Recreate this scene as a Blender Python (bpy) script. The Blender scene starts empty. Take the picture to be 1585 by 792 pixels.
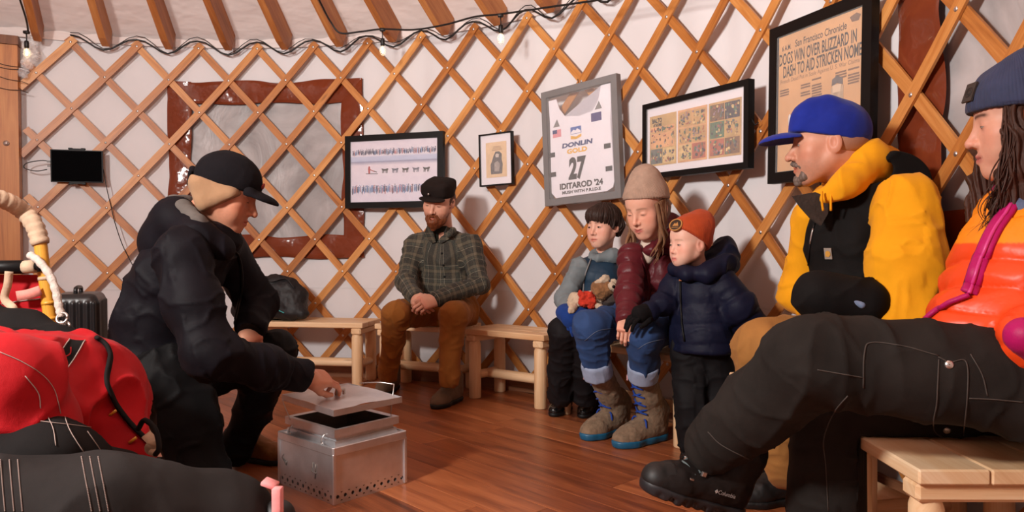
import bpy, bmesh, math, random
import numpy as np
from mathutils import Vector, Matrix

random.seed(7); np.random.seed(7)
scene = bpy.context.scene
COL = scene.collection
PI = math.pi

# ------------------------------------------------------------------ camera
FPX, PITCH, ROLL, CAMH = 1126.0, 0.0139, -0.0059, 0.84
_cp, _sp, _cr, _sr = math.cos(PITCH), math.sin(PITCH), math.cos(ROLL), math.sin(ROLL)

def cam2w(u, f, v):
    return np.array([u, f * _cp + v * _sp, -f * _sp + v * _cp])

def ray(x, y):
    a, b = (x - 792.5) / FPX, (396.0 - y) / FPX
    return cam2w(a * _cr - b * _sr, 1.0, a * _sr + b * _cr)

def P(x, y, d):
    """point seen at photo position x, y at distance d along the view axis"""
    return ray(x, y) * d + np.array([0, 0, CAMH])

def PZ(x, y, z=0.0):
    r = ray(x, y)
    return r * ((z - CAMH) / r[2]) + np.array([0, 0, CAMH])

cam_data = bpy.data.cameras.new('camera')
cam_data.sensor_width = 36.0
cam_data.lens = FPX / 1585.0 * 36.0
cam_data.clip_start = 0.02
cam = bpy.data.objects.new('camera', cam_data)
COL.objects.link(cam)
_r, _u, _f = cam2w(_cr, 0, _sr), cam2w(-_sr, 0, _cr), cam2w(0, 1, 0)
cam.matrix_world = Matrix(((_r[0], _u[0], -_f[0], 0), (_r[1], _u[1], -_f[1], 0), (_r[2], _u[2], -_f[2], CAMH), (0, 0, 0, 1)))
scene.camera = cam

# ------------------------------------------------------------------ light and exposure
scene.view_settings.view_transform = 'Standard'
scene.view_settings.look = 'None'
scene.view_settings.exposure = 0.0
scene.view_settings.gamma = 1.0
scene.view_settings.use_curve_mapping = False
world = bpy.data.worlds.new('world')
scene.world = world
world.use_nodes = True
world.node_tree.nodes['Background'].inputs[0].default_value = (0.02, 0.03, 0.06, 1)
world.node_tree.nodes['Background'].inputs[1].default_value = 0.5

def area_light(name, loc, target, size, power, color):
    l = bpy.data.lights.new(name, 'AREA'); l.shape = 'DISK'; l.size = size; l.energy = power; l.color = color
    o = bpy.data.objects.new(name, l); COL.objects.link(o)
    o.location = loc
    d = Vector(target) - Vector(loc)
    o.rotation_euler = d.to_track_quat('-Z', 'Y').to_euler()
    return o
area_light('flash_softbox', (-1.95, 0.15, 2.05), (0.2, 3.2, 0.75), 0.40, 122, (1.0, 0.945, 0.90))
area_light('bounce_flash', (-1.1, 0.9, 1.75), (-0.9, 1.6, 3.4), 0.5, 92, (1.0, 0.945, 0.90))

# ------------------------------------------------------------------ small helpers
def nrm(v):
    v = np.asarray(v, float)
    return v / (np.linalg.norm(v) + 1e-12)

def tag(o, label=None, cat=None, group=None, kind=None):
    if label: o['label'] = label
    if cat: o['category'] = cat
    if group: o['group'] = group
    if kind: o['kind'] = kind
    return o

def link(name, me, parent=None, loc=None):
    o = bpy.data.objects.new(name, me)
    COL.objects.link(o)
    if parent is not None: o.parent = parent
    if loc is not None: o.location = Vector(loc)
    return o

def empty(name, loc=(0, 0, 0), parent=None):
    o = link(name, None, parent, loc)
    o.empty_display_size = 0.1
    return o

def wloc(o):
    """world location of an unrotated chain of parents"""
    v = Vector((0, 0, 0))
    while o is not None:
        v += o.location; o = o.parent
    return np.array(v)

def np_mesh(name, V, F, uv=None, attrs=None, smooth=True, mi=None):
    V = np.asarray(V, np.float32); F = np.asarray(F, np.int32)
    me = bpy.data.meshes.new(name)
    n = F.shape[1]
    me.vertices.add(len(V)); me.vertices.foreach_set('co', V.ravel())
    me.loops.add(F.size); me.loops.foreach_set('vertex_index', F.ravel())
    me.polygons.add(len(F))
    me.polygons.foreach_set('loop_start', np.arange(0, F.size, n, dtype=np.int32))
    me.polygons.foreach_set('loop_total', np.full(len(F), n, np.int32))
    me.polygons.foreach_set('use_smooth', np.full(len(F), bool(smooth)))
    if mi is not None: me.polygons.foreach_set('material_index', np.asarray(mi, np.int32))
    me.update(calc_edges=True)
    if uv is not None:
        a = me.attributes.new('uvp', 'FLOAT_VECTOR', 'POINT')
        uv = np.asarray(uv, np.float32)
        if uv.shape[1] == 2: uv = np.c_[uv, np.zeros(len(uv), np.float32)]
        a.data.foreach_set('vector', uv.astype(np.float32).ravel())
    for k, v in (attrs or {}).items():
        v = np.asarray(v, np.float32)
        if v.ndim == 1:
            a = me.attributes.new(k, 'FLOAT', 'POINT'); a.data.foreach_set('value', v)
        else:
            a = me.attributes.new(k, 'FLOAT_COLOR', 'POINT')
            a.data.foreach_set('color', np.c_[v, np.ones(len(v), np.float32)].astype(np.float32).ravel())
    return me

def put(name, parts, mat, parent=None, smooth=True, origin=None, mats=None):
    """parts: list of (V, F[, uv]) in WORLD coordinates -> one object; coordinates made local to parent/origin"""
    Vs, Fs, Us, off, mi = [], [], [], 0, []
    hasuv = all(len(p) > 2 and p[2] is not None for p in parts)
    for i, p in enumerate(parts):
        V, F = np.asarray(p[0], float), np.asarray(p[1], int)
        if F.shape[1] == 3: F = np.c_[F, F[:, 2]]
        Vs.append(V); Fs.append(F + off); off += len(V)
        if hasuv: Us.append(np.asarray(p[2], float))
        mi.append(np.full(len(F), p[3] if len(p) > 3 else 0))
    V, F, mi = np.concatenate(Vs), np.concatenate(Fs), np.concatenate(mi)
    base = wloc(parent) if parent is not None else np.zeros(3)
    if origin is None: origin = base if parent is not None else V.mean(0)
    origin = np.asarray(origin, float)
    tri = F[:, 2] == F[:, 3]
    uv = np.concatenate(Us) if hasuv else None
    if tri.any() and not tri.all():
        me = bpy.data.meshes.new(name)
        me.from_pydata((V - origin).tolist(), [], [f[:3].tolist() if t else f.tolist() for f, t in zip(F, tri)])
        me.polygons.foreach_set('use_smooth', np.full(len(F), bool(smooth)))
        me.polygons.foreach_set('material_index', mi.astype(np.int32))
        if uv is not None:
            a = me.attributes.new('uvp', 'FLOAT_VECTOR', 'POINT')
            a.data.foreach_set('vector', np.c_[uv[:, :2], np.zeros(len(uv))].astype(np.float32).ravel())
    else:
        me = np_mesh(name, V - origin, F[:, :3] if tri.all() else F, uv=uv, smooth=smooth, mi=mi)
    for m in (mats or [mat]): me.materials.append(m)
    return link(name, me, parent, origin - base)

# ------------------------------------------------------------------ shape parts (V, F, uv)
def tube(pts, r, n=8, close=True, flat=None):
    """swept tube through pts; r scalar or list; uv = (around, along) in metres"""
    pts = np.asarray(pts, float); m = len(pts)
    r = np.full(m, r) if np.isscalar(r) else np.asarray(r, float)
    T = np.gradient(pts, axis=0) if m > 2 else np.repeat([pts[1] - pts[0]], 2, 0)
    T /= np.linalg.norm(T, axis=1)[:, None] + 1e-12
    up = np.array([0, 0, 1.0]) if abs(T[0][2]) < .9 else np.array([1.0, 0, 0])
    N = nrm(np.cross(T[0], up)); V = []; U = []
    L = np.r_[0, np.cumsum(np.linalg.norm(np.diff(pts, axis=0), axis=1))]
    a = np.arange(n) * 2 * PI / n
    for i in range(m):
        N = nrm(N - T[i] * N.dot(T[i])); B = np.cross(T[i], N)
        V.append(pts[i] + r[i] * (np.cos(a)[:, None] * N + np.sin(a)[:, None] * B * (flat or 1)))
        U.append(np.c_[a * r[i], np.full(n, L[i])])
    V = np.concatenate(V); U = np.concatenate(U); F = []
    for i in range(m - 1):
        for j in range(n):
            k = (j + 1) % n
            F.append((i * n + j, i * n + k, (i + 1) * n + k, (i + 1) * n + j))
    if close:
        c0, c1 = len(V), len(V) + 1
        V = np.r_[V, [pts[0], pts[-1]]]; U = np.r_[U, [[0, 0], [0, L[-1]]]]
        for j in range(n):
            k = (j + 1) % n
            F.append((c0, k, j, j)); F.append((c1, (m - 1) * n + j, (m - 1) * n + k, (m - 1) * n + k))
    return V, np.array(F), U

def spline(pts, n=12):
    """Catmull-Rom through pts"""
    p = np.asarray(pts, float); p = np.r_[[2 * p[0] - p[1]], p, [2 * p[-1] - p[-2]]]
    out = []
    for i in range(1, len(p) - 2):
        t = np.linspace(0, 1, n, endpoint=False)[:, None]
        a, b, c, d = p[i - 1], p[i], p[i + 1], p[i + 2]
        out.append(.5 * (2 * b + (c - a) * t + (2 * a - 5 * b + 4 * c - d) * t * t + (3 * b - a - 3 * c + d) * t ** 3))
    return np.r_[np.concatenate(out), [p[-2]]]

def box(c, half, M=None, bev=0.0):
    """bevelled box; M 3x3 columns = axes"""
    h = np.asarray(half, float); M = np.eye(3) if M is None else np.asarray(M, float)
    if bev <= 0:
        s = np.array([(x, y, z) for z in (-1, 1) for y in (-1, 1) for x in (-1, 1)], float) * h
        F = [(0, 2, 3, 1), (4, 5, 7, 6), (0, 1, 5, 4), (2, 6, 7, 3), (0, 4, 6, 2), (1, 3, 7, 5)]
        return s @ M.T + c, np.array(F), s[:, [0, 1]]
    V = []; F = []
    idx = {}
    for sx in (-1, 1):
        for sy in (-1, 1):
            for sz in (-1, 1):
                s = np.array([sx, sy, sz])
                for ax in range(3):
                    q = s * (h - bev); q = q.astype(float); q[ax] = s[ax] * h[ax]
                    idx[(sx, sy, sz, ax)] = len(V); V.append(q)
    def q(*k): F.append(tuple(idx[i] for i in k))
    for ax in range(3):
        b, c2 = [(1, 2), (2, 0), (0, 1)][ax]
        for s in (-1, 1):
            def K(x, y, z_ax):
                d = [0, 0, 0]; d[ax] = s; d[b] = x; d[c2] = y
                return (*d, z_ax)
            l = [K(-1, -1, ax), K(1, -1, ax), K(1, 1, ax), K(-1, 1, ax)]
            q(*(l if s > 0 else l[::-1]))
    for ax in range(3):
        b, c2 = [(1, 2), (2, 0), (0, 1)][ax]
        for x in (-1, 1):
            for y in (-1, 1):
                def K(z, f):
                    d = [0, 0, 0]; d[ax] = z; d[b] = x; d[c2] = y
                    return (*d, f)
                l = [K(-1, b), K(1, b), K(1, c2), K(-1, c2)]
                q(*(l[::-1] if x * y > 0 else l))
    for sx in (-1, 1):
        for sy in (-1, 1):
            for sz in (-1, 1):
                l = [idx[(sx, sy, sz, a)] for a in range(3)]
                if sx * sy * sz < 0: l = l[::-1]
                F.append((l[0], l[1], l[2], l[2]))
    V = np.array(V)
    # long axis along v
    ax = int(np.argmax(h)); o = [i for i in range(3) if i != ax]
    uv = np.c_[V[:, o[0]] + V[:, o[1]], V[:, ax]]
    return V @ M.T + c, np.array(F), uv

def frame3(f, up=(0, 0, 1)):
    """axes x right, y forward, z up as matrix columns from a forward vector"""
    y = nrm(f); x = nrm(np.cross(y, up)); z = np.cross(x, y)
    return np.stack([x, y, z], 1)

def grid(fn, nu, nv):
    """surface fn(u, v) on [0,1]^2 (vectorised) -> V, F"""
    u, v = np.meshgrid(np.linspace(0, 1, nu), np.linspace(0, 1, nv), indexing='ij')
    V = fn(u.ravel(), v.ravel())
    i = np.arange(nu * nv).reshape(nu, nv)
    F = np.stack([i[:-1, :-1], i[1:, :-1], i[1:, 1:], i[:-1, 1:]], -1).reshape(-1, 4)
    return V, F, np.c_[u.ravel(), v.ravel()]

def lathe(prof, n=20, M=None, c=(0, 0, 0)):
    """prof list of (r, z)"""
    M = np.eye(3) if M is None else M
    V = []; F = []; U = []; m = len(prof); L = 0
    for i, (r, z) in enumerate(prof):
        if i: L += math.hypot(r - prof[i - 1][0], z - prof[i - 1][1])
        for j in range(n):
            a = 2 * PI * j / n
            V.append((r * math.cos(a), r * math.sin(a), z)); U.append((a * .05, L))
    for i in range(m - 1):
        for j in range(n):
            k = (j + 1) % n
            F.append((i * n + j, i * n + k, (i + 1) * n + k, (i + 1) * n + j))
    return np.array(V) @ np.asarray(M).T + np.asarray(c), np.array(F), np.array(U)

def prism(poly, thick, M, c):
    """extruded polygon: poly in local xz plane, thickness along local y (towards -y)"""
    n = len(poly)
    A = np.array([(p[0], 0, p[1]) for p in poly]); B = A - [0, thick, 0]
    V = np.r_[A, B]
    ca, cb = A.mean(0), B.mean(0)
    V = np.r_[V, [ca, cb]]
    F = []
    for i in range(n):
        k = (i + 1) % n
        F.append((i, k, n + k, n + i)); F.append((2 * n, k, i, i)); F.append((2 * n + 1, n + i, n + k, n + k))
    return V @ np.asarray(M).T + np.asarray(c), np.array(F), np.c_[V[:, 0], V[:, 2]]

# ------------------------------------------------------------------ numpy noise
def _hash(ix, iy, iz):
    n = (ix.astype(np.int64) * 374761393 + iy.astype(np.int64) * 668265263 + iz.astype(np.int64) * 2147483647) & 0xffffffff
    n = ((n ^ (n >> 13)) * 1274126177) & 0xffffffff
    return ((n ^ (n >> 16)) & 0xffff) / 32767.5 - 1.0

def noise3(p):
    i = np.floor(p).astype(np.int64); f = p - i; f = f * f * (3 - 2 * f)
    r = 0
    for dx in (0, 1):
        for dy in (0, 1):
            for dz in (0, 1):
                w = (f[:, 0] if dx else 1 - f[:, 0]) * (f[:, 1] if dy else 1 - f[:, 1]) * (f[:, 2] if dz else 1 - f[:, 2])
                r = r + w * _hash(i[:, 0] + dx, i[:, 1] + dy, i[:, 2] + dz)
    return r

def fbm(p, o=3):
    r = 0; a = 1.0
    for k in range(o):
        r = r + a * noise3(p * 2 ** k + 17.3 * k); a *= .5
    return r

def normals(V, F):
    n = np.cross(V[F[:, 2]] - V[F[:, 0]], V[F[:, -1]] - V[F[:, 1]])
    N = np.zeros_like(V)
    for k in range(F.shape[1]): np.add.at(N, F[:, k], n)
    return N / (np.linalg.norm(N, axis=1)[:, None] + 1e-12)

def relax(V, F, it=1, w=.5):
    for _ in range(it):
        S = np.zeros_like(V); C = np.zeros(len(V))
        m = F.shape[1]
        for k in range(m):
            a, b = F[:, k], F[:, (k + 1) % m]
            np.add.at(S, a, V[b]); np.add.at(C, a, 1); np.add.at(S, b, V[a]); np.add.at(C, b, 1)
        V = V * (1 - w) + w * S / np.maximum(C, 1)[:, None]
    return V

# ------------------------------------------------------------------ solid field: soft unions of limbs, meshed by surface nets
class Solid:
    def __init__(s, h): s.h = h; s.ops = []; s.chains = []
    def _add(s, f, lo, hi, k, op): s.ops.append((f, np.asarray(lo, float), np.asarray(hi, float), k, op)); return s
    def cone(s, a, b, ra, rb, k=.02, w=None, fs=1.0, op='+'):
        a, b = np.asarray(a, float), np.asarray(b, float); ab = b - a; L2 = max(ab.dot(ab), 1e-12)
        W = None if w is None else nrm(w)
        def f(p):
            q = p - a; t = np.clip(q @ ab / L2, 0, 1)[:, None]
            q = q - t * ab
            if W is not None: q = q + W * ((q @ W) * (1 / fs - 1))[:, None]
            return (np.linalg.norm(q, axis=1) - (ra + t[:, 0] * (rb - ra))) * min(fs, 1)
        R = max(ra, rb) * max(fs, 1)
        return s._add(f, np.minimum(a, b) - R, np.maximum(a, b) + R, k, op)
    def chain(s, pts, rs, k=.02, w=None, fs=1.0, tagid=None):
        pts = [np.asarray(p, float) for p in pts]
        for i in range(len(pts) - 1):
            s.cone(pts[i], pts[i + 1], rs[i], rs[i + 1], k, w, fs)
        s.chains.append((pts, rs, tagid))
        return s
    def ball(s, c, r, k=.02, op='+'): return s.ell(c, (r, r, r), None, k, op)
    def ell(s, c, r, M=None, k=.02, op='+'):
        c = np.asarray(c, float); r = np.asarray(r, float); M = np.eye(3) if M is None else M
        def f(p):
            q = (p - c) @ M
            k0 = np.linalg.norm(q / r, axis=1); k1 = np.linalg.norm(q / (r * r), axis=1)
            return k0 * (k0 - 1) / (k1 + 1e-9)
        e = np.abs(M) @ r
        return s._add(f, c - e, c + e, k, op)
    def rbox(s, c, half, M=None, rad=.01, k=.005, op='+'):
        c = np.asarray(c, float); half = np.asarray(half, float); M = np.eye(3) if M is None else M
        def f(p):
            q = np.abs((p - c) @ M) - (half - rad)
            return np.linalg.norm(np.maximum(q, 0), axis=1) + np.minimum(q.max(1), 0) - rad
        e = np.abs(M) @ half
        return s._add(f, c - e, c + e, k, op)
    def plane(s, c, n, k=.004):
        """keep the side the normal points away from"""
        c = np.asarray(c, float); n = nrm(n)
        def f(p): return -((p - c) @ n)
        return s._add(f, np.full(3, -1e9), np.full(3, 1e9), k, '-')
    def build(s, smooth=1):
        h = s.h
        pos = [o for o in s.ops if o[4] == '+']
        lo = np.min([o[1] for o in pos], 0) - 3 * h; hi = np.max([o[2] for o in pos], 0) + 3 * h
        n = np.ceil((hi - lo) / h).astype(int) + 1
        D = np.full(n, 1.0)
        ax = [lo[i] + h * np.arange(n[i]) for i in range(3)]
        for f, a, b, k, op in s.ops:
            m = k + 2.5 * h
            i0 = np.clip(np.floor((np.maximum(a, -1e6) - m - lo) / h).astype(int), 0, n); i1 = np.clip(np.ceil((np.minimum(b, 1e6) + m - lo) / h).astype(int) + 1, 0, n)
            if (i1 <= i0).any(): continue
            sl = tuple(slice(i0[j], i1[j]) for j in range(3))
            X, Y, Z = np.meshgrid(ax[0][sl[0]], ax[1][sl[1]], ax[2][sl[2]], indexing='ij')
            d = f(np.stack([X.ravel(), Y.ravel(), Z.ravel()], 1)).reshape(X.shape)
            A = D[sl]
            if op == '+':
                g = np.maximum(k - np.abs(A - d), 0) / max(k, 1e-9)
                D[sl] = np.minimum(A, d) - g * g * k * .25
            elif op == '-':
                g = np.maximum(k - np.abs(A + d), 0) / max(k, 1e-9)
                D[sl] = np.maximum(A, -d) + g * g * k * .25
        V, F = nets(D, lo, h)
        if smooth: V = relax(V, F, smooth, .5)
        return V, F
    def uv(s, V, ref=(0, 0, 1)):
        """for each vertex: around (m), along (m), chain tag — taken from the nearest chain"""
        best = np.full(len(V), 1e9); out = np.zeros((len(V), 3))
        for pts, rs, tg in s.chains:
            L = 0
            for i in range(len(pts) - 1):
                a, b = pts[i], pts[i + 1]; ab = b - a; l = np.linalg.norm(ab); t0 = ab / l
                tt = ((V - a) @ t0); t = np.clip(tt / l, 0, 1)
                q = V - a - t[:, None] * ab
                d = np.linalg.norm(q, axis=1) - (rs[i] + t * (rs[i + 1] - rs[i]))
                rf = np.asarray(ref, float)
                if abs(rf @ t0) > .8: rf = np.array([0.05, 1.0, 0])
                e1 = nrm(rf - t0 * (rf @ t0)); e2 = np.cross(t0, e1)
                ang = np.arctan2(q @ e2, q @ e1)
                m = d < best
                best[m] = d[m]
                rr = .5 * (rs[i] + rs[i + 1])
                ends = tt.copy()
                if i > 0: ends = np.maximum(ends, 0)
                if i < len(pts) - 2: ends = np.minimum(ends, l)
                out[m] = np.c_[ang * rr, L + ends, np.full(len(V), float(tg or 0))][m]
                L += l
        return out

def nets(D, o, h):
    S = D < 0
    c = np.zeros(np.array(D.shape) - 1, np.int8)
    for dx in (0, 1):
        for dy in (0, 1):
            for dz in (0, 1):
                c += S[dx:D.shape[0] - 1 + dx, dy:D.shape[1] - 1 + dy, dz:D.shape[2] - 1 + dz]
    act = (c > 0) & (c < 8)
    idx = np.full(act.shape, -1, np.int64); ci = np.argwhere(act); n = len(ci)
    idx[act] = np.arange(n)
    acc = np.zeros((n, 3)); cnt = np.zeros(n)
    cor = [(x, y, z) for x in (0, 1) for y in (0, 1) for z in (0, 1)]
    for a in cor:
        for ax in range(3):
            if a[ax]: continue
            b = list(a); b[ax] = 1
            da = D[ci[:, 0] + a[0], ci[:, 1] + a[1], ci[:, 2] + a[2]]; db = D[ci[:, 0] + b[0], ci[:, 1] + b[1], ci[:, 2] + b[2]]
            m = (da < 0) != (db < 0)
            t = da[m] / (da[m] - db[m])
            p = np.tile(np.array(a, float), (m.sum(), 1)); p[:, ax] += t
            acc[m] += p; cnt[m] += 1
    V = o + h * (ci + acc / np.maximum(cnt, 1)[:, None])
    F = []
    for ax in range(3):
        u, v = [(1, 2), (2, 0), (0, 1)][ax]
        s0 = [slice(None)] * 3; s1 = [slice(None)] * 3
        s0[ax] = slice(0, -1); s1[ax] = slice(1, None)
        A, B = S[tuple(s0)], S[tuple(s1)]
        e = np.argwhere(A != B)
        ok = (e[:, u] > 0) & (e[:, v] > 0) & (e[:, u] < D.shape[u] - 1) & (e[:, v] < D.shape[v] - 1)
        e = e[ok]
        inside = A[e[:, 0], e[:, 1], e[:, 2]]
        def cell(du, dv):
            q = e.copy(); q[:, u] += du; q[:, v] += dv
            return idx[q[:, 0], q[:, 1], q[:, 2]]
        q = np.stack([cell(-1, -1), cell(0, -1), cell(0, 0), cell(-1, 0)], 1)
        q[~inside] = q[~inside][:, ::-1]
        F.append(q)
    F = np.concatenate(F)
    return V, F[(F >= 0).all(1)]
# ------------------------------------------------------------------ materials
def _nt(name):
    m = bpy.data.materials.new(name); m.use_nodes = True
    t = m.node_tree; b = t.nodes['Principled BSDF']
    return m, t, b

def N(t, kind, **kw):
    n = t.nodes.new('ShaderNode' + kind)
    for k, v in kw.items(): setattr(n, k, v)
    return n

def coord(t, kind='Object'):
    if kind == 'uvp':
        a = N(t, 'Attribute'); a.attribute_name = 'uvp'; return a.outputs['Vector']
    return N(t, 'TexCoord').outputs[kind]

def c4(c): return (c[0], c[1], c[2], 1)

def srgb(r, g, b):
    f = lambda v: (v / 255 / 12.92) if v / 255 <= .04045 else ((v / 255 + .055) / 1.055) ** 2.4
    return (f(r), f(g), f(b))

def ramp(t, fac, stops, interp='LINEAR'):
    r = N(t, 'ValToRGB'); r.color_ramp.interpolation = interp
    e = r.color_ramp.elements
    while len(e) < len(stops): e.new(.5)
    for i, (p, c) in enumerate(stops): e[i].position = p; e[i].color = c4(c)
    t.links.new(fac, r.inputs[0])
    return r.outputs[0]

def tex(t, co, scale=10.0, detail=3.0, vec=None, rough=.55, dist=0.0):
    if vec is not None:
        mp = N(t, 'Mapping'); mp.inputs['Scale'].default_value = vec; t.links.new(co, mp.inputs[0]); co = mp.outputs[0]
    n = N(t, 'TexNoise'); n.inputs['Scale'].default_value = scale; n.inputs['Detail'].default_value = detail
    n.inputs['Roughness'].default_value = rough; n.inputs['Distortion'].default_value = dist
    t.links.new(co, n.inputs['Vector'])
    return n.outputs['Fac']

def math_(t, op, a, b=None, c=None):
    n = N(t, 'Math', operation=op)
    for i, v in enumerate((a, b, c)):
        if v is None: continue
        if isinstance(v, (int, float)): n.inputs[i].default_value = v
        else: t.links.new(v, n.inputs[i])
    return n.outputs[0]

def mixc(t, fac, a, b, mode='MIX'):
    n = N(t, 'Mix', data_type='RGBA', blend_type=mode)
    for i, v in ((0, fac), (6, a), (7, b)):
        if isinstance(v, (int, float)): n.inputs[i].default_value = v
        elif isinstance(v, tuple): n.inputs[i].default_value = c4(v)
        else: t.links.new(v, n.inputs[i])
    return n.outputs[2]

def bump(t, b, height, strength=.3, dist=.01):
    n = N(t, 'Bump'); n.inputs['Strength'].default_value = strength; n.inputs['Distance'].default_value = dist
    t.links.new(height, n.inputs['Height'])
    prev = b.inputs['Normal'].links
    if prev: t.links.new(prev[0].from_socket, n.inputs['Normal'])
    t.links.new(n.outputs[0], b.inputs['Normal'])

def mat(name, col, rough=.7, var=.12, scale=8.0, bstr=.0, bscale=60.0, bdist=.004, metal=0.0, co='Object', vec=None, sheen=0.0, spec=.5, fine=0.0, rvar=0.0, coat=0.0, transl=0.0):
    """plain procedural surface: colour with soft mottling, optional relief"""
    m, t, b = _nt(name)
    c = coord(t, co)
    f = tex(t, c, scale, 4, vec)
    lo = tuple(max(0, x * (1 - var)) for x in col); hi = tuple(min(1, x * (1 + var)) for x in col)
    t.links.new(ramp(t, f, [(.3, lo), (.7, hi)]), b.inputs['Base Color'])
    b.inputs['Roughness'].default_value = rough; b.inputs['Metallic'].default_value = metal
    b.inputs['Specular IOR Level'].default_value = spec
    b.inputs['Coat Weight'].default_value = coat
    if sheen: b.inputs['Sheen Weight'].default_value = sheen
    if rvar:
        rr = N(t, 'MapRange'); rr.inputs[3].default_value = rough - rvar; rr.inputs[4].default_value = rough + rvar
        t.links.new(tex(t, c, scale * 2.3, 4), rr.inputs[0]); t.links.new(rr.outputs[0], b.inputs['Roughness'])
    if bstr: bump(t, b, tex(t, c, bscale, 3, vec), bstr, bdist)
    if fine: bump(t, b, tex(t, c, 900.0, 1), fine, .001)
    return m

def wood(name, stops, along=2.2, across=26.0, rough=.45, rnd=.25, bstr=.15, knots=True, spec=.5):
    """grain runs along the v of 'uvp'; every object gets its own shift and tone"""
    m, t, b = _nt(name)
    uv = coord(t, 'uvp')
    oi = N(t, 'ObjectInfo')
    sh = N(t, 'VectorMath', operation='SCALE'); sh.inputs[0].default_value = (31.0, 57.0, 13.0); t.links.new(oi.outputs['Random'], sh.inputs['Scale'])
    ad = N(t, 'VectorMath', operation='ADD'); t.links.new(uv, ad.inputs[0]); t.links.new(sh.outputs[0], ad.inputs[1])
    co = ad.outputs[0]
    g = tex(t, co, 1.0, 5, (across, along, 1), .6, .6)
    fine = tex(t, co, 1.0, 2, (across * 9, along * 3, 1), .6)
    f = math_(t, 'ADD', math_(t, 'MULTIPLY', g, .75), math_(t, 'MULTIPLY', fine, .25))
    f = math_(t, 'ADD', f, math_(t, 'MULTIPLY', math_(t, 'SUBTRACT', oi.outputs['Random'], .5), rnd))
    colr = ramp(t, f, stops)
    if knots:
        v = N(t, 'TexVoronoi'); v.inputs['Scale'].default_value = 1.0
        mp = N(t, 'Mapping'); mp.inputs['Scale'].default_value = (11, 2.3, 1); t.links.new(co, mp.inputs[0]); t.links.new(mp.outputs[0], v.inputs['Vector'])
        k = ramp(t, v.outputs['Distance'], [(.03, (1, 1, 1)), (.11, (0, 0, 0))])
        colr = mixc(t, math_(t, 'MULTIPLY', k, .55), colr, tuple(x * .35 for x in stops[0][1]))
    t.links.new(colr, b.inputs['Base Color'])
    b.inputs['Roughness'].default_value = rough; b.inputs['Specular IOR Level'].default_value = spec
    bump(t, b, f, bstr, .003)
    return m

M = {}
M['lattice'] = wood('fir_slat', [(.25, srgb(148, 84, 36)), (.5, srgb(190, 122, 60)), (.75, srgb(218, 156, 90))], rough=.42, rnd=.3)
M['rafter'] = wood('fir_rafter', [(.25, srgb(142, 80, 38)), (.5, srgb(178, 110, 58)), (.75, srgb(204, 140, 82))], rough=.5, rnd=.2)
M['pine'] = wood('peeled_pine', [(.25, srgb(214, 164, 116)), (.5, srgb(232, 194, 150)), (.75, srgb(244, 216, 180))], along=1.6, across=22, rough=.5, rnd=.12)
M['plank'] = wood('laminate_plank', [(.24, srgb(74, 36, 20)), (.42, srgb(128, 68, 38)), (.56, srgb(158, 90, 52)), (.76, srgb(186, 116, 72))], along=1.3, across=15, rough=.33, rnd=.14, bstr=.1, knots=False)
M['door_wood'] = wood('door_board', [(.25, srgb(140, 78, 32)), (.5, srgb(184, 116, 56)), (.75, srgb(206, 144, 78))], along=1.2, across=14, rough=.5, rnd=.1)
M['base_wood'] = wood('dark_baseboard', [(.25, srgb(96, 56, 34)), (.75, srgb(140, 90, 58))], rough=.6, rnd=.1, knots=False)
M['liner'] = mat('white_liner', srgb(222, 219, 221), .62, .025, 2.0, bstr=.12, bscale=5, bdist=.03, spec=.3)
M['roof_cloth'] = mat('roof_canvas', srgb(232, 220, 216), .7, .03, 2.0, bstr=.5, bscale=3.2, bdist=.05, vec=(1, 1, 2.5), spec=.25)
M['vinyl_brown'] = mat('brown_vinyl', srgb(118, 54, 32), .16, .12, 5.0, bstr=.55, bscale=6, bdist=.03, coat=.4)
M['bolt'] = mat('zinc_bolt', (.7, .68, .66), .3, .05, metal=.9)
M['black'] = mat('black_paint', srgb(12, 10, 10), .5, .1, spec=.25)
M['black_plastic'] = mat('black_plastic', srgb(14, 14, 15), .45, .1, spec=.2)
M['wire'] = mat('black_wire', srgb(16, 15, 15), .5, .1)
M['steel'] = mat('steel', (.62, .6, .58), .3, .1, metal=.95)
M['grey_frame'] = mat('grey_frame_paint', srgb(126, 124, 124), .45, .06, spec=.4)
M['paper_white'] = mat('white_mat_board', srgb(232, 226, 232), .6, .02)
M['news'] = mat('yellowed_newsprint', srgb(206, 156, 104), .7, .12, 9.0)
M['ink'] = mat('black_ink', srgb(28, 22, 20), .7, .1)

def clear_vinyl():
    m, t, b = _nt('hazy_clear_vinyl')
    c = coord(t)
    f = tex(t, c, 2.5, 4, dist=1.5)
    t.links.new(ramp(t, f, [(.3, srgb(150, 146, 146)), (.7, srgb(196, 190, 190))]), b.inputs['Base Color'])
    b.inputs['Roughness'].default_value = .42
    b.inputs['Alpha'].default_value = .93
    b.inputs['Coat Weight'].default_value = .3; b.inputs['Coat Roughness'].default_value = .1
    bump(t, b, tex(t, c, 4.0, 3, (1, 1, .6), dist=2.0), .25, .03)
    return m
M['vinyl_clear'] = clear_vinyl()

def glass(name='picture_glass', tint=(1, 1, 1), alpha=.08, rough=.03):
    m, t, b = _nt(name)
    b.inputs['Base Color'].default_value = c4(tint); b.inputs['Alpha'].default_value = alpha
    b.inputs['Roughness'].default_value = rough; b.inputs['Specular IOR Level'].default_value = .5
    n = tex(t, coord(t), 3.0, 2); bump(t, b, n, .01, .001)
    return m
M['glass'] = glass()
M['bulb_glass'] = glass('bulb_glass', (1, .97, .9), .18, .05)

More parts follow.
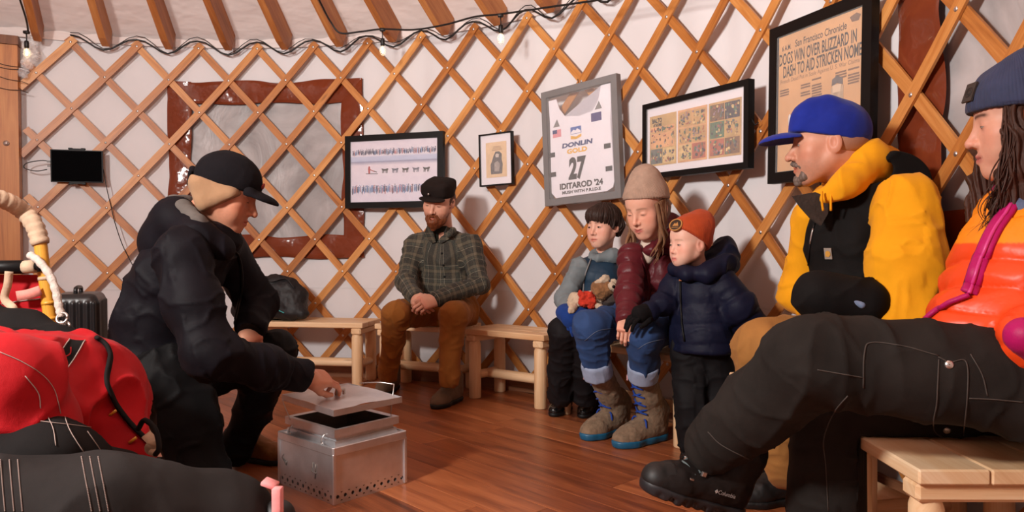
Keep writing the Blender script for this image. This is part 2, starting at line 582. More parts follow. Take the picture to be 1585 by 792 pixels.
def glow(name, col, power):
    m, t, b = _nt(name)
    b.inputs['Base Color'].default_value = c4(col)
    f = tex(t, coord(t), 40.0, 2)
    t.links.new(ramp(t, f, [(.2, tuple(x * .8 for x in col)), (.8, col)]), b.inputs['Emission Color'])
    b.inputs['Emission Strength'].default_value = power
    return m
M['filament'] = glow('lit_filament', (1.0, .72, .38), 25)
# ------------------------------------------------------------------ the yurt shell
CX, CY, R = -1.7333, 1.7393, 3.05
A0, DA, ZTOP, DZ = 1.2227, 0.062, CAMH + 1.2991, 0.2082
def ang(c): return A0 + DA * c
def cyl(a, r, z):
    a = np.asarray(a, float); r = np.asarray(r, float) + 0 * a; z = np.asarray(z, float) + 0 * a
    return np.stack([CX - r * np.cos(a), CY + r * np.sin(a), z], -1)
def W(c, row, inset=0.0): return cyl(ang(c), R - inset, ZTOP - DZ * (row - 1))
def inward(a): return np.array([math.cos(a), -math.sin(a), 0.0])
def along(a): return np.array([math.sin(a), math.cos(a), 0.0])      # to the right as seen from inside
def WX(x, y, inset=0.0):
    """where the line of sight meets the wall cylinder: (angle, z)"""
    d = ray(x, y); o = np.array([0 - CX, 0 - CY]); dd = d[:2]; rr = R - inset
    A, B, C = dd @ dd, 2 * o @ dd, o @ o - rr * rr
    s = (-B + math.sqrt(B * B - 4 * A * C)) / (2 * A)
    p = d * s
    return math.atan2(p[1] - CY, -(p[0] - CX)), p[2] + CAMH

ZW = ZTOP + .02       # top of the wall cloth
# floor: plywood deck with laid planks
deck = put('floor', [lathe([(0.001, -.03), (R + .12, -.03), (R + .12, -.006), (.001, -.006)], 72, c=(CX, CY, 0))], M['base_wood'], smooth=False, origin=(CX, CY, 0))
tag(deck, 'brown wood-look plank floor of the yurt', kind='structure')
PW, PL = .152, 1.22
pm = None
fd = nrm((.68, -.733, 0)); fn_ = np.array([-fd[1], fd[0], 0])
fnx = np.array([.733, .68, 0])
Mf = np.stack([fnx, fd, [0, 0, 1]], 1)
Vb, Fb, Ub = box((0, 0, -.003), (PW / 2 - .0007, PL / 2 - .0007, .003), None, .0009)
pm = np_mesh('plank', Vb, np.array([f for f in Fb if f[2] != f[3]]), uv=np.c_[Vb[:, 0], Vb[:, 1]], smooth=False)
pm.materials.append(M['plank'])
rng = random.Random(5)
fa = math.atan2(-fnx[0] * 0 + fd[0] * -1, fd[1])
for i in range(-24, 25):
    off = rng.random() * PL
    for j in range(-5, 6):
        c = np.array([CX, CY, 0]) + fnx * (i * PW) + fd * (j * PL + off - PL / 2)
        ok = False
        for sx in (-1, 0, 1):
            q = c + fd * (sx * PL / 2)
            if math.hypot(q[0] - CX, q[1] - CY) < R - .02: ok = True
        far = max(math.hypot(*(c + fd * s * PL / 2 + fnx * t * PW / 2 - [CX, CY, 0])[:2]) for s in (-1, 1) for t in (-1, 1))
        if not ok: continue
        if far <= R + .02:
            o = link('plank', pm, deck, c - wloc(deck)); o.rotation_euler = (0, 0, fa)
        else:
            # edge plank cut to the round wall
            bmx = bmesh.new()
            vs = [bmx.verts.new(Mf @ v + c) for v in Vb]
            for f in Fb:
                if f[2] != f[3]: bmx.faces.new([vs[k] for k in f])
            for k in range(24):
                a = 2 * PI * k / 24; nx = np.array([math.cos(a), math.sin(a), 0])
                if (c - [CX, CY, 0]) @ nx < R - PL: continue
                g = bmesh.ops.bisect_plane(bmx, geom=bmx.verts[:] + bmx.edges[:] + bmx.faces[:], plane_co=Vector((CX, CY, 0)) + Vector(nx) * (R + .01), plane_no=Vector(nx), clear_outer=True)
            if len(bmx.verts) > 3:
                V = np.array([v.co[:] for v in bmx.verts]); bmx.verts.index_update()
                F = [[v.index for v in f.verts] for f in bmx.faces]
                me = bpy.data.meshes.new('plank'); me.from_pydata((V - c).tolist(), [], F)
                q = (V - c) @ Mf
                a = me.attributes.new('uvp', 'FLOAT_VECTOR', 'POINT'); a.data.foreach_set('vector', np.c_[q[:, :2], 0 * q[:, 0]].astype(np.float32).ravel())
                me.materials.append(M['plank'])
                link('plank', me, deck, c - wloc(deck))
            bmx.free()

# wall liner: round cloth with soft hanging folds, windows cut out
def smooth_(x, a, b): t = np.clip((x - a) / (b - a), 0, 1); return t * t * (3 - 2 * t)
def cloth_r(a, z):
    f = .012 * fbm(np.c_[a * 9, z * .5, 0 * a], 3) + .010 * (1 - np.abs(noise3(np.c_[a * 17, z * .6, 0 * a + 3]))) ** 4 + .006 * np.sin(a * 61 + 2 * np.sin(a * 7)) * (.4 + .6 * smooth_(z, .6, 2.0))
    return R + .054 + np.maximum(f, -.012)
WIN = []
wa0, _ = WX(268, 250); wa1, _ = WX(551, 250); wz0, wz1 = .79, 1.915
WIN.append((wa0, wa1, wz0, wz1))
va0, _ = WX(1392, 200); va1 = va0 + .40
WIN.append((va0, va1, .79, 1.915))
def wall_part(a_s, zs):
    A, Z = np.meshgrid(a_s, zs, indexing='ij')
    V = cyl(A.ravel(), cloth_r(A.ravel(), Z.ravel()), Z.ravel())
    i = np.arange(A.size).reshape(A.shape)
    F = np.stack([i[:-1, :-1], i[:-1, 1:], i[1:, 1:], i[1:, :-1]], -1).reshape(-1, 4)
    am = .5 * (A[:-1, :-1] + A[1:, 1:]).ravel(); zm = .5 * (Z[:-1, :-1] + Z[1:, 1:]).ravel()
    keep = np.ones(len(F), bool)
    for x0, x1, z0, z1 in WIN: keep &= ~((am > x0 + .012) & (am < x1 - .012) & (zm > z0 + .03) & (zm < z1 - .03))
    return V, F[keep]
AL = WX(30, 240)[0]       # edge of the door opening
wall = put('wall_back', [wall_part(np.linspace(AL - .02, AL - .02 + 2 * PI, 700), np.linspace(0, ZW + .06, 60))], M['liner'], origin=(CX, CY, 0))
tag(wall, 'white cloth liner of the round yurt wall', kind='structure')
# sewn band half way up
seam = put('seam', [(lambda A: (np.concatenate([cyl(A, cloth_r(A, 0 * A + .57) - .002, .566), cyl(A, cloth_r(A, 0 * A + .57) - .003, .574)]), np.array([(i, i + 1, len(A) + i + 1, len(A) + i) for i in range(len(A) - 1)])))(np.linspace(AL, AL + 2.5, 260))], M['liner'], wall)

# lattice slats
SW, ST = .044, .010
def slat(pts_cr, inset):
    """pts_cr: list of (c, row)"""
    c = np.array([p[0] for p in pts_cr]); r = np.array([p[1] for p in pts_cr])
    a = ang(c); z = ZTOP - DZ * (r - 1)
    T = np.stack([np.gradient(a) * R, np.gradient(z)], 1); T /= np.linalg.norm(T, axis=1)[:, None]
    n = len(c); V = []; U = []
    L = np.r_[0, np.cumsum(np.hypot(np.diff(a) * R, np.diff(z)))]
    for dn, sd in ((0, -1), (0, 1), (1, 1), (1, -1)):
        aa = a - sd * SW / 2 * T[:, 1] / R; zz = z + sd * SW / 2 * T[:, 0]
        V.append(cyl(aa, R - inset - dn * ST, zz)); U.append(np.c_[np.full(n, sd * SW / 2 + dn * ST), L])
    V = np.concatenate(V); U = np.concatenate(U); F = []
    for k in range(4):
        m = (k + 1) % 4
        for i in range(n - 1): F.append((k * n + i, m * n + i, m * n + i + 1, k * n + i + 1))
    F.append((0, 3 * n, 2 * n, n)); F.append((n - 1, 2 * n - 1, 3 * n - 1, 4 * n - 1))
    return V, np.array(F), U
CL = (AL - A0) / DA; CR = 44.0
for fam in (0, 1):
    for s in range(-15, 61, 2):
        pts = []
        for r in np.linspace(.88, 11.25, 27):
            c = s - r if fam == 0 else s + r
            if CL - .1 <= c <= CR: pts.append((c, r))
        if len(pts) > 2:
            put('slat', [slat(pts, .001 if fam == 0 else -.0105)], M['lattice'], wall, smooth=False)
bl = []
for row in range(1, 12):
    for c in range(-3, 45):
        if (c + row) % 2 and CL < c < CR:
            a = ang(c); n = inward(a); p = W(c, row, .011)
            Mx = np.stack([along(a), np.cross(n, along(a)), n], 1)
            bl.append(lathe([(.0085, -.001), (.008, .0016), (.004, .0034), (.0004, .0038)], 8, Mx, p))
tag(put('bolts', bl, M['bolt'], wall), kind='stuff')
# baseboard behind the benches
Ab = np.linspace(AL + .02, AL + 2.7, 120)
def band(A, r0, r1, z0, z1):
    n = len(A)
    V = np.concatenate([cyl(A, r0, z0), cyl(A, r0, z1), cyl(A, r1, z1), cyl(A, r1, z0)])
    F = [(k * n + i, k * n + i + 1, ((k + 1) % 4) * n + i + 1, ((k + 1) % 4) * n + i) for k in range(4) for i in range(n - 1)]
    L = A * R
    return V, np.array(F), np.concatenate([np.c_[0 * L + k * .08, L] for k in range(4)])
tag(put('baseboard_back', [band(Ab, R - .028, R - .013, 0, .075)], M['base_wood'], smooth=False), 'dark brown board running along the foot of the round wall', kind='structure')

# windows
def window(n, a0, a1, z0, z1, bw, seed, bwl=None):
    w = empty('window_%d' % n, cyl((a0 + a1) / 2, R + .03, z0)); tag(w, kind='structure')
    fr = R + .022
    def f(u, v):
        a = a0 + (a1 - a0) * u; z = z0 + (z1 - z0) * v
        return cyl(a, fr + .004 * fbm(np.c_[a * 14, z * 6, 0 * a + seed], 3), z)
    def fsheet(u, v):
        a = a0 + (a1 - a0) * u; z = z0 + (z1 - z0) * v
        return cyl(a, R + .056 + .010 * fbm(np.c_[a * 12 + seed, z * 2.5, 0 * a], 3), z)
    put('window_sheet', [grid(fsheet, 60, 50)[:2]], M['vinyl_clear'], w)
    # four puffy strips of brown vinyl
    da = bw / R; dl = (bwl or bw) / R
    def strip(name, A0_, A1_, Z0_, Z1_, horiz):
        def g(u, v):
            wob = (.007 * np.sin(7 * (u if horiz else v) * 2 + seed) + .008 * noise3(np.c_[u * 9 + seed, v * 9, 0 * u])) * (np.sin(PI * (u if horiz else v)) ** .7)
            a = A0_ + (A1_ - A0_) * u + (0 if horiz else wob / R * (2 * u - 1)); z = Z0_ + (Z1_ - Z0_) * v + (wob * (2 * v - 1) if horiz else 0)
            q = v if horiz else u
            puff = .010 * np.sin(np.clip(q, 0, 1) * PI) ** .5 + .008 * fbm(np.c_[a * 22, z * 9, 0 * a + seed], 2)
            return cyl(a, fr + .006 - puff, z)
        put(name, [grid(g, 60 if horiz else 14, 14 if horiz else 60)[:2]], M['vinyl_brown'], w)
    strip('frame_strip', a0, a0 + dl, z0, z1, False); strip('frame_strip', a1 - da, a1, z0, z1, False)
    strip('frame_strip', a0, a1, z1 - bw, z1, True); strip('frame_strip', a0, a1, z0, z0 + bw, True)
    return w
o = window(1, wa0 - .012, wa1 + .012, wz0 - .02, wz1 + .015, .145, 3.0)
o['label'] = 'clear vinyl window with wrinkled brown border behind the kneeling man'
o = window(2, va0 - .012, va1 + .02, .80, 1.935, .14, 8.0, .19)
o['label'] = 'clear vinyl window with glossy brown border beside the navy beanie'

# roof: cloth cone, rafters
ZA = 4.02
def roof_z(r): return ZTOP + (ZA - ZTOP) * (R - r) / R
RI = .72
def roof(u, v):
    a = u * 2 * PI; r = RI - .05 + (R + .1 - RI + .05) * v
    sag = .022 * np.abs(np.sin((a - A0) / DA * PI / 2 + PI / 2)) * np.sin(np.clip(v, 0, 1) * PI) ** .5
    return cyl(a, r, roof_z(r) + .088 + sag + .008 * fbm(np.c_[np.cos(a) * r * 3, np.sin(a) * r * 3, 0 * a], 3))
ceil = put('ceiling', [grid(roof, 600, 24)[:2]], M['roof_cloth'], origin=(CX, CY, ZA - .5))
tag(ceil, 'off-white canvas roof cone carried on wooden rafters', kind='structure')
rw = .043; rh = .088
for k in range(-51, 51):
    c = 2 * k + 1
    if not (-13 <= c <= 56): continue
    a = ang(c + .12); t = along(a); q0 = cyl(a, R - .055, roof_z(R - .055)); q1 = cyl(a, RI, roof_z(RI))
    d = nrm(q1 - q0); up = np.cross(t, d) * 1.0
    if up[2] < 0: up = -up
    L = np.linalg.norm(q1 - q0)
    # tapered tail at the wall end
    V = []
    for s, zz in ((-.02, (-.05, rh)), (.07, (-.072, rh)), (L, (-.03, rh))):
        for sd in (-1, 1):
            for h_ in zz: V.append(q0 + d * s + t * sd * rw / 2 + up * (h_ - .01))
    V = np.array(V)
    F = []
    for i in range(2):
        b = i * 4
        F += [(b, b + 4, b + 5, b + 1), (b + 2, b + 3, b + 7, b + 6), (b, b + 2, b + 6, b + 4), (b + 1, b + 5, b + 7, b + 3)]
    F += [(0, 1, 3, 2), (8, 10, 11, 9)]
    U = np.c_[(V - q0) @ t + (V - q0) @ up, (V - q0) @ d]
    put('rafter', [(V, np.array(F), U)], M['rafter'], ceil, smooth=False)
ring = put('ring', [lathe([(RI - .05, 0), (RI + .03, 0), (RI + .03, .14), (RI - .05, .14), (RI - .05, 0)], 48, c=(CX, CY, roof_z(RI) - .02))], M['rafter'], ceil, smooth=False)
dome = put('skylight', [lathe([(RI + .05, 0), (RI * .85, .16), (RI * .5, .28), (.01, .32)], 40, c=(CX, CY, roof_z(RI) + .13))], M['vinyl_clear'], ceil)
# roof edge band
put('eave_strip', [(lambda A: (np.concatenate([cyl(A, R + .03, ZW - .005), cyl(A, R + .018, ZW + .045 + .006 * np.sin(A * 90))]), np.array([(i, i + 1, len(A) + i + 1, len(A) + i) for i in range(len(A) - 1)])))(np.linspace(AL - .5, AL + 2.9, 400))], M['roof_cloth'], ceil)

# door frame at the left
def cylbox(a0, a1, r0, r1, z0, z1, n=6):
    A = np.linspace(a0, a1, n)
    V, F, U = band(A, r0, r1, z0, z1)
    return V, np.r_[F, [(0, 3 * n, 2 * n, n), (n - 1, 2 * n - 1, 3 * n - 1, 4 * n - 1)]], np.c_[(V - V[0]) @ along(a0) + .3 * (np.linalg.norm(V[:, :2] - [CX, CY], axis=1)), V[:, 2]]
door = empty('door_1', cyl(AL - .1, R, 0)); tag(door, 'orange-brown wooden door frame with lattice ends bolted on', kind='structure')
put('door_post', [cylbox(AL - .042, AL + .002, R - .055, R + .03, 0, ZTOP - .06)], M['door_wood'], door, smooth=False)
put('door_board', [cylbox(AL - .36, AL - .043, R - .01, R + .03, 0, ZTOP - .06, 8)], M['door_wood'], door, smooth=False)
put('door_header', [cylbox(AL - .4, AL + .004, R - .065, R + .02, ZTOP - .058, ZTOP - .005, 8)], M['base_wood'], door, smooth=False)
for zz in (.62, 1.165, 1.48):
    a = AL - .019; n = inward(a); Mx = np.stack([along(a), np.cross(n, along(a)), n], 1)
    put('washer', [lathe([(.017, 0), (.017, .003), (.011, .004), (.009, .007), (.0005, .008)], 14, Mx, cyl(a, R - .055, zz))], M['bolt'], door)
for zz in (.62, 1.165):
    for sgn in (-1, 1):
        a = AL - .062; n = inward(a); dirv = nrm(along(a) * .7 + np.array([0, 0, .7 * sgn]))
        Mx = np.stack([np.cross(n, dirv), dirv, n], 1)
        put('slat_end', [box(cyl(a, R - .017 - .006 * (sgn + 1), zz), (.02, .055, .006), Mx, .001)], M['lattice'], door, smooth=False)
    a = AL - .062; n = inward(a); Mx = np.stack([along(a), np.cross(n, along(a)), n], 1)
    put('bolt', [lathe([(.008, 0), (.006, .004), (.0005, .005)], 8, Mx, cyl(a, R - .036, zz))], M['bolt'], door)
# ------------------------------------------------------------------ lettering and flat print
def text_mesh(s, bold=0.0):
    cu = bpy.data.curves.new('t', 'FONT'); cu.body = s; cu.size = 1; cu.offset = bold; cu.resolution_u = 3
    o = bpy.data.objects.new('t', cu); COL.objects.link(o)
    dg = bpy.context.evaluated_depsgraph_get()
    me = bpy.data.meshes.new_from_object(o.evaluated_get(dg))
    me.calc_loop_triangles()
    V = np.zeros(len(me.vertices) * 3); me.vertices.foreach_get('co', V); V = V.reshape(-1, 3)
    F = np.zeros(len(me.loop_triangles) * 3, np.int32); me.loop_triangles.foreach_get('vertices', F)
    bpy.data.objects.remove(o); bpy.data.curves.remove(cu); bpy.data.meshes.remove(me)
    return V[:, :2], F.reshape(-1, 3)

class Plane:
    """flat picture plane: C centre, X right, Z up, Nn towards the viewer"""
    def __init__(s, C, X, Z): s.C = np.asarray(C, float); s.X = nrm(X); s.Z = nrm(Z - s.X * np.dot(s.X, Z)); s.N = np.cross(s.X, s.Z); 
    def at(s, x, z, lift=0.0): return s.C + s.X * x + s.Z * z + s.N * lift
    def M(s): return np.stack([s.X, -s.N, s.Z], 1)
    def text(s, t, x, z, w, h, lift, bold=0.0, slant=0.0, rise=0.0):
        V, F = text_mesh(t, bold)
        lo, hi = V.min(0), V.max(0)
        V = (V - lo) / np.maximum(hi - lo, 1e-6)
        px = (V[:, 0] - .5) * w + slant * (V[:, 1] - .5) * h; pz = (V[:, 1] - .5) * h + rise * (V[:, 0] - .5) * w
        q = s.C + np.outer(px + x, s.X) + np.outer(pz + z, s.Z) + s.N * lift
        return q, F
    def rect(s, x0, z0, x1, z1, lift, t=.0006):
        return box(s.at((x0 + x1) / 2, (z0 + z1) / 2, lift), (abs(x1 - x0) / 2, t, abs(z1 - z0) / 2), s.M())[:2]
    def poly(s, pts, lift, t=.0008): return prism(pts, t, s.M(), s.C + s.N * lift)[:2]

def wall_plane(corners, inset=.045, yaw=0.0):
    """corners TL, TR, BR, BL in the photo -> Plane, width, height"""
    cx = sum(c[0] for c in corners) / 4; cy = sum(c[1] for c in corners) / 4
    a, z = WX(cx, cy, inset); n = inward(a + yaw); C = cyl(a, R - inset, z)
    q = []
    for x, y in corners:
        d = ray(x, y); o = np.array([0, 0, CAMH]); q.append(o + d * ((C - o) @ n / (d @ n)))
    q = np.array(q); C = q.mean(0)
    X = (q[1] - q[0]) + (q[2] - q[3]); X = nrm(X - n * (X @ n)); Z = np.cross(n, X)
    w = .5 * (np.linalg.norm(q[1] - q[0]) + np.linalg.norm(q[2] - q[3])); h = .5 * (np.linalg.norm(q[0] - q[3]) + np.linalg.norm(q[1] - q[2]))
    return Plane(C, X, Z), w, h

def picture(name, corners, bar, depth, frame_mat, label, inset=.045, yaw=0.0, back=None):
    pl, w, h = wall_plane(corners, inset, yaw)
    root = empty(name, pl.at(0, -h / 2, -.01)); tag(root, label, 'picture frame', 'framed pictures on the lattice wall')
    # four mitred bars
    o = [(-w / 2, -h / 2), (w / 2, -h / 2), (w / 2, h / 2), (-w / 2, h / 2)]
    i = [(-w / 2 + bar, -h / 2 + bar), (w / 2 - bar, -h / 2 + bar), (w / 2 - bar, h / 2 - bar), (-w / 2 + bar, h / 2 - bar)]
    for k in range(4):
        m = (k + 1) % 4
        ring = [o[k], o[m], i[m], i[k]]
        V = np.array([pl.at(x, z, -.012) for x, z in ring] + [pl.at(x * .997, z * .997, depth - .012) for x, z in ring])
        F = np.array([(0, 1, 5, 4), (1, 2, 6, 5), (2, 3, 7, 6), (3, 0, 4, 7), (4, 5, 6, 7), (3, 2, 1, 0)])
        put('frame_bar', [(V, F)], frame_mat, root, smooth=False)
    if back is not None: put('backing', [pl.rect(-w / 2 + bar * .7, -h / 2 + bar * .7, w / 2 - bar * .7, h / 2 - bar * .7, depth - .0275, .003)], back, root, smooth=False)
    pl = Plane(pl.C + pl.N * (depth - .024), pl.X, pl.Z)
    put('glass', [pl.rect(-w / 2 + bar * .8, -h / 2 + bar * .8, w / 2 - bar * .8, h / 2 - bar * .8, .0075, .0005)], M['glass'], root, smooth=False)
    return root, pl, w, h

# --- photo of a dog team
def photo_mat():
    m, t, b = _nt('snow_photo_print')
    a = N(t, 'Attribute'); a.attribute_name = 'uvp'; uv = a.outputs['Vector']
    sp = N(t, 'SeparateXYZ'); t.links.new(uv, sp.inputs[0])
    base = ramp(t, sp.outputs[1], [(0, srgb(222, 214, 232)), (.60, srgb(226, 214, 226)), (.66, srgb(120, 124, 160)), (.675, srgb(176, 184, 214)), (.74, srgb(186, 192, 220)), (.76, srgb(224, 216, 228)), (1, srgb(222, 210, 224))])
    nz = tex(t, uv, 12.0, 3)
    t.links.new(mixc(t, .12, base, ramp(t, nz, [(.3, (.35, .36, .5)), (.7, (1, 1, 1))])), b.inputs['Base Color'])
    b.inputs['Roughness'].default_value = .5
    return m
M['photo'] = photo_mat()
root, pl, w, h = picture('framed_photo', [(536, 210), (687, 204), (688, 319), (536, 324)], .038, .03, M['black'], 'black framed snowy photo of a sled dog team between two crowds', back=M['black'])
iw, ih = w / 2 - .038, h / 2 - .038
V, F = pl.rect(-iw, -ih, iw, ih, .0005, .0006)
uv = np.c_[((V - pl.C) @ pl.X) / (2 * iw) + .5, ((V - pl.C) @ pl.Z) / (2 * ih) + .5]
put('print', [(V, F, uv)], M['photo'], root, smooth=False)
for nm, c in (('pa', (44, 48, 92)), ('pb', (120, 150, 200)), ('pc', (190, 120, 130)), ('pd', (90, 90, 110)), ('pe', (205, 210, 228))): M[nm] = mat('print_' + nm, srgb(*c), .6)
rr = random.Random(3)
def blob(x, z, sx, sz, lift=.0016):
    return pl.poly([(x + sx * math.cos(k * PI / 4 + .3) * rr.uniform(.7, 1.2), z + sz * math.sin(k * PI / 4 + .3) * rr.uniform(.7, 1.2)) for k in range(8)], lift)
crowd = {k: [] for k in ('pa', 'pb', 'pc', 'pd', 'pe')}
for k in range(105):
    x = -iw * .95 + 1.9 * iw * k / 104
    for zc, keys, s in ((ih * .62, ('pa', 'pa', 'pd', 'pb', 'pc', 'pa'), .8), (-ih * .60, ('pb', 'pa', 'pe', 'pc', 'pd', 'pb'), 1.15)):
        key = rr.choice(keys); hh = rr.uniform(.014, .022) * s
        z = zc + rr.uniform(-.006, .006)
        crowd[key].append(blob(x + rr.uniform(-.003, .003), z, .0042 * s, hh)); crowd[key].append(blob(x, z + hh * 1.1, .003 * s, .0034 * s))
for k, v in crowd.items(): tag(put('printed_crowd', v, M[k], root, smooth=False), kind='stuff')
def sc_(pts, x0, z0, k): return [(x0 + k * a, z0 + k * b) for a, b in pts]
mx = -iw * .56
put('printed_musher', [pl.poly(sc_([(-.005, -.012), (.005, -.012), (.006, .012), (.004, .026), (-.004, .026), (-.007, .012)], mx, .002, 1.2), .0016), pl.poly(sc_([(0, .008), (.03, -.004), (.03, .0), (0, .014)], mx, .002, 1.2), .0018)], mat('print_red', srgb(170, 40, 46), .6), root, smooth=False)
put('printed_sled', [pl.poly(sc_([(-.02, -.014), (.05, -.016), (.052, -.013), (-.02, -.011)], mx, .002, 1.2), .0015), pl.poly(sc_([(.012, .004), (.046, -.008), (.046, -.004), (.012, .008)], mx, .002, 1.2), .0017)], M['ink'], root, smooth=False)
for k in range(5):
    x = -iw * .25 + k * iw * .235
    dg = [pl.poly(sc_([(0, .004), (.026, .005), (.031, .013), (.026, .016), (.020, .013), (0, .012), (-.006, .016)], x, -.004, 1.35), .0016)]
    for lx in (.001, .007, .019, .025): dg.append(pl.poly(sc_([(lx - .003, -.007 + rr.uniform(0, .003)), (lx, -.007), (lx + .002, .006), (lx - .002, .006)], x, -.004, 1.35), .0016))
    put('printed_dog', dg, M['ink'] if k % 2 == 0 else M['pd'], root, smooth=False)

# --- small portrait clipping
root, pl, w, h = picture('framed_clipping', [(740.5, 209.5), (792, 202.5), (796.5, 285), (745.7, 289)], .008, .024, M['black'], 'small thin black frame holding a clipping with a dark portrait', back=M['paper_white'])
put('print', [pl.rect(-w * .31, -h * .34, w * .31, h * .33, .001, .0005)], mat('tan_clipping', srgb(222, 188, 146), .6, .1, 30), root, smooth=False)
M['printgrey'] = mat('halftone_grey', srgb(84, 76, 76), .7, .35, 60)
put('printed_portrait', [pl.poly([(-.038, -.085), (.04, -.085), (.045, -.03), (.038, .0), (.04, .03), (.022, .045), (-.004, .045), (-.018, .02), (-.03, -.01), (-.04, -.03)], .0024)], M['printgrey'], root, smooth=False)
put('printed_face', [pl.poly([(-.002, .012), (.018, .010), (.022, .028), (.006, .034), (-.004, .026)], .0036)], mat('halftone_light', srgb(206, 190, 180), .7), root, smooth=False)
put('printed_coat', [pl.poly([(-.012, -.07), (.02, -.072), (.028, -.03), (.01, -.01), (-.012, -.02)], .0034)], mat('halftone_mid', srgb(150, 138, 132), .7, .3, 50), root, smooth=False)
tag(put('printed_caption', [pl.rect(-.03 + .004 * k, .052 + .007 * k, .042 - .003 * k, .0545 + .007 * k, .002, .0003) for k in range(4)], mat('caption_ink', srgb(150, 112, 80), .7), root, smooth=False), kind='stuff')

# --- racing bib in a grey frame
root, pl, w, h = picture('framed_race_bib', [(842.5, 141), (960, 117), (963.5, 303), (846.5, 323)], .036, .035, M['grey_frame'], 'grey frame with a white sleeveless race bib numbered 27', inset=.05)
M['bib'] = mat('white_bib_cloth', srgb(234, 230, 238), .7, .03, 10, bstr=.5, bscale=18, bdist=.01)
bw, bh = w / 2 - .045, h / 2 - .04
outl = [(-bw, -bh + .03), (-bw + .03, -bh), (bw - .05, -bh + .004), (bw - .01, -bh + .02), (bw, -bh + .05), (bw - .012, bh * .35), (bw - .004, bh * .55), (bw - .002, bh), (bw - .062, bh), (bw - .085, bh * .72), (bw - .125, bh * .56), (0, bh * .52), (-bw + .115, bh * .58), (-bw + .078, bh * .74), (-bw + .058, bh * .95), (-bw + .002, bh * .95), (-bw + .006, bh * .5)]
def fillpoly(pts, lift, t, pln):
    bm_ = bmesh.new()
    vs = [bm_.verts.new(pln.at(x, z, lift)) for x, z in pts]
    f = bm_.faces.new(vs); bmesh.ops.triangulate(bm_, faces=[f]); bm_.verts.index_update()
    F = np.array([[v.index for v in q.verts] for q in bm_.faces]); V = np.array([v.co[:] for v in vs]); bm_.free()
    if np.cross(V[F[0][1]] - V[F[0][0]], V[F[0][2]] - V[F[0][0]]) @ pln.N < 0: F = F[:, ::-1]
    n = len(V); V2 = V - pln.N * t
    S = np.array([(i, (i + 1) % n, n + (i + 1) % n, n + i) for i in range(n)])
    F4 = np.r_[np.c_[F, F[:, 2]], np.c_[F[:, ::-1] + n, F[:, 0] + n], S]
    return np.r_[V, V2], F4
bib = put('race_bib', [fillpoly(outl, .002, .004, pl)], M['bib'], root, smooth=False)
navy, gold, char = mat('bib_navy', srgb(36, 52, 110), .7), mat('bib_gold', srgb(226, 172, 52), .7), mat('bib_charcoal', srgb(44, 40, 42), .7)
L_ = .0024
def X_(f): return f * w
def Z_(f): return f * h
put('sponsor_word', [pl.text('DONLIN', X_(-.04), Z_(.0), X_(.40), Z_(.042), L_, .05, .15)], navy, bib, smooth=False)
put('sponsor_word', [pl.text('GOLD', X_(-.045), Z_(-.055), X_(.27), Z_(.042), L_, .05)], gold, bib, smooth=False)
put('bib_number', [pl.text('27', X_(-.05), Z_(-.205), X_(.225), Z_(.195), L_, .05, .08)], char, bib, smooth=False)
put('race_name', [pl.text("IDITAROD '24", X_(-.01), Z_(-.345), X_(.57), Z_(.055), L_, .045)], char, bib, smooth=False)
put('race_motto', [pl.text('MUSH WITH P.R.I.D.E', X_(-.01), Z_(-.40), X_(.51), Z_(.028), L_, .045)], char, bib, smooth=False)
put('logo_sky', [pl.rect(X_(-.12), Z_(.085), X_(.02), Z_(.145), L_, .0005)], mat('logo_blue', srgb(70, 100, 170), .7), bib, smooth=False)
put('logo_mountain', [pl.poly([(X_(-.115), Z_(.088)), (X_(.015), Z_(.088)), (X_(.015), Z_(.105)), (X_(-.03), Z_(.128)), (X_(-.05), Z_(.112)), (X_(-.08), Z_(.122)), (X_(-.115), Z_(.10))], L_ + .001)], M['bib'], bib, smooth=False)
put('logo_river', [pl.poly([(X_(-.12), Z_(.045)), (X_(-.05), Z_(.038)), (X_(.02), Z_(.055)), (X_(.02), Z_(.078)), (X_(-.05), Z_(.06)), (X_(-.12), Z_(.075))], L_)], gold, bib, smooth=False)
put('flag', [pl.rect(X_(-.365), Z_(.085), X_(-.25), Z_(.15), L_, .0005)], mat('flag_pink_white', srgb(216, 140, 150), .7, .2, 60, vec=(1, 1, 6)), bib, smooth=False)
put('flag_canton', [pl.rect(X_(-.365), Z_(.118), X_(-.305), Z_(.15), L_ + .001, .0005)], navy, bib, smooth=False)
put('flag', [pl.rect(X_(.155), Z_(.155), X_(.285), Z_(.225), L_, .0005)], mat('flag_purple', srgb(58, 44, 112), .7), bib, smooth=False)
for x, z in ((-.31, .175), (.25, .25)): put('chevron_mark', [pl.poly([(X_(x - .045), Z_(z)), (X_(x + .045), Z_(z)), (X_(x + .01), Z_(z + .065))], L_)], M['grey_frame'], bib, smooth=False)
for x, z in ((-.385, -.06), (-.38, -.23), (.345, -.065), (.355, -.25)): put('tie_tab', [pl.rect(X_(x - .04), Z_(z - .02), X_(x + .04), Z_(z + .02), L_ + .001, .001)], char, bib, smooth=False)
put('hanging_hook', [tube([pl.at(.0, h / 2 - .005, -.01), pl.at(.004, h / 2 + .014, .004), pl.at(.0, h / 2 + .024, .002), pl.at(-.006, h / 2 + .02, -.006)], .0022, 6)], M['wire'], root)

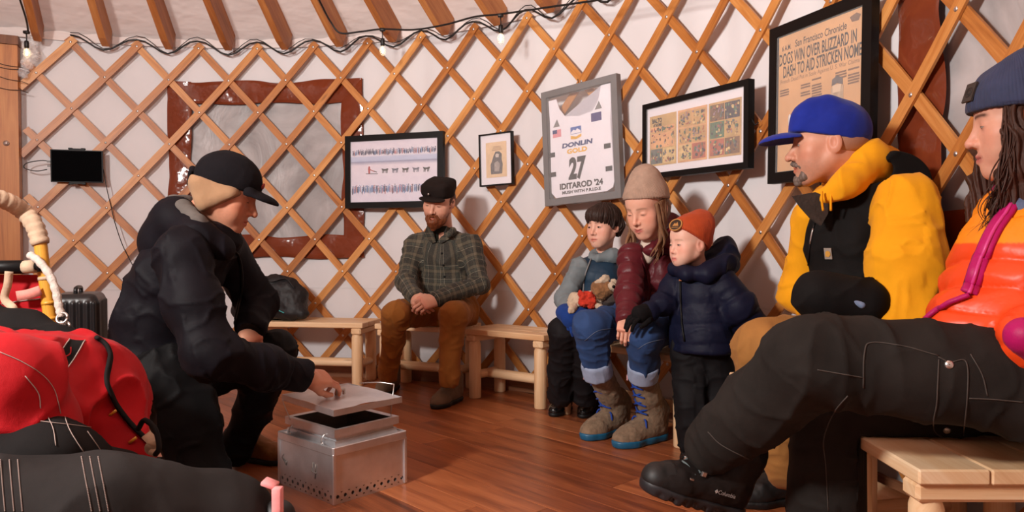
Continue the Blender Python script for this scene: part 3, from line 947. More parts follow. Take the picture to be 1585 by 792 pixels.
# --- comic pages
root, pl, w, h = picture('framed_comic_pages', [(997, 164), (1162, 122.5), (1167, 260), (1002, 278)], .026, .035, M['black'], 'wide black frame with three yellowed comic pages on white mat', inset=.05, yaw=.03, back=M['paper_white'])
pgw = (w - .052 - .05) / 3
M['comic'] = [mat('comic_page_%d' % i, srgb(*c), .7, .18, 14) for i, c in enumerate(((196, 158, 98), (216, 160, 108), (192, 150, 92)))]
cols = [mat('comic_ink_%d' % i, srgb(*c), .7, .25, 40) for i, c in enumerate(((58, 50, 60), (170, 90, 66), (96, 100, 92), (150, 120, 130), (120, 84, 54), (210, 178, 120), (82, 112, 84)))]
for k in range(3):
    x0 = -w / 2 + .026 + .02 + k * (pgw + .006); x1 = x0 + pgw - .004
    z0, z1 = -h / 2 + .026 + .035, h / 2 - .026 - .04
    pg = put('comic_page', [pl.rect(x0, z0, x1, z1, .001, .0005)], M['comic'][k], root, smooth=False)
    rows = 3; figs = {}
    for r in range(rows):
        for cidx in range(1 if (k == 0 and r < 2) else 2):
            nc = 1 if (k == 0 and r < 2) else 2
            a0 = x0 + .008 + cidx * (x1 - x0 - .012) / nc; a1 = a0 + (x1 - x0 - .02) / nc
            b1 = z1 - .01 - r * (z1 - z0 - .014) / rows; b0 = b1 - (z1 - z0 - .03) / rows
            if k == 0 and r == 0: b1 -= .045
            put('comic_panel', [pl.rect(a0, b0, a1, b1, .0018, .0004)], cols[(k * 3 + r * 2 + cidx * 3 + 5) % 7] if rr.random() < .35 else M['comic'][(k + 1) % 3], pg, smooth=False)
            for q in range(26):
                xx, zz = rr.uniform(a0 + .006, a1 - .006), rr.uniform(b0 + .004, b1 - .006)
                figs.setdefault(rr.randrange(7), []).append(blob(xx, zz, min(rr.uniform(.002, .009), xx - a0, a1 - xx), min(rr.uniform(.002, .009), zz - b0, b1 - zz), .003 + .0002 * (q % 5)))
    for ci, fg in figs.items(): tag(put('comic_figures', fg, cols[ci], pg, smooth=False), kind='stuff')
    if k == 0:
        put('comic_title', [pl.text('BALTO', x0 + .055, z1 - .025, .07, .022, .0034, .03), pl.text('of NOME', x0 + .058, z1 - .046, .06, .015, .0034, .03)], M['ink'], pg, smooth=False)
put('hanging_wire', [tube([pl.at(w / 2 - .01, .03, -.008), pl.at(w / 2 + .02, -.01, -.006), pl.at(w / 2 + .035, .0, -.008)], .0022, 6)], M['wire'], root)

# --- newspaper front page
root, pl, w, h = picture('framed_newspaper', [(1196.4, 39.7), (1357, -9), (1352.5, 262), (1195.5, 292.5)], .042, .032, M['black'], 'tall black frame with a yellowed newspaper front page behind the blue cap', inset=.045, yaw=.0, back=M['black'])
iw, ih = w / 2 - .048, h / 2 - .046
page = put('front_page', [pl.rect(-iw, -ih, iw, ih, .001, .0006)], M['news'], root, smooth=False)
L_ = .0018
put('masthead', [pl.text('San Francisco Chronicle', .01, ih - .042, iw * 1.22, .027, L_, .012)], M['ink'], page, smooth=False)
put('edition_mark', [pl.text('6 A.M.', -iw + .045, ih - .046, .052, .02, L_, .02)], M['ink'], page, smooth=False)
put('headline', [pl.text('DOGS WIN OVER BLIZZARD IN', -.012, ih - .088, iw * 1.86, .046, L_, .02), pl.text('DASH TO AID STRICKEN NOME', .012, ih - .138, iw * 1.86, .046, L_, .02)], M['ink'], page, smooth=False)
M['ink_soft'] = mat('faded_ink', srgb(112, 78, 52), .8, .2, 50)
put('subheadline', [pl.text('French Dead Put in Scale Against U. S. War Claims', 0, ih - .176, iw * 1.88, .02, L_)], M['ink_soft'], page, smooth=False)
put('printed_emblem', [pl.poly([(iw - .06, ih - .02), (iw - .03, ih - .012), (iw - .01, ih - .022), (iw - .02, ih - .04), (iw - .05, ih - .038)], L_)], M['ink_soft'], page, smooth=False)
lines = []; heads = []
ncol = 7
for c in range(ncol):
    x0 = -iw + .01 + c * (2 * iw - .015) / ncol; x1 = x0 + (2 * iw - .015) / ncol - .006
    z = ih - .195
    while z > -ih + .01:
        if c in (4, 5) and -.02 + ih - .3 < z < ih - .215: z -= .006; continue
        if z > ih - .255 and c not in (1, 4):
            heads.append(pl.rect(x0, z - .006, x1 - rr.uniform(0, .006), z, L_, .0002)) if rr.random() < .75 else None; z -= .0095
        else:
            lines.append(pl.rect(x0, z - .0018, x1 - rr.uniform(0, .012), z, L_ - .0006, .0002)); z -= .0056
        if rr.random() < .02: z -= .012
tag(put('newsprint_lines', lines, mat('fine_newsprint_ink', srgb(176, 128, 84), .8, .1, 50), page, smooth=False), kind='stuff')
tag(put('column_headings', heads, M['ink_soft'], page, smooth=False), kind='stuff')
xp, zp = iw * .47, ih - .245
put('printed_portrait', [pl.poly([(xp - .03, zp - .075), (xp + .03, zp - .075), (xp + .03, zp), (xp - .03, zp)], L_)], mat('halftone_page', srgb(176, 150, 122), .7, .2, 40), page, smooth=False)
put('printed_fur_hat', [pl.poly([(xp - .026, zp + .004), (xp - .024, zp + .028), (xp, zp + .038), (xp + .026, zp + .026), (xp + .028, zp + .002), (xp, zp + .012)], L_ + .001)], M['printgrey'], page, smooth=False)
put('printed_face', [pl.poly([(xp - .02, zp - .02), (xp + .018, zp - .02), (xp + .022, zp + .006), (xp - .022, zp + .008)], L_ + .001)], mat('halftone_face', srgb(214, 186, 156), .7), page, smooth=False)
put('printed_boots', [pl.poly([(xp - .03, zp - .09), (xp - .008, zp - .09), (xp - .012, zp - .06), (xp - .03, zp - .055)], L_ + .001), pl.poly([(xp + .01, zp - .085), (xp + .032, zp - .085), (xp + .032, zp - .05), (xp + .012, zp - .06)], L_ + .001)], M['printgrey'], page, smooth=False)

# --- black screen with cable
pl, w, h = wall_plane([(79, 231.5), (160, 233.5), (160, 283.5), (79, 281.5)], .04)
root = empty('tablet_screen', pl.at(0, -h / 2, 0)); tag(root, 'small black screen clamped to the lattice near the door', 'screen')
put('screen_body', [box(pl.at(0, 0, .008), (w / 2, .008, h / 2), pl.M(), .002)], M['black_plastic'], root, smooth=False)
put('screen_glass', [pl.rect(-w / 2 + .006, -h / 2 + .006, w / 2 - .006, h / 2 - .006, .0165, .0005)], mat('dark_screen', srgb(4, 4, 5), .75, .1, spec=.03), root, smooth=False)
for z in (h / 2 + .004, -h / 2 - .004):
    put('clamp', [box(pl.at(-.0, z, .006), (.045, .009, .006), pl.M(), .002), box(pl.at(-.035, z + .004 * np.sign(z), .006), (.012, .01, .005), pl.M(), .002), box(pl.at(.035, z + .004 * np.sign(z), .006), (.012, .01, .005), pl.M(), .002)], M['black_plastic'], root, smooth=False)
put('bracket', [box(pl.at(0, 0, -.008), (.05, .008, .04), pl.M(), .003)], M['black_plastic'], root, smooth=False)
put('cable_loop', [tube(spline([pl.at(-w / 2 + .01, .025, .004), pl.at(-w / 2 - .05, .03, .01), pl.at(-w / 2 - .125, .012, .012), pl.at(-w / 2 - .14, -.018, .012), pl.at(-w / 2 - .08, -.035, .01), pl.at(-w / 2 - .02, -.024, .006)], 8), .0032, 6)], M['wire'], root)
put('plug', [box(pl.at(-w / 2 - .008, .026, .006), (.012, .005, .006), pl.M(), .001), box(pl.at(-w / 2 - .008, -.002, .006), (.01, .005, .005), pl.M(), .001)], M['grey_frame'], root, smooth=False)
pts = [cyl(*((lambda q: (q[0], R - .022, q[1]))(WX(x, y, .022)))) for x, y in ((160, 262), (165, 290), (172, 320), (178, 345), (190, 380), (204, 408), (214, 432), (216, 480), (216, 540))]
tag(put('power_cord', [tube(spline(pts, 6), .0026, 6)], M['wire']), 'thin grey cord hanging from the small black screen', 'cord')

# --- cable along the lattice tops, string lights
cc = []
for c in np.arange(0.0, 40.01, .25):
    dip = (.5 - .5 * math.cos(c * PI)); cc.append(W(c, .80 + .40 * dip ** 1.2, .018 + .012 * math.sin(c * 2)))
cb = put('lattice_cable', [tube(cc, .0055, 6)], M['wire']); tag(cb, 'black cable draped from peak to peak along the lattice top', 'cable')
put('thin_wire', [tube([p + np.array([0, 0, .014 + .012 * math.sin(i * .9)]) for i, p in enumerate(cc)], .0026, 5)], M['wire'], cb)
def lightstring(name, label, path, bulbs):
    root = empty(name, path[0]); tag(root, label, 'string light', 'festoon string lights')
    put('wire', [tube(spline(path, 8), .0055, 7)], M['wire'], root)
    for p in bulbs:
        p = np.asarray(p)
        sk = put('socket', [box(p, (.016, .012, .009), None, .003), tube([p, p - [0, 0, .055]], .0035, 6), lathe([(.001, -.05), (.011, -.052), (.013, -.06), (.013, -.092), (.009, -.096), (.001, -.097)], 12, c=p)], M['wire'], root)
        b = put('bulb', [lathe([(.009, -.096), (.017, -.112), (.0195, -.126), (.017, -.142), (.010, -.154), (.001, -.158)], 14, c=p)], M['bulb_glass'], root)
        put('filament', [lathe([(.001, -.1), (.0045, -.105), (.005, -.135), (.001, -.14)], 8, c=p)], M['filament'], b)
def PWall(x, y, ins): q = WX(x, y, ins); return cyl(q[0], R - ins, q[1])
pp = [PWall(484, -22, .48), PWall(497, 6, .38), PWall(512, 34, .30), PWall(527, 51, .27), PWall(558, 49, .26), PWall(592, 45, .26), PWall(640, 46, .26), PWall(690, 38, .26), PWall(735, 26, .27), PWall(774, 22, .27), PWall(850, 11, .27), PWall(925, 0, .27), PWall(1000, -14, .27), PWall(1080, -34, .27)]
lightstring('string_light', 'black string light swagged across the rafters with two glowing bulbs', pp, [PWall(592, 46, .26), PWall(775, 24, .27)])
pp = [PWall(14, -60, .5), PWall(28, -10, .4), PWall(40, 28, .25), PWall(44, 50, .13)]
lightstring('string_light', 'black string light running down the rafter above the door post', pp, [PWall(44, 50, .13) - [.012, 0, .0]])
# plastic bag pushed behind the rafter end
s = Solid(.006)
for x, y, r in ((44, 72, .035), (50, 84, .04), (42, 98, .035), (36, 112, .028), (52, 62, .03)): s.ball(PWall(x, y, .05), r, .02)
V, F = s.build(); V = V + normals(V, F) * (.012 * fbm(V * 45, 3))[:, None]
tag(put('plastic_bag', [(V, F)], glass('clear_plastic', (.95, .93, .95), .28, .12)), 'crumpled clear plastic bag stuffed behind the corner rafter end', 'plastic bag')
# loose wires around the door post
ww = empty('wrapped_wire', PWall(10, 120, .06)); tag(ww, 'thin wires wound round the top of the door post', 'wire')
for k, (y0, y1) in enumerate(((98, 104), (104, 108), (118, 126), (136, 140))):
    p0, p1 = PWall(-8, y0 - 2, .062), PWall(32, y1, .064)
    put('strand', [tube(spline([p0, .5 * (p0 + p1) + [0, 0, -.006], p1, PWall(44, y1 + 4, .03)], 5), .002, 5)], M['wire'], ww)
# ------------------------------------------------------------------ log benches
BH = .385
def log(p, q, r0, r1=None, taper=True):
    p, q = np.asarray(p, float), np.asarray(q, float); r1 = r1 or r0
    L = np.linalg.norm(q - p); d = (q - p) / L
    if taper: pts = [p, p + d * .004, p + d * (L - .045), p + d * (L - .012), q]; rs = [r0 * .93, r0, r1, r1 * .72, r1 * .66]
    else: pts = [p, p + d * .004, q - d * .004, q]; rs = [r0 * .93, r0, r1, r1 * .93]
    return tube(pts, rs, 14)
def bench(a, length, rf, rb, label, grp='low peeled log benches round the wall'):
    t = along(a); n = inward(a); rc = (rf + rb) / 2; wd = rb - rf
    C = cyl(a, rc, 0); root = empty('log_bench', C); tag(root, label, 'bench', grp)
    Mx = np.stack([t, -n, [0, 0, 1]], 1)     # x right, y towards wall, z up
    def L(x, y, z): return C + Mx @ np.array([x, y, z])
    npl = 3; pw = wd / npl
    for i in range(npl):
        y = -wd / 2 + pw * (i + .5)
        put('seat_plank', [box(L(0, y, BH - .016), (length / 2, pw / 2 - .0012, .016), Mx, .004)], M['pine'], root, smooth=False)
    for sx in (-1, 1):
        put('end_cleat', [box(L(sx * (length / 2 - .045), 0, BH - .052), (.032, wd / 2 - .004, .02), Mx, .008)], M['pine'], root, smooth=False)
        for sy in (-1, 1):
            put('leg', [log(L(sx * (length / 2 - .05), sy * (wd / 2 - .042), 0), L(sx * (length / 2 - .05), sy * (wd / 2 - .042), BH - .045), .034)], M['pine'], root)
        put('stretcher', [log(L(sx * (length / 2 - .05), -wd / 2 + .05, .125), L(sx * (length / 2 - .05), wd / 2 - .05, .125), .024, None, False)], M['pine'], root)
    put('stretcher', [log(L(-length / 2 + .05, 0, .125), L(length / 2 - .05, 0, .125), .027, None, False)], M['pine'], root)
    return root
bench(1.755, .70, 2.70, 3.00, 'log bench carrying the black bag beside the kneeling man')
bench(2.018, .56, 2.70, 3.00, 'log bench the man in the plaid shirt sits on')
bench(2.240, .55, 2.70, 3.00, 'empty log bench between the plaid shirt man and the boy')
bench(2.520, .86, 2.68, 3.00, 'log bench the boy and the woman in tall felt boots share')
bench(2.950, .72, 2.62, 2.98, 'log bench under the man in the yellow hoodie')
bench(3.170, .42, 2.555, 2.99, 'pale wooden bench at the right edge under black work trousers')

# ------------------------------------------------------------------ black bag on the bench
def bvh_of(V, F):
    from mathutils.bvhtree import BVHTree
    return BVHTree.FromPolygons([Vector(v) for v in V], [list(map(int, f)) for f in F])
def hit(bvh, x, y, lift=.003):
    """point of a built surface in line with a place in the photo, lifted off it"""
    d = Vector(ray(x, y)).normalized(); o = Vector((0, 0, CAMH))
    p, n, i, ds = bvh.ray_cast(o, d)
    if p is None: return None
    if n.dot(d) > 0: n = -n
    return np.array(p + n * lift)
def trace(bvh, pts, lift=.003, n=8):
    pp = spline([(x, y, 0) for x, y in pts], n)
    out = [hit(bvh, q[0], q[1], lift) for q in pp]
    return [q for q in out if q is not None]

M['bagblack'] = mat('black_nylon', srgb(20, 19, 22), .6, .2, 12, bstr=.4, bscale=30, bdist=.006)
s = Solid(.007)
bc = cyl(1.685, 2.84, BH)
tx = along(1.70); ny = inward(1.70)
def B(x, y, z): return bc + tx * x + ny * y + np.array([0, 0, z])
s.rbox(B(-.12, .0, .10), (.22, .11, .095), np.stack([tx, -ny, [0, 0, 1]], 1), .06, .03)
s.cone(B(-.25, .02, .19), B(.02, .03, .20), .085, .065, .05); s.cone(B(-.05, .02, .22), B(.09, .02, .15), .05, .05, .05)
s.cone(B(.0, .05, .10), B(.13, .07, .045), .07, .035, .05)
s.cone(B(.05, -.04, .16), B(.10, .0, .07), .03, .025, .05)
V, F = s.build(); V = V + normals(V, F) * (.010 * fbm(V * 16, 3))[:, None]
V[:, 2] = np.maximum(V[:, 2], BH + .001)
root = empty('duffel_bag', bc); tag(root, 'slumped black bag with a teal zip on the log bench', 'bag')
put('bag_body', [(V, F)], M['bagblack'], root)
bv = bvh_of(V, F)
tl = mat('teal_zip', srgb(60, 160, 160), .4)
z = trace(bv, [(402, 462), (414, 468), (428, 478), (440, 484)], .003, 5)
if len(z) > 2: put('zip', [tube(z, .003, 5)], tl, root)
z = trace(bv, [(398, 430), (420, 436), (442, 432), (456, 446)], .006, 6)
if len(z) > 2: put('strap', [tube(z, .009, 6, flat=.4)], M['bagblack'], root)

# ------------------------------------------------------------------ ribbed suitcase
sc = P(122, 500, 3.3); sc[2] = 0
yv = nrm(np.array([.55, -.83, 0])); xv = np.array([.83, .55, 0])
yv = nrm(inward(1.25) * .3 + np.array([.35, -.9, 0])); xv = np.cross(yv, [0, 0, 1]); Mx = np.stack([xv, yv, [0, 0, 1]], 1)
root = empty('suitcase', sc); tag(root, 'black ribbed hard-shell suitcase standing behind the sled handle', 'suitcase')
M['case'] = mat('black_polycarbonate', srgb(26, 26, 28), .32, .12, rvar=.08)
s = Solid(.006)
s.rbox(sc + [0, 0, .345], (.095, .125, .295), Mx, .035, .004)
for k in range(-3, 4):
    for sy in (-1, 1): s.rbox(sc + yv * (sy * .125) + xv * (k * .027) + [0, 0, .345], (.0085, .008, .262), Mx, .008, .004)
for k in range(-3, 4):
    for sx in (-1, 1): s.rbox(sc + xv * (sx * .095) + yv * (k * .032) + [0, 0, .345], (.007, .009, .262), Mx, .007, .004)
put('shell', [s.build()], M['case'], root)
for sx in (-1, 1):
    for sy in (-1, 1):
        c = sc + xv * (sx * .06) + yv * (sy * .09) + [0, 0, .024]
        put('wheel', [lathe([(.001, -.011), (.022, -.011), (.024, 0), (.022, .011), (.001, .011)], 12, np.stack([yv, [0, 0, 1.], xv], 1), c), box(c + [0, 0, .02], (.016, .02, .012), Mx, .004)], M['black_plastic'], root)
put('top_handle', [tube(spline([sc + yv * -.06 + [0, 0, .638], sc + yv * -.05 + [0, 0, .662], sc + yv * .05 + [0, 0, .662], sc + yv * .06 + [0, 0, .638]], 5), .009, 8)], M['case'], root)

# ------------------------------------------------------------------ dog food cooker
k0, kr, kl = PZ(517, 782), PZ(627, 747.5), PZ(444, 745)
ex = nrm(kr - k0); S_ = .30
ey = np.array([-ex[1], ex[0], 0]);
if ey @ (kl - k0) < 0: ey = -ey
wx, wy = np.linalg.norm(kr - k0), abs((kl - k0) @ ey)
Mk = np.stack([ex, ey, [0, 0, 1]], 1)
def K(x, y, z): return k0 + ex * x + ey * y + np.array([0, 0, z])
kc = K(wx / 2, wy / 2, 0)
def alu(name, col, rough):
    m, t, b = _nt(name); c = coord(t)
    f = tex(t, c, 9, 5); g = tex(t, c, 60, 3, (1, 1, .2))
    t.links.new(ramp(t, f, [(.3, tuple(x * .72 for x in col)), (.7, col)]), b.inputs['Base Color'])
    b.inputs['Metallic'].default_value = .92
    r = N(t, 'MapRange'); r.inputs[3].default_value = rough - .1; r.inputs[4].default_value = rough + .16; t.links.new(math_(t, 'ADD', math_(t, 'MULTIPLY', f, .6), math_(t, 'MULTIPLY', g, .4)), r.inputs[0]); t.links.new(r.outputs[0], b.inputs['Roughness'])
    bump(t, b, f, .12, .01)
    return m
M['alu'] = alu('dull_aluminium', (.82, .82, .84), .36); M['alu_dark'] = alu('dark_aluminium', (.30, .27, .24), .45)  # darker aluminium for the cooker's inside faces and scratched marks
cook = empty('dog_food_cooker', kc); tag(cook, 'square aluminium cooker with vent holes on the plank floor', 'cooker')
HB = .188; TH = .0025
def wall_holes(o, ux, uz, n_in, width, z0, z1, nh, zc, rad):
    """panel from o along ux with a row of round holes"""
    V, F = [], []
    def v(x, z): V.append(o + ux * x + uz * z); return len(V) - 1
    cw = width / nh; half = cw / 2; zh = min(half, zc - z0)
    for i in range(nh):
        xc = (i + .5) * cw; m = 16; out = []; inn = []; back = []
        for j in range(m):
            a = 2 * PI * (j + .5) / m; ca, sa = math.cos(a), math.sin(a); q = 1 / max(abs(ca), abs(sa))
            out.append(v(xc + half * ca * q, zc + zh * sa * q)); inn.append(v(xc + rad * ca, zc + rad * sa))
            V.append(o + ux * (xc + rad * ca) + uz * (zc + rad * sa) + n_in * .004); back.append(len(V) - 1)
        for j in range(m):
            k = (j + 1) % m
            F.append((out[j], out[k], inn[k], inn[j])); F.append((inn[j], inn[k], back[k], back[j]))
    a = [v(0, zc + zh), v(width, zc + zh), v(width, z1), v(0, z1)]; F.append(tuple(a))
    if zc - zh > z0 + 1e-4:
        a = [v(0, z0), v(width, z0), v(width, zc - zh), v(0, zc - zh)]; F.append(tuple(a))
    return np.array(V), np.array(F)
up = np.array([0, 0, 1.0])
for o, u, n, wd in ((K(0, 0, 0), ex, ey, wx), (K(0, wy, 0), -ey, ex, wy), (K(wx, 0, 0), ey, -ex, wy), (K(wx, wy, 0), -ex, -ey, wx)):
    put('side_panel', [wall_holes(o, u, up, n, wd, 0, HB, 10, .024, .0062)], M['alu'], cook, smooth=False)
    put('hem', [box(o + u * wd / 2 - n * .002 + up * (HB - .014), (wd / 2 + .003, .004, .014), np.stack([u, n, up], 1), .002)], M['alu'], cook, smooth=False)
for x in (0, 1):
    for y in (0, 1): put('corner_angle', [box(K(x * wx, y * wy, HB / 2 - .01), (.006, .006, HB / 2 - .012), Mk, .002)], M['alu'], cook, smooth=False)
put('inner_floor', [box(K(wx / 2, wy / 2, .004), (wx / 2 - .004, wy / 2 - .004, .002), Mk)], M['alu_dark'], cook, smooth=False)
put('dark_liner', [(np.array([K(wx / 2 + sx * (wx / 2 - .012), wy / 2 + sy * (wy / 2 - .012), z) for z in (.003, .12) for sx, sy in ((-1, -1), (1, -1), (1, 1), (-1, 1))]), np.array([(i, (i + 1) % 4, 4 + (i + 1) % 4, 4 + i) for i in range(4)]))], M['alu_dark'], cook, smooth=False)  # added dark liner: its colour stands for the shade behind the vent holes
# shoulder plate and pot
gi = .026
def ring4(hx0, hy0, hx1, hy1, z0, z1):
    """sloped square ring"""
    c = K(wx / 2, wy / 2, 0)
    V = [c + ex * sx * hx0 + ey * sy * hy0 + up * z0 for sx, sy in ((-1, -1), (1, -1), (1, 1), (-1, 1))] + [c + ex * sx * hx1 + ey * sy * hy1 + up * z1 for sx, sy in ((-1, -1), (1, -1), (1, 1), (-1, 1))]
    F = [(i, (i + 1) % 4, 4 + (i + 1) % 4, 4 + i) for i in range(4)]
    return np.array(V), np.array(F)
hx, hy = wx / 2, wy / 2
put('shoulder', [ring4(hx, hy, hx - .018, hy - .018, HB - .004, HB - .012), ring4(hx - .018, hy - .018, hx - .02, hy - .02, HB - .012, HB + .012), ring4(hx - .02, hy - .02, hx - .03, hy - .03, HB + .012, HB + .012)], M['alu'], cook, smooth=False)
pot = put('pot', [ring4(hx - .028, hy - .028, hx - .028, hy - .028, .03, HB + .045), ring4(hx - .014, hy - .014, hx - .014, hy - .014, HB + .026, HB + .052), ring4(hx - .014, hy - .014, hx - .034, hy - .034, HB + .052, HB + .05), ring4(hx - .014, hy - .014, hx - .028, hy - .028, HB + .026, HB + .024)], M['alu'], cook, smooth=False)
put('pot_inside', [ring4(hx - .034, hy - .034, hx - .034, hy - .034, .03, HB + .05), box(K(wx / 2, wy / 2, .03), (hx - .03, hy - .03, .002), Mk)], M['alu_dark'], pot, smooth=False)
for y in (.2, .8):
    put('pot_latch', [tube([K(-.002, wy * y, HB - .004), K(.006, wy * y + .012, HB + .014), K(.010, wy * y, HB + .03)], .0022, 6), tube([K(-.003, wy * y - .01, HB + .004), K(.004, wy * y + .01, HB + .006)], .003, 6)], M['steel'], pot)
# scratched marks on the left panel
def SL(y, z): return K(-.0016, wy - y, z)
put('scratched_mark', [tube([SL(.03, .112), SL(.018, .098), SL(.04, .09)], .0014, 5), tube([SL(.018, .098), SL(.045, .075), SL(.05, .09)], .0014, 5), tube([SL(.215, .118), SL(.205, .085), SL(.235, .085)], .0014, 5), tube([SL(.232, .115), SL(.226, .065)], .0014, 5)], M['alu_dark'], cook)
# lid held above the pot
LID = HB + .052 + .072
lid = empty('cooker_lid', K(wx / 2, wy / 2, LID)); tag(lid, 'thin square metal lid lifted above the cooker by a hand', 'lid')
tilt = .02
def LD(x, y, z): return K(wx / 2 + x, wy / 2 + y, LID + z + tilt * y * 1.5)
def lidtop(u, v):
    x = (2 * u - 1) * (hx - .006); y = (2 * v - 1) * (hy - .006)
    b = -.004 * np.cos(np.pi * (2 * u - 1)) * np.cos(np.pi * (2 * v - 1)) + .002 * noise3(np.c_[u * 5, v * 5, 0 * u])
    return np.array(LD(0, 0, 0)) + np.outer(x, ex) + np.outer(y, ey) + np.outer(b + tilt * y * 1.5, up)
put('lid_plate', [grid(lidtop, 24, 24)[:2]], M['alu'], lid)
put('lid_flange', [(np.array([LD(sx * (hx - .006), sy * (hy - .006), z) for z in (.001, -.02) for sx, sy in ((-1, -1), (1, -1), (1, 1), (-1, 1))]), np.array([(i, 4 + i, 4 + (i + 1) % 4, (i + 1) % 4) for i in range(4)]))], M['alu'], lid, smooth=False)
KNOB = LD(.005, .012, .016)
put('lid_knob', [box(KNOB + up * .004, (.016, .006, .005), Mk, .002), box(KNOB - ex * .013 - up * .006, (.003, .006, .01), Mk, .001), box(KNOB + ex * .013 - up * .006, (.003, .006, .01), Mk, .001)], M['steel'], lid, smooth=False)
q = [K(wx - .03, wy * .75, HB + .045), K(wx + .005, wy * .8, LID + .05), K(wx * .55, wy + .0, LID + .085), K(.1, wy - .02, LID + .09)]
bail = put('wire_bail', [tube([K(wx - .016, .06, HB + .04), K(wx - .006, .05, LID + .035)], .0018, 6), tube(spline([K(wx - .006, .05, LID + .035), K(wx * .88, wy * .3, LID + .04), K(wx * .8, wy * .55, LID + .03)], 6), .0018, 6)], M['steel'], pot)
put('wire_bail', [tube(spline([K(.016, wy - .05, HB + .04), K(.004, wy - .03, HB + .09), K(.0, wy - .02, LID - .01)], 6), .0018, 6)], M['steel'], pot)
# ------------------------------------------------------------------ cloth and skin materials
def attr_mat(name, rough=.6, bstr=.25, bscale=40, bdist=.004, sss=0.0, mott=.06, sheen=0.0, fine=0.0, spec=.4, vec=None):
    """colour comes from the 'col' attribute (true colours of the thing), with slight mottling"""
    m, t, b = _nt(name)
    a = N(t, 'Attribute'); a.attribute_name = 'col'
    co = coord(t)
    f = tex(t, co, 30, 3)
    t.links.new(mixc(t, mott, a.outputs['Color'], ramp(t, f, [(.3, (.25, .2, .2)), (.7, (1, 1, 1))]), 'OVERLAY'), b.inputs['Base Color'])
    b.inputs['Roughness'].default_value = rough; b.inputs['Specular IOR Level'].default_value = spec
    if sss:
        b.inputs['Subsurface Weight'].default_value = sss; b.inputs['Subsurface Radius'].default_value = (.012, .005, .003); b.inputs['Subsurface Scale'].default_value = .5
    if sheen: b.inputs['Sheen Weight'].default_value = sheen
    if bstr: bump(t, b, tex(t, co, bscale, 3, vec), bstr, bdist)
    if fine: bump(t, b, tex(t, co, 700, 1), fine, .0012)
    return m
M['skin'] = attr_mat('skin', .5, .12, 220, .0012, .12, .10, spec=.4)
M['eye'] = attr_mat('eye', .15, 0, mott=0.0, spec=.6)
M['knit_attr'] = attr_mat('coloured_cloth', .75, .3, 60, .003, sheen=.2)

def knit(name, col, ribs=260.0, strength=.25, var=.12, rough=.85, sheen=.06):
    m, t, b = _nt(name)
    uv = coord(t, 'uvp'); w = N(t, 'TexWave', wave_type='BANDS', bands_direction='X'); w.inputs['Scale'].default_value = ribs / 6.283; w.inputs['Distortion'].default_value = .4
    t.links.new(uv, w.inputs['Vector'])
    f = tex(t, coord(t), 40, 4)
    t.links.new(ramp(t, f, [(.3, tuple(x * (1 - var) for x in col)), (.7, tuple(min(1, x * (1 + var)) for x in col))]), b.inputs['Base Color'])
    b.inputs['Roughness'].default_value = rough; b.inputs['Sheen Weight'].default_value = sheen
    bump(t, b, w.outputs['Fac'], strength, .003); bump(t, b, tex(t, coord(t), 500, 2), .3, .001)
    return m

def plaid(name):
    m, t, b = _nt(name)
    uv = coord(t, 'uvp'); sp = N(t, 'SeparateXYZ'); t.links.new(uv, sp.inputs[0])
    def stripes(sock, per, off):
        f = math_(t, 'FRACT', math_(t, 'ADD', math_(t, 'DIVIDE', sock, per), off)); return f
    dk, ol, br, lt, gn = srgb(30, 31, 28), srgb(104, 94, 76), srgb(78, 66, 52), srgb(176, 168, 148), srgb(54, 62, 56)
    st = [(0, dk), (.22, ol), (.44, dk), (.50, gn), (.66, dk), (.72, lt), (.75, dk)]
    cu = ramp(t, stripes(sp.outputs[0], .074, .2), st, 'CONSTANT'); cv = ramp(t, stripes(sp.outputs[1], .074, .4), st, 'CONSTANT')
    col = mixc(t, .5, cu, cv); n = tex(t, coord(t), 250, 2)
    t.links.new(mixc(t, .25, col, ramp(t, n, [(.35, dk), (.65, ol)])), b.inputs['Base Color'])
    b.inputs['Roughness'].default_value = .85; b.inputs['Sheen Weight'].default_value = .04
    bump(t, b, tex(t, coord(t), 30, 3), .25, .005)
    return m

def cloth(name, rgb, rough=.75, var=.15, scale=14, bstr=.35, bscale=26, bdist=.006, fine=.25, sheen=.1, spec=.22, **kw):
    if max(rgb) < 60: rgb = tuple(v * .8 for v in rgb); spec = spec * .7; sheen = 0
    return mat(name, srgb(*rgb), rough, var, scale, bstr=bstr, bscale=bscale, bdist=bdist, fine=fine, sheen=sheen * .25, spec=spec, **kw)

# ------------------------------------------------------------------ head
def smooth01(x, a, b): t = np.clip((x - a) / (b - a), 0, 1); return t * t * (3 - 2 * t)

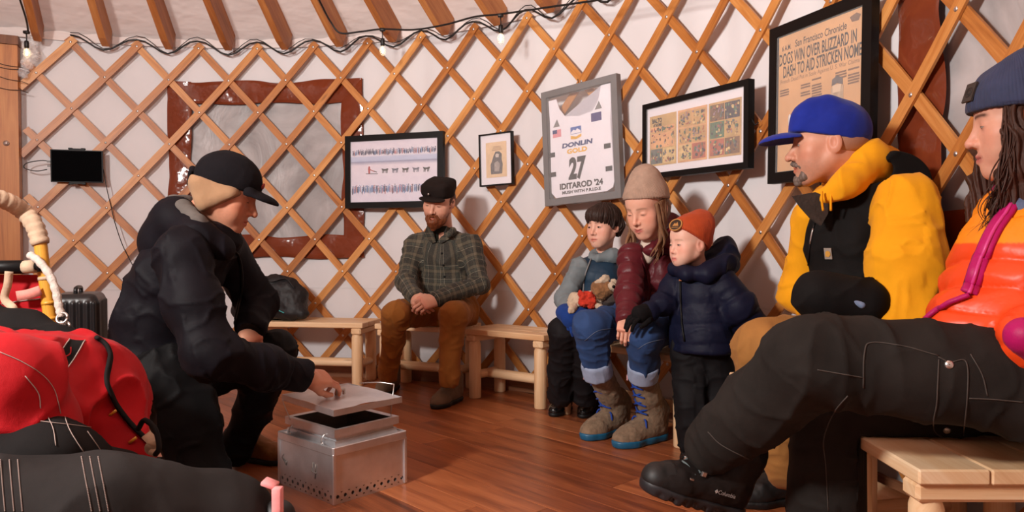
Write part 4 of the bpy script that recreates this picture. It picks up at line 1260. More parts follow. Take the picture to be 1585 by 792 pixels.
def head_shape(neck_to, neck_r=.056, child=0.0, female=0.0, nose=1.0, smile=0.0, jaw=1.0):
    """local: x right, y forward, z up, eye level z=0, about .23 high"""
    s = Solid(.0027)
    c = child
    s.ell((0, -.014, .03), (.0745 + .004 * c, .094, .086), None, .02)
    s.ell((0, .028, -.034 + .006 * c), (.061 + .004 * c, .060 - .003 * c, .076 - .010 * c), None, .03)
    s.ell((0, .043, .046), (.058, .042, .050), None, .03)
    for q in (-1, 1):
        s.cone((q * .050 * jaw, -.004, -.048), (q * .018 * jaw, .060, -.100 + .012 * c), .018 + .004 * c, .016, .03)
        s.ball((q * .042, .048 - .002 * c, -.024), .024 + .003 * c, .025)
        s.ball((q * .036, .052, -.058), .019 + .006 * c + .004 * smile, .025)
        if not c: s.cone((q * .040, .066, .017), (q * .008, .078, .015), .0085 - .002 * female, .008, .012)
        s.ball((q * .0315, .0965, .0), .0155, .014, '-')
        s.ell((q * .0315, .0705, .0005), (.0165, .0125, .0120), None, .004)
    s.ball((0, .068 - .004 * c, -.098 + .012 * c), .019 - .002 * female, .02)
    nz = nose * (1 - .28 * c)
    s.cone((0, .079, .012), (0, .084 + .020 * nz, -.030), .0075, .0098 * (.6 + .4 * nz), .012)
    s.ball((0, .085 + .021 * nz, -.034), .0108 * (.5 + .5 * nz), .006)
    for q in (-1, 1):
        s.ball((q * .0122, .079 + .014 * nz, -.037), .0082, .006); s.ball((q * .0062, .084 + .018 * nz, -.0455), .0036, .003, '-')
    s.ell((0, .063, -.067), (.031, .026, .025), None, .02)
    sw = .003 * smile
    for q in (-1, 1):
        s.cone((q * (.018 + sw), .0835, -.0645 + sw), (0, .0915, -.0635), .0030, .0046, .004)
        s.cone((q * .0145, .0835, -.0735 + sw), (0, .0905, -.0755), .0038, .0056, .004)
        s.cone((q * (.022 + sw), .0815, -.0680 + 1.6 * sw), (0, .097, -.0690), .0018, .0018, .0025, op='-')
        e = np.array([[math.cos(.25 * q), -math.sin(.25 * q), 0], [math.sin(.25 * q), math.cos(.25 * q), 0], [0, 0, 1.0]])
        s.ell((q * .0765, -.014, -.008), (.0075, .0195, .0305), e, .007); s.ell((q * .0845, -.008, -.006), (.007, .0095, .0165), e, .004, '-')
    s.cone((0, -.028, -.045), np.asarray(neck_to), neck_r * .92, neck_r, .03)
    return s.build(1)

def head_colour(V, skin, lip=None, brow=(.05, .03, .02), stubble=None, blush=.5, browk=1.0, hairline=None):
    x, y, z = np.abs(V[:, 0]), V[:, 1], V[:, 2]
    C = np.tile(np.asarray(skin, float), (len(V), 1))
    def mix(w, c): 
        nonlocal C
        C = C * (1 - w[:, None]) + np.asarray(c) * w[:, None]
    red = np.array(skin) * [1.02, .72, .66]
    g = lambda cx, cy, cz, r: np.exp(-((x - cx) ** 2 + (y - cy) ** 2 + (z - cz) ** 2) / r ** 2)
    mix(blush * np.clip(g(.042, .062, -.03, .026) + .8 * g(0, .105, -.035, .016) + .7 * g(.08, -.01, -.008, .028), 0, 1), red)
    if stubble is not None:
        w = smooth01(-z, .035, .06) * smooth01(y, -.01, .03) * smooth01(-z, -.2, .13 * -1)
        n = .7 + .3 * noise3(V * 300)
        mix(np.clip(w * stubble[1] * n * (z > -.125), 0, 1), stubble[0])
    lipc = lip or tuple(np.array(skin) * [.80, .48, .45])
    wl = np.exp(-((x / .021) ** 4 + ((z + .069) / .0095) ** 4)) * (y > .075)
    mix(np.clip(wl, 0, 1), lipc)
    wm = np.exp(-((x / .022) ** 4 + ((z + .0690) / .0021) ** 2)) * (y > .075)
    mix(np.clip(wm * .75, 0, 1), np.array(lipc) * .35)  # dark line painted between the lips for the shade of the crease
    arc = .0235 - ((x - .030) / .03) ** 2 * .006
    wb = np.exp(-(((z - arc) / .0042) ** 2)) * smooth01(x, .009, .016) * (1 - smooth01(x, .046, .056)) * (y > .03)
    mix(np.clip(wb * browk, 0, 1), brow)
    ws = np.exp(-(((x - .0315) / .017) ** 2 + ((z - .001) / .010) ** 2)) * (y > .06)
    mix(.25 * ws, red * .8)
    mix(.8 * g(.0062, .105, -.046, .005), np.array(skin) * .25)  # nostril shade painted into the skin colour
    return np.clip(C, 0, 1)

def eye_part(q, openk, gaze, iris, drop=0.0):
    """almond of the open eye lying on the lid; returns V, F, col"""
    nu, nv = 17, 9
    u, v = np.meshgrid(np.linspace(-1, 1, nu), np.linspace(-1, 1, nv), indexing='ij'); u, v = u.ravel(), v.ravel()
    prof = np.maximum(1 - u * u, 0) ** .75
    X = .0140 * u; Z = .0052 * openk * v * prof * np.where(v > 0, 1.0, .8) - .002 - drop
    e = np.clip(1 - (X / .0165) ** 2 - ((Z - .0005) / .0120) ** 2, 0.01, 1)
    Y = .0705 + .0125 * np.sqrt(e) + .0007
    V = np.c_[q * .0315 + X, Y, Z]
    C = np.tile([.36, .30, .27], (len(V), 1)).astype(float)
    d = np.hypot(X - gaze[0], Z + .002 - gaze[1])
    C[d < .0072] = iris; C[d < .0030] = (.01, .01, .01)
    C[(v > .7)] = (.03, .02, .015)
    i = np.arange(nu * nv).reshape(nu, nv)
    F = np.stack([i[:-1, :-1], i[1:, :-1], i[1:, 1:], i[:-1, 1:]], -1).reshape(-1, 4)
    return V, F, C

# ------------------------------------------------------------------ hand: y to the fingers, z back of hand, x to the thumb side
def hand_shape(curl, thumb, mirror=1, wrist=.07, spread=.0, h=.0028, glove=0.0):
    s = Solid(h)
    g = glove
    s.rbox((0, .046, -.002), (.039 + g, .046, .0125 + g), None, .011, .01)
    s.ell((0, .05, .004), (.036, .045, .013 + g), None, .01)
    s.ell((.022, .03, -.012), (.020, .032, .014), None, .015)
    bx = (.029, .0098, -.0098, -.0285); by = (.086, .092, .088, .080)
    ln = ((.042, .025, .021), (.046, .029, .022), (.043, .027, .022), (.033, .021, .019)); rd = (.0088, .0092, .0087, .0076)
    for i in range(4):
        a = 0; p = np.array([bx[i], by[i] - .012, .001]); ca = curl[i] if not np.isscalar(curl[i]) else (curl[i],) * 3
        sd = spread * (1.5 - i) / 1.5
        r = rd[i] + g
        for k in range(3):
            a += ca[k]; d = np.array([math.sin(sd) * math.cos(a), math.cos(a) * math.cos(sd), -math.sin(a)])
            q = p + d * (ln[i][k] + (.012 if k == 0 else 0)); s.cone(p, q, r * (1.03 - .08 * k), r * (1.0 - .10 * (k + 1) + .04), .0035); p = q
    p = np.array([.026, .014, -.010])
    for (d, L, r0, r1) in zip(thumb, (.042, .032, .026), (.015, .0115, .0102), (.0118, .0102, .0085)):
        d = nrm(d); q = p + d * L; s.cone(p, q, r0 + g, r1 + g, .006); p = q
    s.cone((0, -wrist, 0), (0, .012, 0), .025 + g, .0265 + g, .015, (1, 0, 0), 1.18)
    V, F = s.build(1)
    if mirror < 0: V = V * [-1, 1, 1]; F = F[:, ::-1]
    return V, F

def hand_colour(V, skin):
    C = np.tile(np.asarray(skin, float), (len(V), 1)); n = noise3(V * 60)
    k = np.exp(-((V[:, 1] - .09) / .012) ** 2) * (V[:, 2] > -.01) + .6 * np.exp(-((V[:, 1] - .14) / .03) ** 2)
    return np.clip(C * (1 - (.22 * np.clip(k, 0, 1) + .06 * n)[:, None] * [0.1, .8, .9]), 0, 1)

# ------------------------------------------------------------------ assembling a person
class Person:
    def __init__(s, base, label, group='people seated round the yurt'):
        s.root = empty('person', base); tag(s.root, label, 'person', group); s.base = np.asarray(base, float); s.body = []
    def head(s, Ho, f, up=(0, 0, 1), sc=1.0, neck=None, skin=(.6, .35, .25), roll=0.0, eye_open=1.0, gaze=(0, 0), iris=(.06, .05, .04), drop=0.0, colour=None, **kw):
        s.Ho = np.asarray(Ho, float); f = nrm(f); upv = np.asarray(up, float)
        s.Hm = frame3(f, upv); s.hs = sc
        if roll: 
            c_, s_ = math.cos(roll), math.sin(roll); s.Hm = s.Hm @ np.array([[c_, 0, s_], [0, 1, 0], [-s_, 0, c_]])
        nl = s.loc(neck) if neck is not None else np.array([0, -.05, -.19])
        V, F = head_shape(nl, **kw)
        C = head_colour(V, skin, **(colour or {}))
        s.body.append((s.wld(V), F, C)); s.skin = skin
        for q in (-1, 1):
            V, F, C = eye_part(q, eye_open, (gaze[0], gaze[1]), iris, drop)
            me = np_mesh('eye', s.wld(V) - s.base, F, attrs={'col': C}); me.materials.append(M['eye']); link('eye', me, s.root)
        return s
    def wld(s, V): return np.asarray(V, float) * s.hs @ s.Hm.T + s.Ho
    def loc(s, p): return ((np.asarray(p, float) - s.Ho) @ s.Hm) / s.hs
    def hand(s, wrist, towards, back, curl, thumb, mirror=1, sc=1.0, wl=.07, glove=None, name='glove', spread=0.0):
        y = nrm(np.asarray(towards) - np.asarray(wrist)); z = nrm(np.asarray(back) - y * np.dot(back, y)); x = np.cross(y, z)
        V, F = hand_shape(curl, thumb, mirror, wl, spread, glove=.003 if glove else 0.0)
        Wd = V * sc @ np.stack([x, y, z], 1).T + np.asarray(wrist)
        if glove: s.part(name, Wd, F, glove); return s
        s.body.append((Wd, F, hand_colour(V, s.skin))); return s
    def flesh(s, solid):
        V, F = solid.build(1); s.body.append((V, F, np.tile(np.asarray(s.skin, float), (len(V), 1))))
    def arm(s, pts, r=.03):
        """arm under the sleeve, from the neck to a wrist"""
        p = spline(pts, 4); V, F, _ = tube(p, r, 8); F = F[F[:, 2] != F[:, 3]]
        s.body.append((V, F, np.tile(np.asarray(s.skin, float), (len(V), 1)))); return s
    def finish(s):
        Vs = np.concatenate([b[0] for b in s.body]); C = np.concatenate([b[2] for b in s.body]); off = 0; Fs = []; offs = []
        for b in s.body: Fs.append(b[1] + off); offs.append(off); off += len(b[0])
        # the pieces meet under the clothes: join each to the nearest one before it
        for i in range(1, len(s.body)):
            A = s.body[i][0]; best = None
            for j in range(i):
                B = s.body[j][0]; a = A[::max(1, len(A) // 400)]; bq = B[::max(1, len(B) // 400)]
                D = np.linalg.norm(a[:, None] - bq[None], axis=2); k = np.unravel_index(D.argmin(), D.shape)
                if best is None or D[k] < best[0]: best = (D[k], k[0] * max(1, len(A) // 400), j, k[1] * max(1, len(B) // 400))
            fa = s.body[i][1][np.argmax((s.body[i][1] == best[1]).any(1))]; fb = s.body[best[2]][1][np.argmax((s.body[best[2]][1] == best[3]).any(1))]
            Fs.append(np.array([[fa[0] + offs[i], fa[1] + offs[i], fb[0] + offs[best[2]], fb[1] + offs[best[2]]]]))
        me = np_mesh('body', Vs - s.base, np.concatenate(Fs), attrs={'col': C}); me.materials.append(M['skin'])
        return link('body', me, s.root)
    def part(s, name, V, F, m, uv=None, col=None, parent=None, label=None):
        par = parent or s.root
        me = np_mesh(name, np.asarray(V) - wloc(par), F, uv=uv, attrs={'col': col} if col is not None else None); me.materials.append(m)
        o = link(name, me, par)
        if label: o['label'] = label
        return o
    def hpart(s, name, solid, m, disp=None, uvs=True, parent=None, smooth=1, label=None):
        """part modelled in head space"""
        V, F = solid.build(smooth)
        uv = np.c_[np.arctan2(V[:, 0], V[:, 1]) * .085, V[:, 2]]
        if disp is not None: V = V + normals(V, F) * disp(V)[:, None]
        return s.part(name, s.wld(V), F, m, uv, parent=parent, label=label), V, F
    def garment(s, name, solid, m, fold=.006, fs=9.0, quilt=None, col=None, parent=None, smooth=1, label=None, stretch=(1, 1, .55), seed=0.0, floor=None, seat=None):
        V, F = solid.build(smooth); uv = solid.uv(V) if solid.chains else np.c_[V[:, :2], 0 * V[:, 0]]; Nn = normals(V, F)
        q = V * np.asarray(stretch) * fs + seed
        w = noise3(q + .6 * np.c_[noise3(q * .7 + 5), noise3(q * .7 + 9), noise3(q * .7 + 13)])
        d = fold * .75 * ((1 - np.abs(w)) ** 4 * 1.3 - .4 + .14 * noise3(V * fs * 2.7 + seed))
        if solid.chains:      # creases running across the limb
            c = np.c_[uv[:, 0] * 7 + seed, uv[:, 1] * 2.1 * fs, uv[:, 2] * 7.3]; w2 = noise3(c + .5 * noise3(V * 14)[:, None])
            d = d + fold * .55 * ((1 - np.abs(w2)) ** 5 - .3)
        if quilt:
            wd, amp = quilt
            d = d * .55 + amp * (np.abs(np.sin(PI * uv[:, 1] / wd)) ** .55 - .6)
        V = V + Nn * d[:, None]
        if floor is not None: V[:, 2] = np.maximum(V[:, 2], floor)
        if seat is not None:      # cloth resting on the bench top
            r = np.hypot(V[:, 0] - CX, V[:, 1] - CY); mk = (r > seat) & (V[:, 2] < BH + .002) & (V[:, 2] > BH - .2); V[mk, 2] = BH + .002
        r = np.hypot(V[:, 0] - CX, V[:, 1] - CY); mk = r > R - .03
        V[mk, 0] = CX + (V[mk, 0] - CX) * (R - .03) / r[mk]; V[mk, 1] = CY + (V[mk, 1] - CY) * (R - .03) / r[mk]
        C = None if col is None else col(V, uv)
        o = s.part(name, V, F, m, uv, C, parent, label)
        return o, V, F, uv

def open_end(s, wr, d, r=.07):
    """sleeve or leg opening: hollow the end beyond wr"""
    wr = np.asarray(wr, float); d = nrm(d); s.cone(wr + d * r, wr + d * (r + .06), r, r, .004, op='-')

def torso(s, pel, neck, lat, rp, rc, fs=1.45, k=.05, mid=None, tagid=1):
    """trunk from pelvis to neck base, wide along lat"""
    pel, neck = np.asarray(pel, float), np.asarray(neck, float)
    ch = pel + (neck - pel) * .68
    m = pel + (neck - pel) * .34 if mid is None else np.asarray(mid, float)
    s.chain([pel, m, ch, pel + (neck - pel) * .86], [rp, (rp + rc) / 2, rc, rc * .62], k, lat, fs, tagid)

def shoe(person, heel, toe, upv, Ls=.27, mu=None, ms=None, shaft=.10, rs=.046, wide=1.0, name='shoe', sole_h=.024, tread=False):
    """shoe with separate sole; heel, toe on the ground line"""
    heel, toe = np.asarray(heel, float), np.asarray(toe, float); y = nrm(toe - heel); z = nrm(np.asarray(upv) - y * np.dot(upv, y)); x = np.cross(y, z)
    Mx = np.stack([x, y, z], 1); k = Ls / .27
    s = Solid(.0045)
    s.cone((0, .038, .048), (0, .10, .050), .036 * wide, .040 * wide, .02)
    s.cone((0, .10, .050), (0, .195, .036), .040 * wide, .041 * wide, .02, (1, 0, 0), 1.05)
    s.cone((0, .195, .036), (0, .232, .032), .041 * wide, .033 * wide, .02, (1, 0, 0), 1.12)
    s.cone((0, .048, .06), (0, .044, .06 + shaft), .038 * wide, rs, .03)
    s.cone((0, .06, .09), (0, .14, .06), .036 * wide, .034 * wide, .03)
    s.plane((0, 0, sole_h - .006), (0, 0, -1), .003)
    V, F = s.build(1)
    uv = V[:, [0, 1]]
    V = V + normals(V, F) * (.0016 * fbm(V * 60, 2))[:, None]
    root = person.part(name, V * k @ Mx.T + heel, F, mu, V)
    s = Solid(.0045)
    s.cone((0, .038, .02), (0, .11, .02), .041 * wide, .041 * wide, .005); s.cone((0, .11, .02), (0, .195, .02), .041 * wide, .047 * wide, .02); s.cone((0, .195, .02), (0, .232, .022), .047 * wide, .038 * wide, .02)
    s.plane((0, 0, sole_h), (0, 0, 1), .004); s.plane((0, 0, .0), (0, 0, -1), .004)
    if tread:
        for i in range(9):
            for q in (-1, 1): s.rbox((q * .048, .01 + i * .029, .004), (.014, .006, .010), None, .003, .002, '-')
    V, F = s.build(1)
    person.part('sole', V * k @ Mx.T + heel, F, ms, parent=root)
    return root, Mx, heel, k

def hair_locks(person, strands, m, name='hair', r=.006, n=7, seed=1, wave=.008):
    """hair as tapering locks; strands: list of control point lists in world space"""
    rg = np.random.RandomState(seed); parts = []
    for st in strands:
        p = spline(st, 7); L = len(p); t = np.linspace(0, 1, L)
        ph = rg.rand(3) * 6.28; p = p + wave * t[:, None] * np.c_[np.sin(t * 11 + ph[0]), np.sin(t * 9 + ph[1]), .3 * np.sin(t * 8 + ph[2])]
        rr_ = r * (.65 + .7 * rg.rand()) * np.clip(np.minimum(1.0, (1.04 - t) * 2.2), .08, 1)
        parts.append(tube(p, rr_, n)[:3])
    o = put(name, parts, m, person.root)
    o['kind'] = 'stuff'
    return o

def hair_mat(name, rgb, var=.35):
    m, t, b = _nt(name)
    uv = coord(t, 'uvp'); f = tex(t, uv, 1.0, 3, (900, 8, 1))
    c = srgb(*rgb)
    t.links.new(ramp(t, f, [(.3, tuple(x * (1 - var) for x in c)), (.7, tuple(min(1, x * (1 + var)) for x in c))]), b.inputs['Base Color'])
    b.inputs['Roughness'].default_value = .5; b.inputs['Specular IOR Level'].default_value = .25
    bump(t, b, f, .4, .002)
    return m

def cuff_beanie(person, m_body, m_cuff, tiltv, low=.022, top=.155, slouch=(0, -.02), cuff=.055, fat=1.0, label=None):
    """knitted hat in head space; tiltv = normal of brim plane"""
    n = nrm(tiltv)
    s = Solid(.0035)
    s.ell((0, -.012, .036), (.0865 * fat, .106 * fat, .098 * fat), None, .02)
    s.cone((0, -.012 , .05), (0, slouch[1], top - .062), .080 * fat, .066 * fat, .05)
    c = np.array([0, -.01, low])
    s.plane(c, -n, .004)
    hat, V, F = person.hpart('beanie', s, m_body, lambda V: .0022 * fbm(V * 28, 2) + .0003 * np.sin(np.arctan2(V[:, 0], V[:, 1]) * 46), label=label)
    s2 = Solid(.0035)
    s2.ell((0, -.012, .036), (.0925 * fat, .112 * fat, .106 * fat), None, .01)
    s2.plane(c - n * .004, -n, .006); s2.plane(c + n * cuff, n, .006)
    cf, V2, F2 = person.hpart('cuff', s2, m_cuff, lambda V: .0005 * np.sin(np.arctan2(V[:, 0], V[:, 1]) * 46) + .0012 * fbm(V * 30, 2), parent=hat)
    return hat, (person.wld(V2), F2)

def flap(name, pts, bvh, d0, m, parent, lift=.006, t=.004):
    """small flat cloth piece lying on a surface; pts are its outline"""
    Q = []
    for x, y in pts:
        h_ = hit(bvh, x, y, 0) if bvh is not None else None
        q = P(x, y, d0) if h_ is None or abs(h_[1] - d0) > .09 else h_
        Q.append(q + nrm(np.array([0, 0, CAMH]) - q) * lift)
    Q = np.array(Q); n = len(Q); c = Q.mean(0); nn = np.zeros(3)
    for i in range(n): nn += np.cross(Q[i] - c, Q[(i + 1) % n] - c)
    nn = nrm(nn)
    if nn @ (np.array([0, 0, CAMH]) - c) < 0: Q = Q[::-1]; nn = -nn
    V = np.r_[Q, [c], Q - nn * t, [c - nn * t]]
    F = []
    for i in range(n):
        k = (i + 1) % n
        F += [(n, i, k, k), (2 * n + 1, n + 1 + k, n + 1 + i, n + 1 + i), (i, n + 1 + i, n + 1 + k, k)]
    V = np.array(V); uv = np.c_[(V - c) @ nrm(np.cross([0, 0, 1.0], nn)), V[:, 2]]
    return put(name, [(V, np.array(F), uv)], m, parent, smooth=False)

def decal(bvh, x, y):
    d = Vector(ray(x, y)).normalized(); p, n, i, ds = bvh.ray_cast(Vector((0, 0, CAMH)), d)
    if p is None: return None
    if n.dot(d) > 0: n = -n
    n = np.array(n); Z = np.array([0, 0, 1.0]); X = np.cross(Z, n) 
    return Plane(np.array(p), X, Z - n * (Z @ n))
# ================================================================== the kneeling man in the dark parka
SK = srgb(200, 140, 112)
km = Person(PZ(300, 735), 'man in dark parka and earflap cap kneeling to lift the cooker lid', 'people in the yurt')
kneck = P(305, 352, 2.45)
km.head(P(351, 298, 2.41), (.92, .12, -.38), (0.12, .0, 1), 1.02, kneck, SK, eye_open=.35, gaze=(0.003, -.003), drop=.002, nose=1.0, neck_r=.06,
        colour=dict(brow=srgb(60, 40, 28), stubble=(srgb(130, 88, 68), .35), blush=.6))
pel = P(245, 575, 2.48); chest = kneck
latk = nrm(np.array([.28, 1, 0]))
s = Solid(.007)
torso(s, pel, P(295, 345, 2.45), latk, .140, .125, 1.16, .05, P(252, 490, 2.47))
shN, shF = P(285, 392, 2.26), P(345, 385, 2.62)
elN, wrN = P(322, 545, 2.18), P(464, 582, 2.44)
s.chain([shN, .5 * (shN + elN) + [-.005, -.01, 0], elN, .55 * wrN + .45 * elN, wrN], [.078, .077, .074, .064, .052], .04, None, 1, 2); open_end(s, wrN + nrm(wrN - elN) * .01, wrN - elN, .075)
elF, wrF = P(398, 468, 2.72), P(388, 508, 2.60)
s.chain([shF, elF, wrF], [.074, .064, .050], .04, None, 1, 3); open_end(s, wrF + nrm(wrF - elF) * .012, wrF - elF, .07)
s.cone(shN, shF, .072, .072, .05)
# hem bulge over the hip
s.cone(P(218, 560, 2.42), P(268, 580, 2.42), .10, .11, .05)
# collar
s.cone(P(330, 365, 2.36), P(352, 372, 2.42), .05, .05, .04)
M['parka'] = cloth('navy_black_shell', (17, 14, 22), .65, .2, 10, .3, 40, .004, .2, 0, .2)
o, Vp, Fp, _ = km.garment('parka', s, M['parka'], .013, 7.5, stretch=(1, 1, .6))
jk = o
bvk = bvh_of(Vp, Fp)
# hood lying round the neck, grey inner hood
s = Solid(.006)
for a_, b_, r_ in ((P(254, 372, 2.45), P(272, 338, 2.38), .052), (P(272, 338, 2.38), P(304, 364, 2.30), .044), (P(304, 364, 2.30), P(345, 386, 2.33), .036), (P(254, 372, 2.45), P(268, 336, 2.55), .05), (P(268, 336, 2.55), P(312, 356, 2.60), .043), (P(312, 356, 2.60), P(355, 380, 2.50), .036), (P(258, 380, 2.42), P(278, 366, 2.42), .062)):
    s.cone(a_, b_, r_, r_ * .95, .09)
km.garment('hood', s, M['parka'], .008, 9, parent=jk)
s = Solid(.005)
for a_, b_, r_ in ((P(270, 316, 2.46), P(284, 322, 2.35), .028), (P(284, 322, 2.35), P(308, 343, 2.29), .024), (P(270, 316, 2.46), P(290, 316, 2.55), .03), (P(308, 343, 2.29), P(338, 366, 2.31), .018), (P(276, 338, 2.45), P(298, 350, 2.45), .05)):
    s.cone(a_, b_, r_, r_, .02)
km.garment('inner_hood', s, cloth('grey_fleece', (92, 86, 82), .9), .006, 16, parent=jk)
# cuff
s = Solid(.005); d = nrm(wrN - elN); s.cone(wrN - d * .055, wrN + d * .01, .058, .050, .01); s.plane(wrN + d * .022, d, .003); open_end(s, wrN + d * .012, d, .044)
km.garment('cuff', s, M['parka'], .004, 16, parent=jk)
# zip down the chest
z = trace(bvk, [(352, 372), (368, 398), (374, 430), (372, 465), (366, 495)], .004, 6)
if len(z) > 3: put('front_zip', [tube(z, .006, 6, flat=.5)], M['black_plastic'], jk)
# trousers
s = Solid(.007)
hN, hF = P(258, 585, 2.38), P(300, 580, 2.62)
kN, aN = P(308, 745, 2.30), P(190, 770, 2.42); aN[2] = .08; kN[2] = max(kN[2], .085)
kF, aF = P(425, 545, 2.72), P(368, 690, 2.78)
s.cone(hN, hF, .115, .11, .04)
s.chain([hN, .5 * (hN + kN) + [.02, 0, .0], kN, aN], [.112, .098, .082, .066], .03, None, 1, 1)
s.chain([hF, kF, aF], [.10, .078, .064], .04, None, 1, 2)
M['kpants'] = cloth('black_shell_trousers', (15, 14, 16), .65, .25, 9, .3, 40, .004, .2, 0, .2)
km.garment('trousers', s, M['kpants'], .016, 8, floor=.004)
f0 = PZ(372, 712); f1 = PZ(420, 728)
M['tanboot'] = cloth('tan_leather', (120, 74, 34), .6, .2); M['rub_black'] = mat('black_rubber', srgb(16, 16, 17), .55, .15)
shoe(km, f0 + [-.03, .03, 0], f0 + [.2, -.06, 0], (0, 0, 1), .26, M['tanboot'], M['rub_black'], .08, .05, name='boot')
fb = aN.copy(); fb[2] = .045
shoe(km, fb + [.04, 0, 0], fb + [-.18, .02, -.0], (.2, 0, .6), .24, M['tanboot'], M['rub_black'], .05, .05, name='boot')
# hands
kn = np.array(KNOB)
km.arm([kneck, shN, elN, wrN], .02); km.arm([kneck, shF, elF, wrF], .028)
km.hand(wrN + d * .034, kn + [.01, .0, .045], (.25, -.55, .8), [(.34, .45, .35), (.40, .5, .4), (.55, .6, .45), (.7, .7, .5)], [(.30, .85, -.5), (.05, 1.0, -.30), (-.05, 1.0, -.15)], 1, 1.0, .03)
km.hand(P(380, 500, 2.62), P(392, 528, 2.58), (.4, -.8, .5), [(.6, .7, .4)] * 4, [(.6, .7, -.3), (.2, 1, -.3), (0, 1, -.3)], 1, .95, .03)
# cap with fleece earflaps
s = Solid(.0032)
s.ell((0, -.010, .040), (.0885, .108, .094), None, .02)
pn = nrm((0, -.10, 1.0)); s.plane((0, 0, .020), -pn, .004)
M['kcap'] = cloth('black_wool', (22, 19, 24), .9, .15, 20, .3, 80, .003, .4, .25)
cap, V, F = km.hpart('cap', s, M['kcap'], lambda V: .0012 * fbm(V * 40, 2))
s = Solid(.003)
s.cone((-.055, .075, .028), (.055, .075, .028), .018, .018, .01); s.ell((0, .108, .022), (.072, .058, .020), None, .02)
s.ell((0, .102, .006), (.082, .075, .018), None, .006, '-')
s.plane((0, .06, .03), (0, -1, -.2), .004)
km.hpart('visor', s, M['kcap'], parent=cap)
s = Solid(.0032)
s.ell((0, -.022, .000), (.0900, .100, .070), None, .02)
for q in (-1, 1):
    s.cone((q * .074, .03, .005), (q * .070, -.03, -.045), .022, .022, .03); s.cone((q * .06, -.07, .0), (q * .062, -.035, -.060), .03, .020, .03)
s.plane((0, 0, .026), nrm((0, -.10, 1.0)), .004)
s.plane((0, .070, .022), (0, .72, -.69), .004); s.plane((0, 0, -.088), (0, .25, -1), .01)
M['fleece'] = cloth('tan_fleece', (156, 122, 92), .95, .08, 20, .25, 60, .004, .5, .4)
km.hpart('earflap', s, M['fleece'], lambda V: .0015 * fbm(V * 30, 2), parent=cap)
s = Solid(.003); s.cone((.03, -.118, .018), (-.03, -.118, .018), .008, .008, .005); s.cone((.0, -.125, .03), (.0, -.118, -.018), .012, .008, .01)
km.hpart('strap', s, M['kcap'], parent=cap)
s = Solid(.002); s.ell((0, .098, .062), (.016, .004, .012), None, .004)
km.hpart('emblem', s, mat('red_thread', srgb(150, 60, 50), .8, .3, 300), parent=cap)
s = Solid(.004)   # short hair at the temples
km.finish()

# ================================================================== the man in the plaid shirt
pm_ = Person(PZ(690, 640), 'bearded man in plaid shirt and brown trousers with clasped hands', 'people in the yurt')
pneck = P(686, 366, 4.13)
pm_.head(P(679, 311, 4.02), (-.30, -.90, -.34), (0, -.25, 1), 1.02, pneck, srgb(212, 158, 134), eye_open=.35, gaze=(-.001, -.002), drop=.002, roll=-.06,
         colour=dict(brow=srgb(110, 66, 40), stubble=(srgb(120, 66, 40), .9), blush=.5), neck_r=.056)
fw = nrm((-.38, -.92, 0)); lt = np.cross([0, 0, 1.0], fw)      # person's left (photo right)
s = Solid(.007)
hl, hr = P(712, 480, 4.16), P(666, 480, 4.22)
torso(s, P(690, 472, 4.2), P(686, 362, 4.14), lt, .112, .108, 1.34, .045)
sR, sL = P(642, 384, 4.17), P(730, 384, 4.10)
eR, wR = P(629, 436, 4.06), P(643, 461, 3.84)
eL, wL = P(742, 440, 4.0), P(676, 463, 3.80)
s.chain([sR, eR, wR], [.060, .053, .042], .03, None, 1, 2); s.chain([sL, eL, wL], [.060, .053, .042], .03, None, 1, 3)
s.cone(sR, sL, .046, .046, .05); s.cone(sR + [0, 0, .02], P(676, 364, 4.14), .04, .035, .05); s.cone(sL + [0, 0, .02], P(696, 364, 4.13), .04, .035, .05)
open_end(s, wR + nrm(wR - eR) * .01, wR - eR, .06); open_end(s, wL + nrm(wL - eL) * .01, wL - eL, .06)
M['plaid'] = plaid('plaid_flannel')
o, Vp, Fp, _ = pm_.garment('shirt', s, M['plaid'], .010, 11)
shirt = o
# collar
s = Solid(.004)
cN = P(686, 360, 4.08)
s.cone(cN + lt * .055 + [0, .02, .006], cN - lt * .055 + [0, .02, .006], .024, .024, .01); s.cone(cN + lt * .055 + [0, .02, .006], cN + lt * .052 + fw * .035 + [0, 0, -.012], .024, .018, .01); s.cone(cN - lt * .055 + [0, .02, .006], cN - lt * .052 + fw * .035 + [0, 0, -.012], .024, .018, .01)
pm_.garment('collar', s, M['plaid'], .002, 20, parent=shirt)
bv = bvh_of(Vp, Fp)
flap('undershirt', [(664, 352), (692, 350), (684, 364), (674, 376), (667, 364)], bv, 4.03, cloth('dark_green_tee', (52, 56, 46)), pm_.root, .006)
flap('collar_flap', [(661, 349), (668, 354), (675, 375), (668, 376), (655, 365)], bv, 4.03, M['plaid'], shirt, .016)
flap('collar_flap', [(692, 350), (702, 356), (698, 368), (684, 376), (676, 375), (686, 362)], bv, 4.03, M['plaid'], shirt, .016)
for x, y in ((684, 392), (686, 410), (688, 428)):
    q = hit(bv, x, y, .002)
    if q is not None: put('button', [lathe([(.001, .002), (.006, .002), (.0065, 0), (.006, -.002), (.001, -.002)], 10, frame3((0, 0, 1), (0, -1, 0)), q)], M['black_plastic'], shirt)
s = Solid(.007)
kR, kL = P(614, 486, 3.82), P(703, 488, 3.74); aR, aL = P(601, 578, 3.98), P(694, 588, 3.76)
s.cone(hl, hr, .115, .115, .05)
s.chain([hr, kR, aR], [.092, .070, .053], .03, None, 1, 1); s.chain([hl, kL, aL], [.092, .070, .053], .03, None, 1, 2); open_end(s, aR + [0, 0, -.03], (0, 0, -1), .07); open_end(s, aL + [0, 0, -.03], (0, 0, -1), .07)
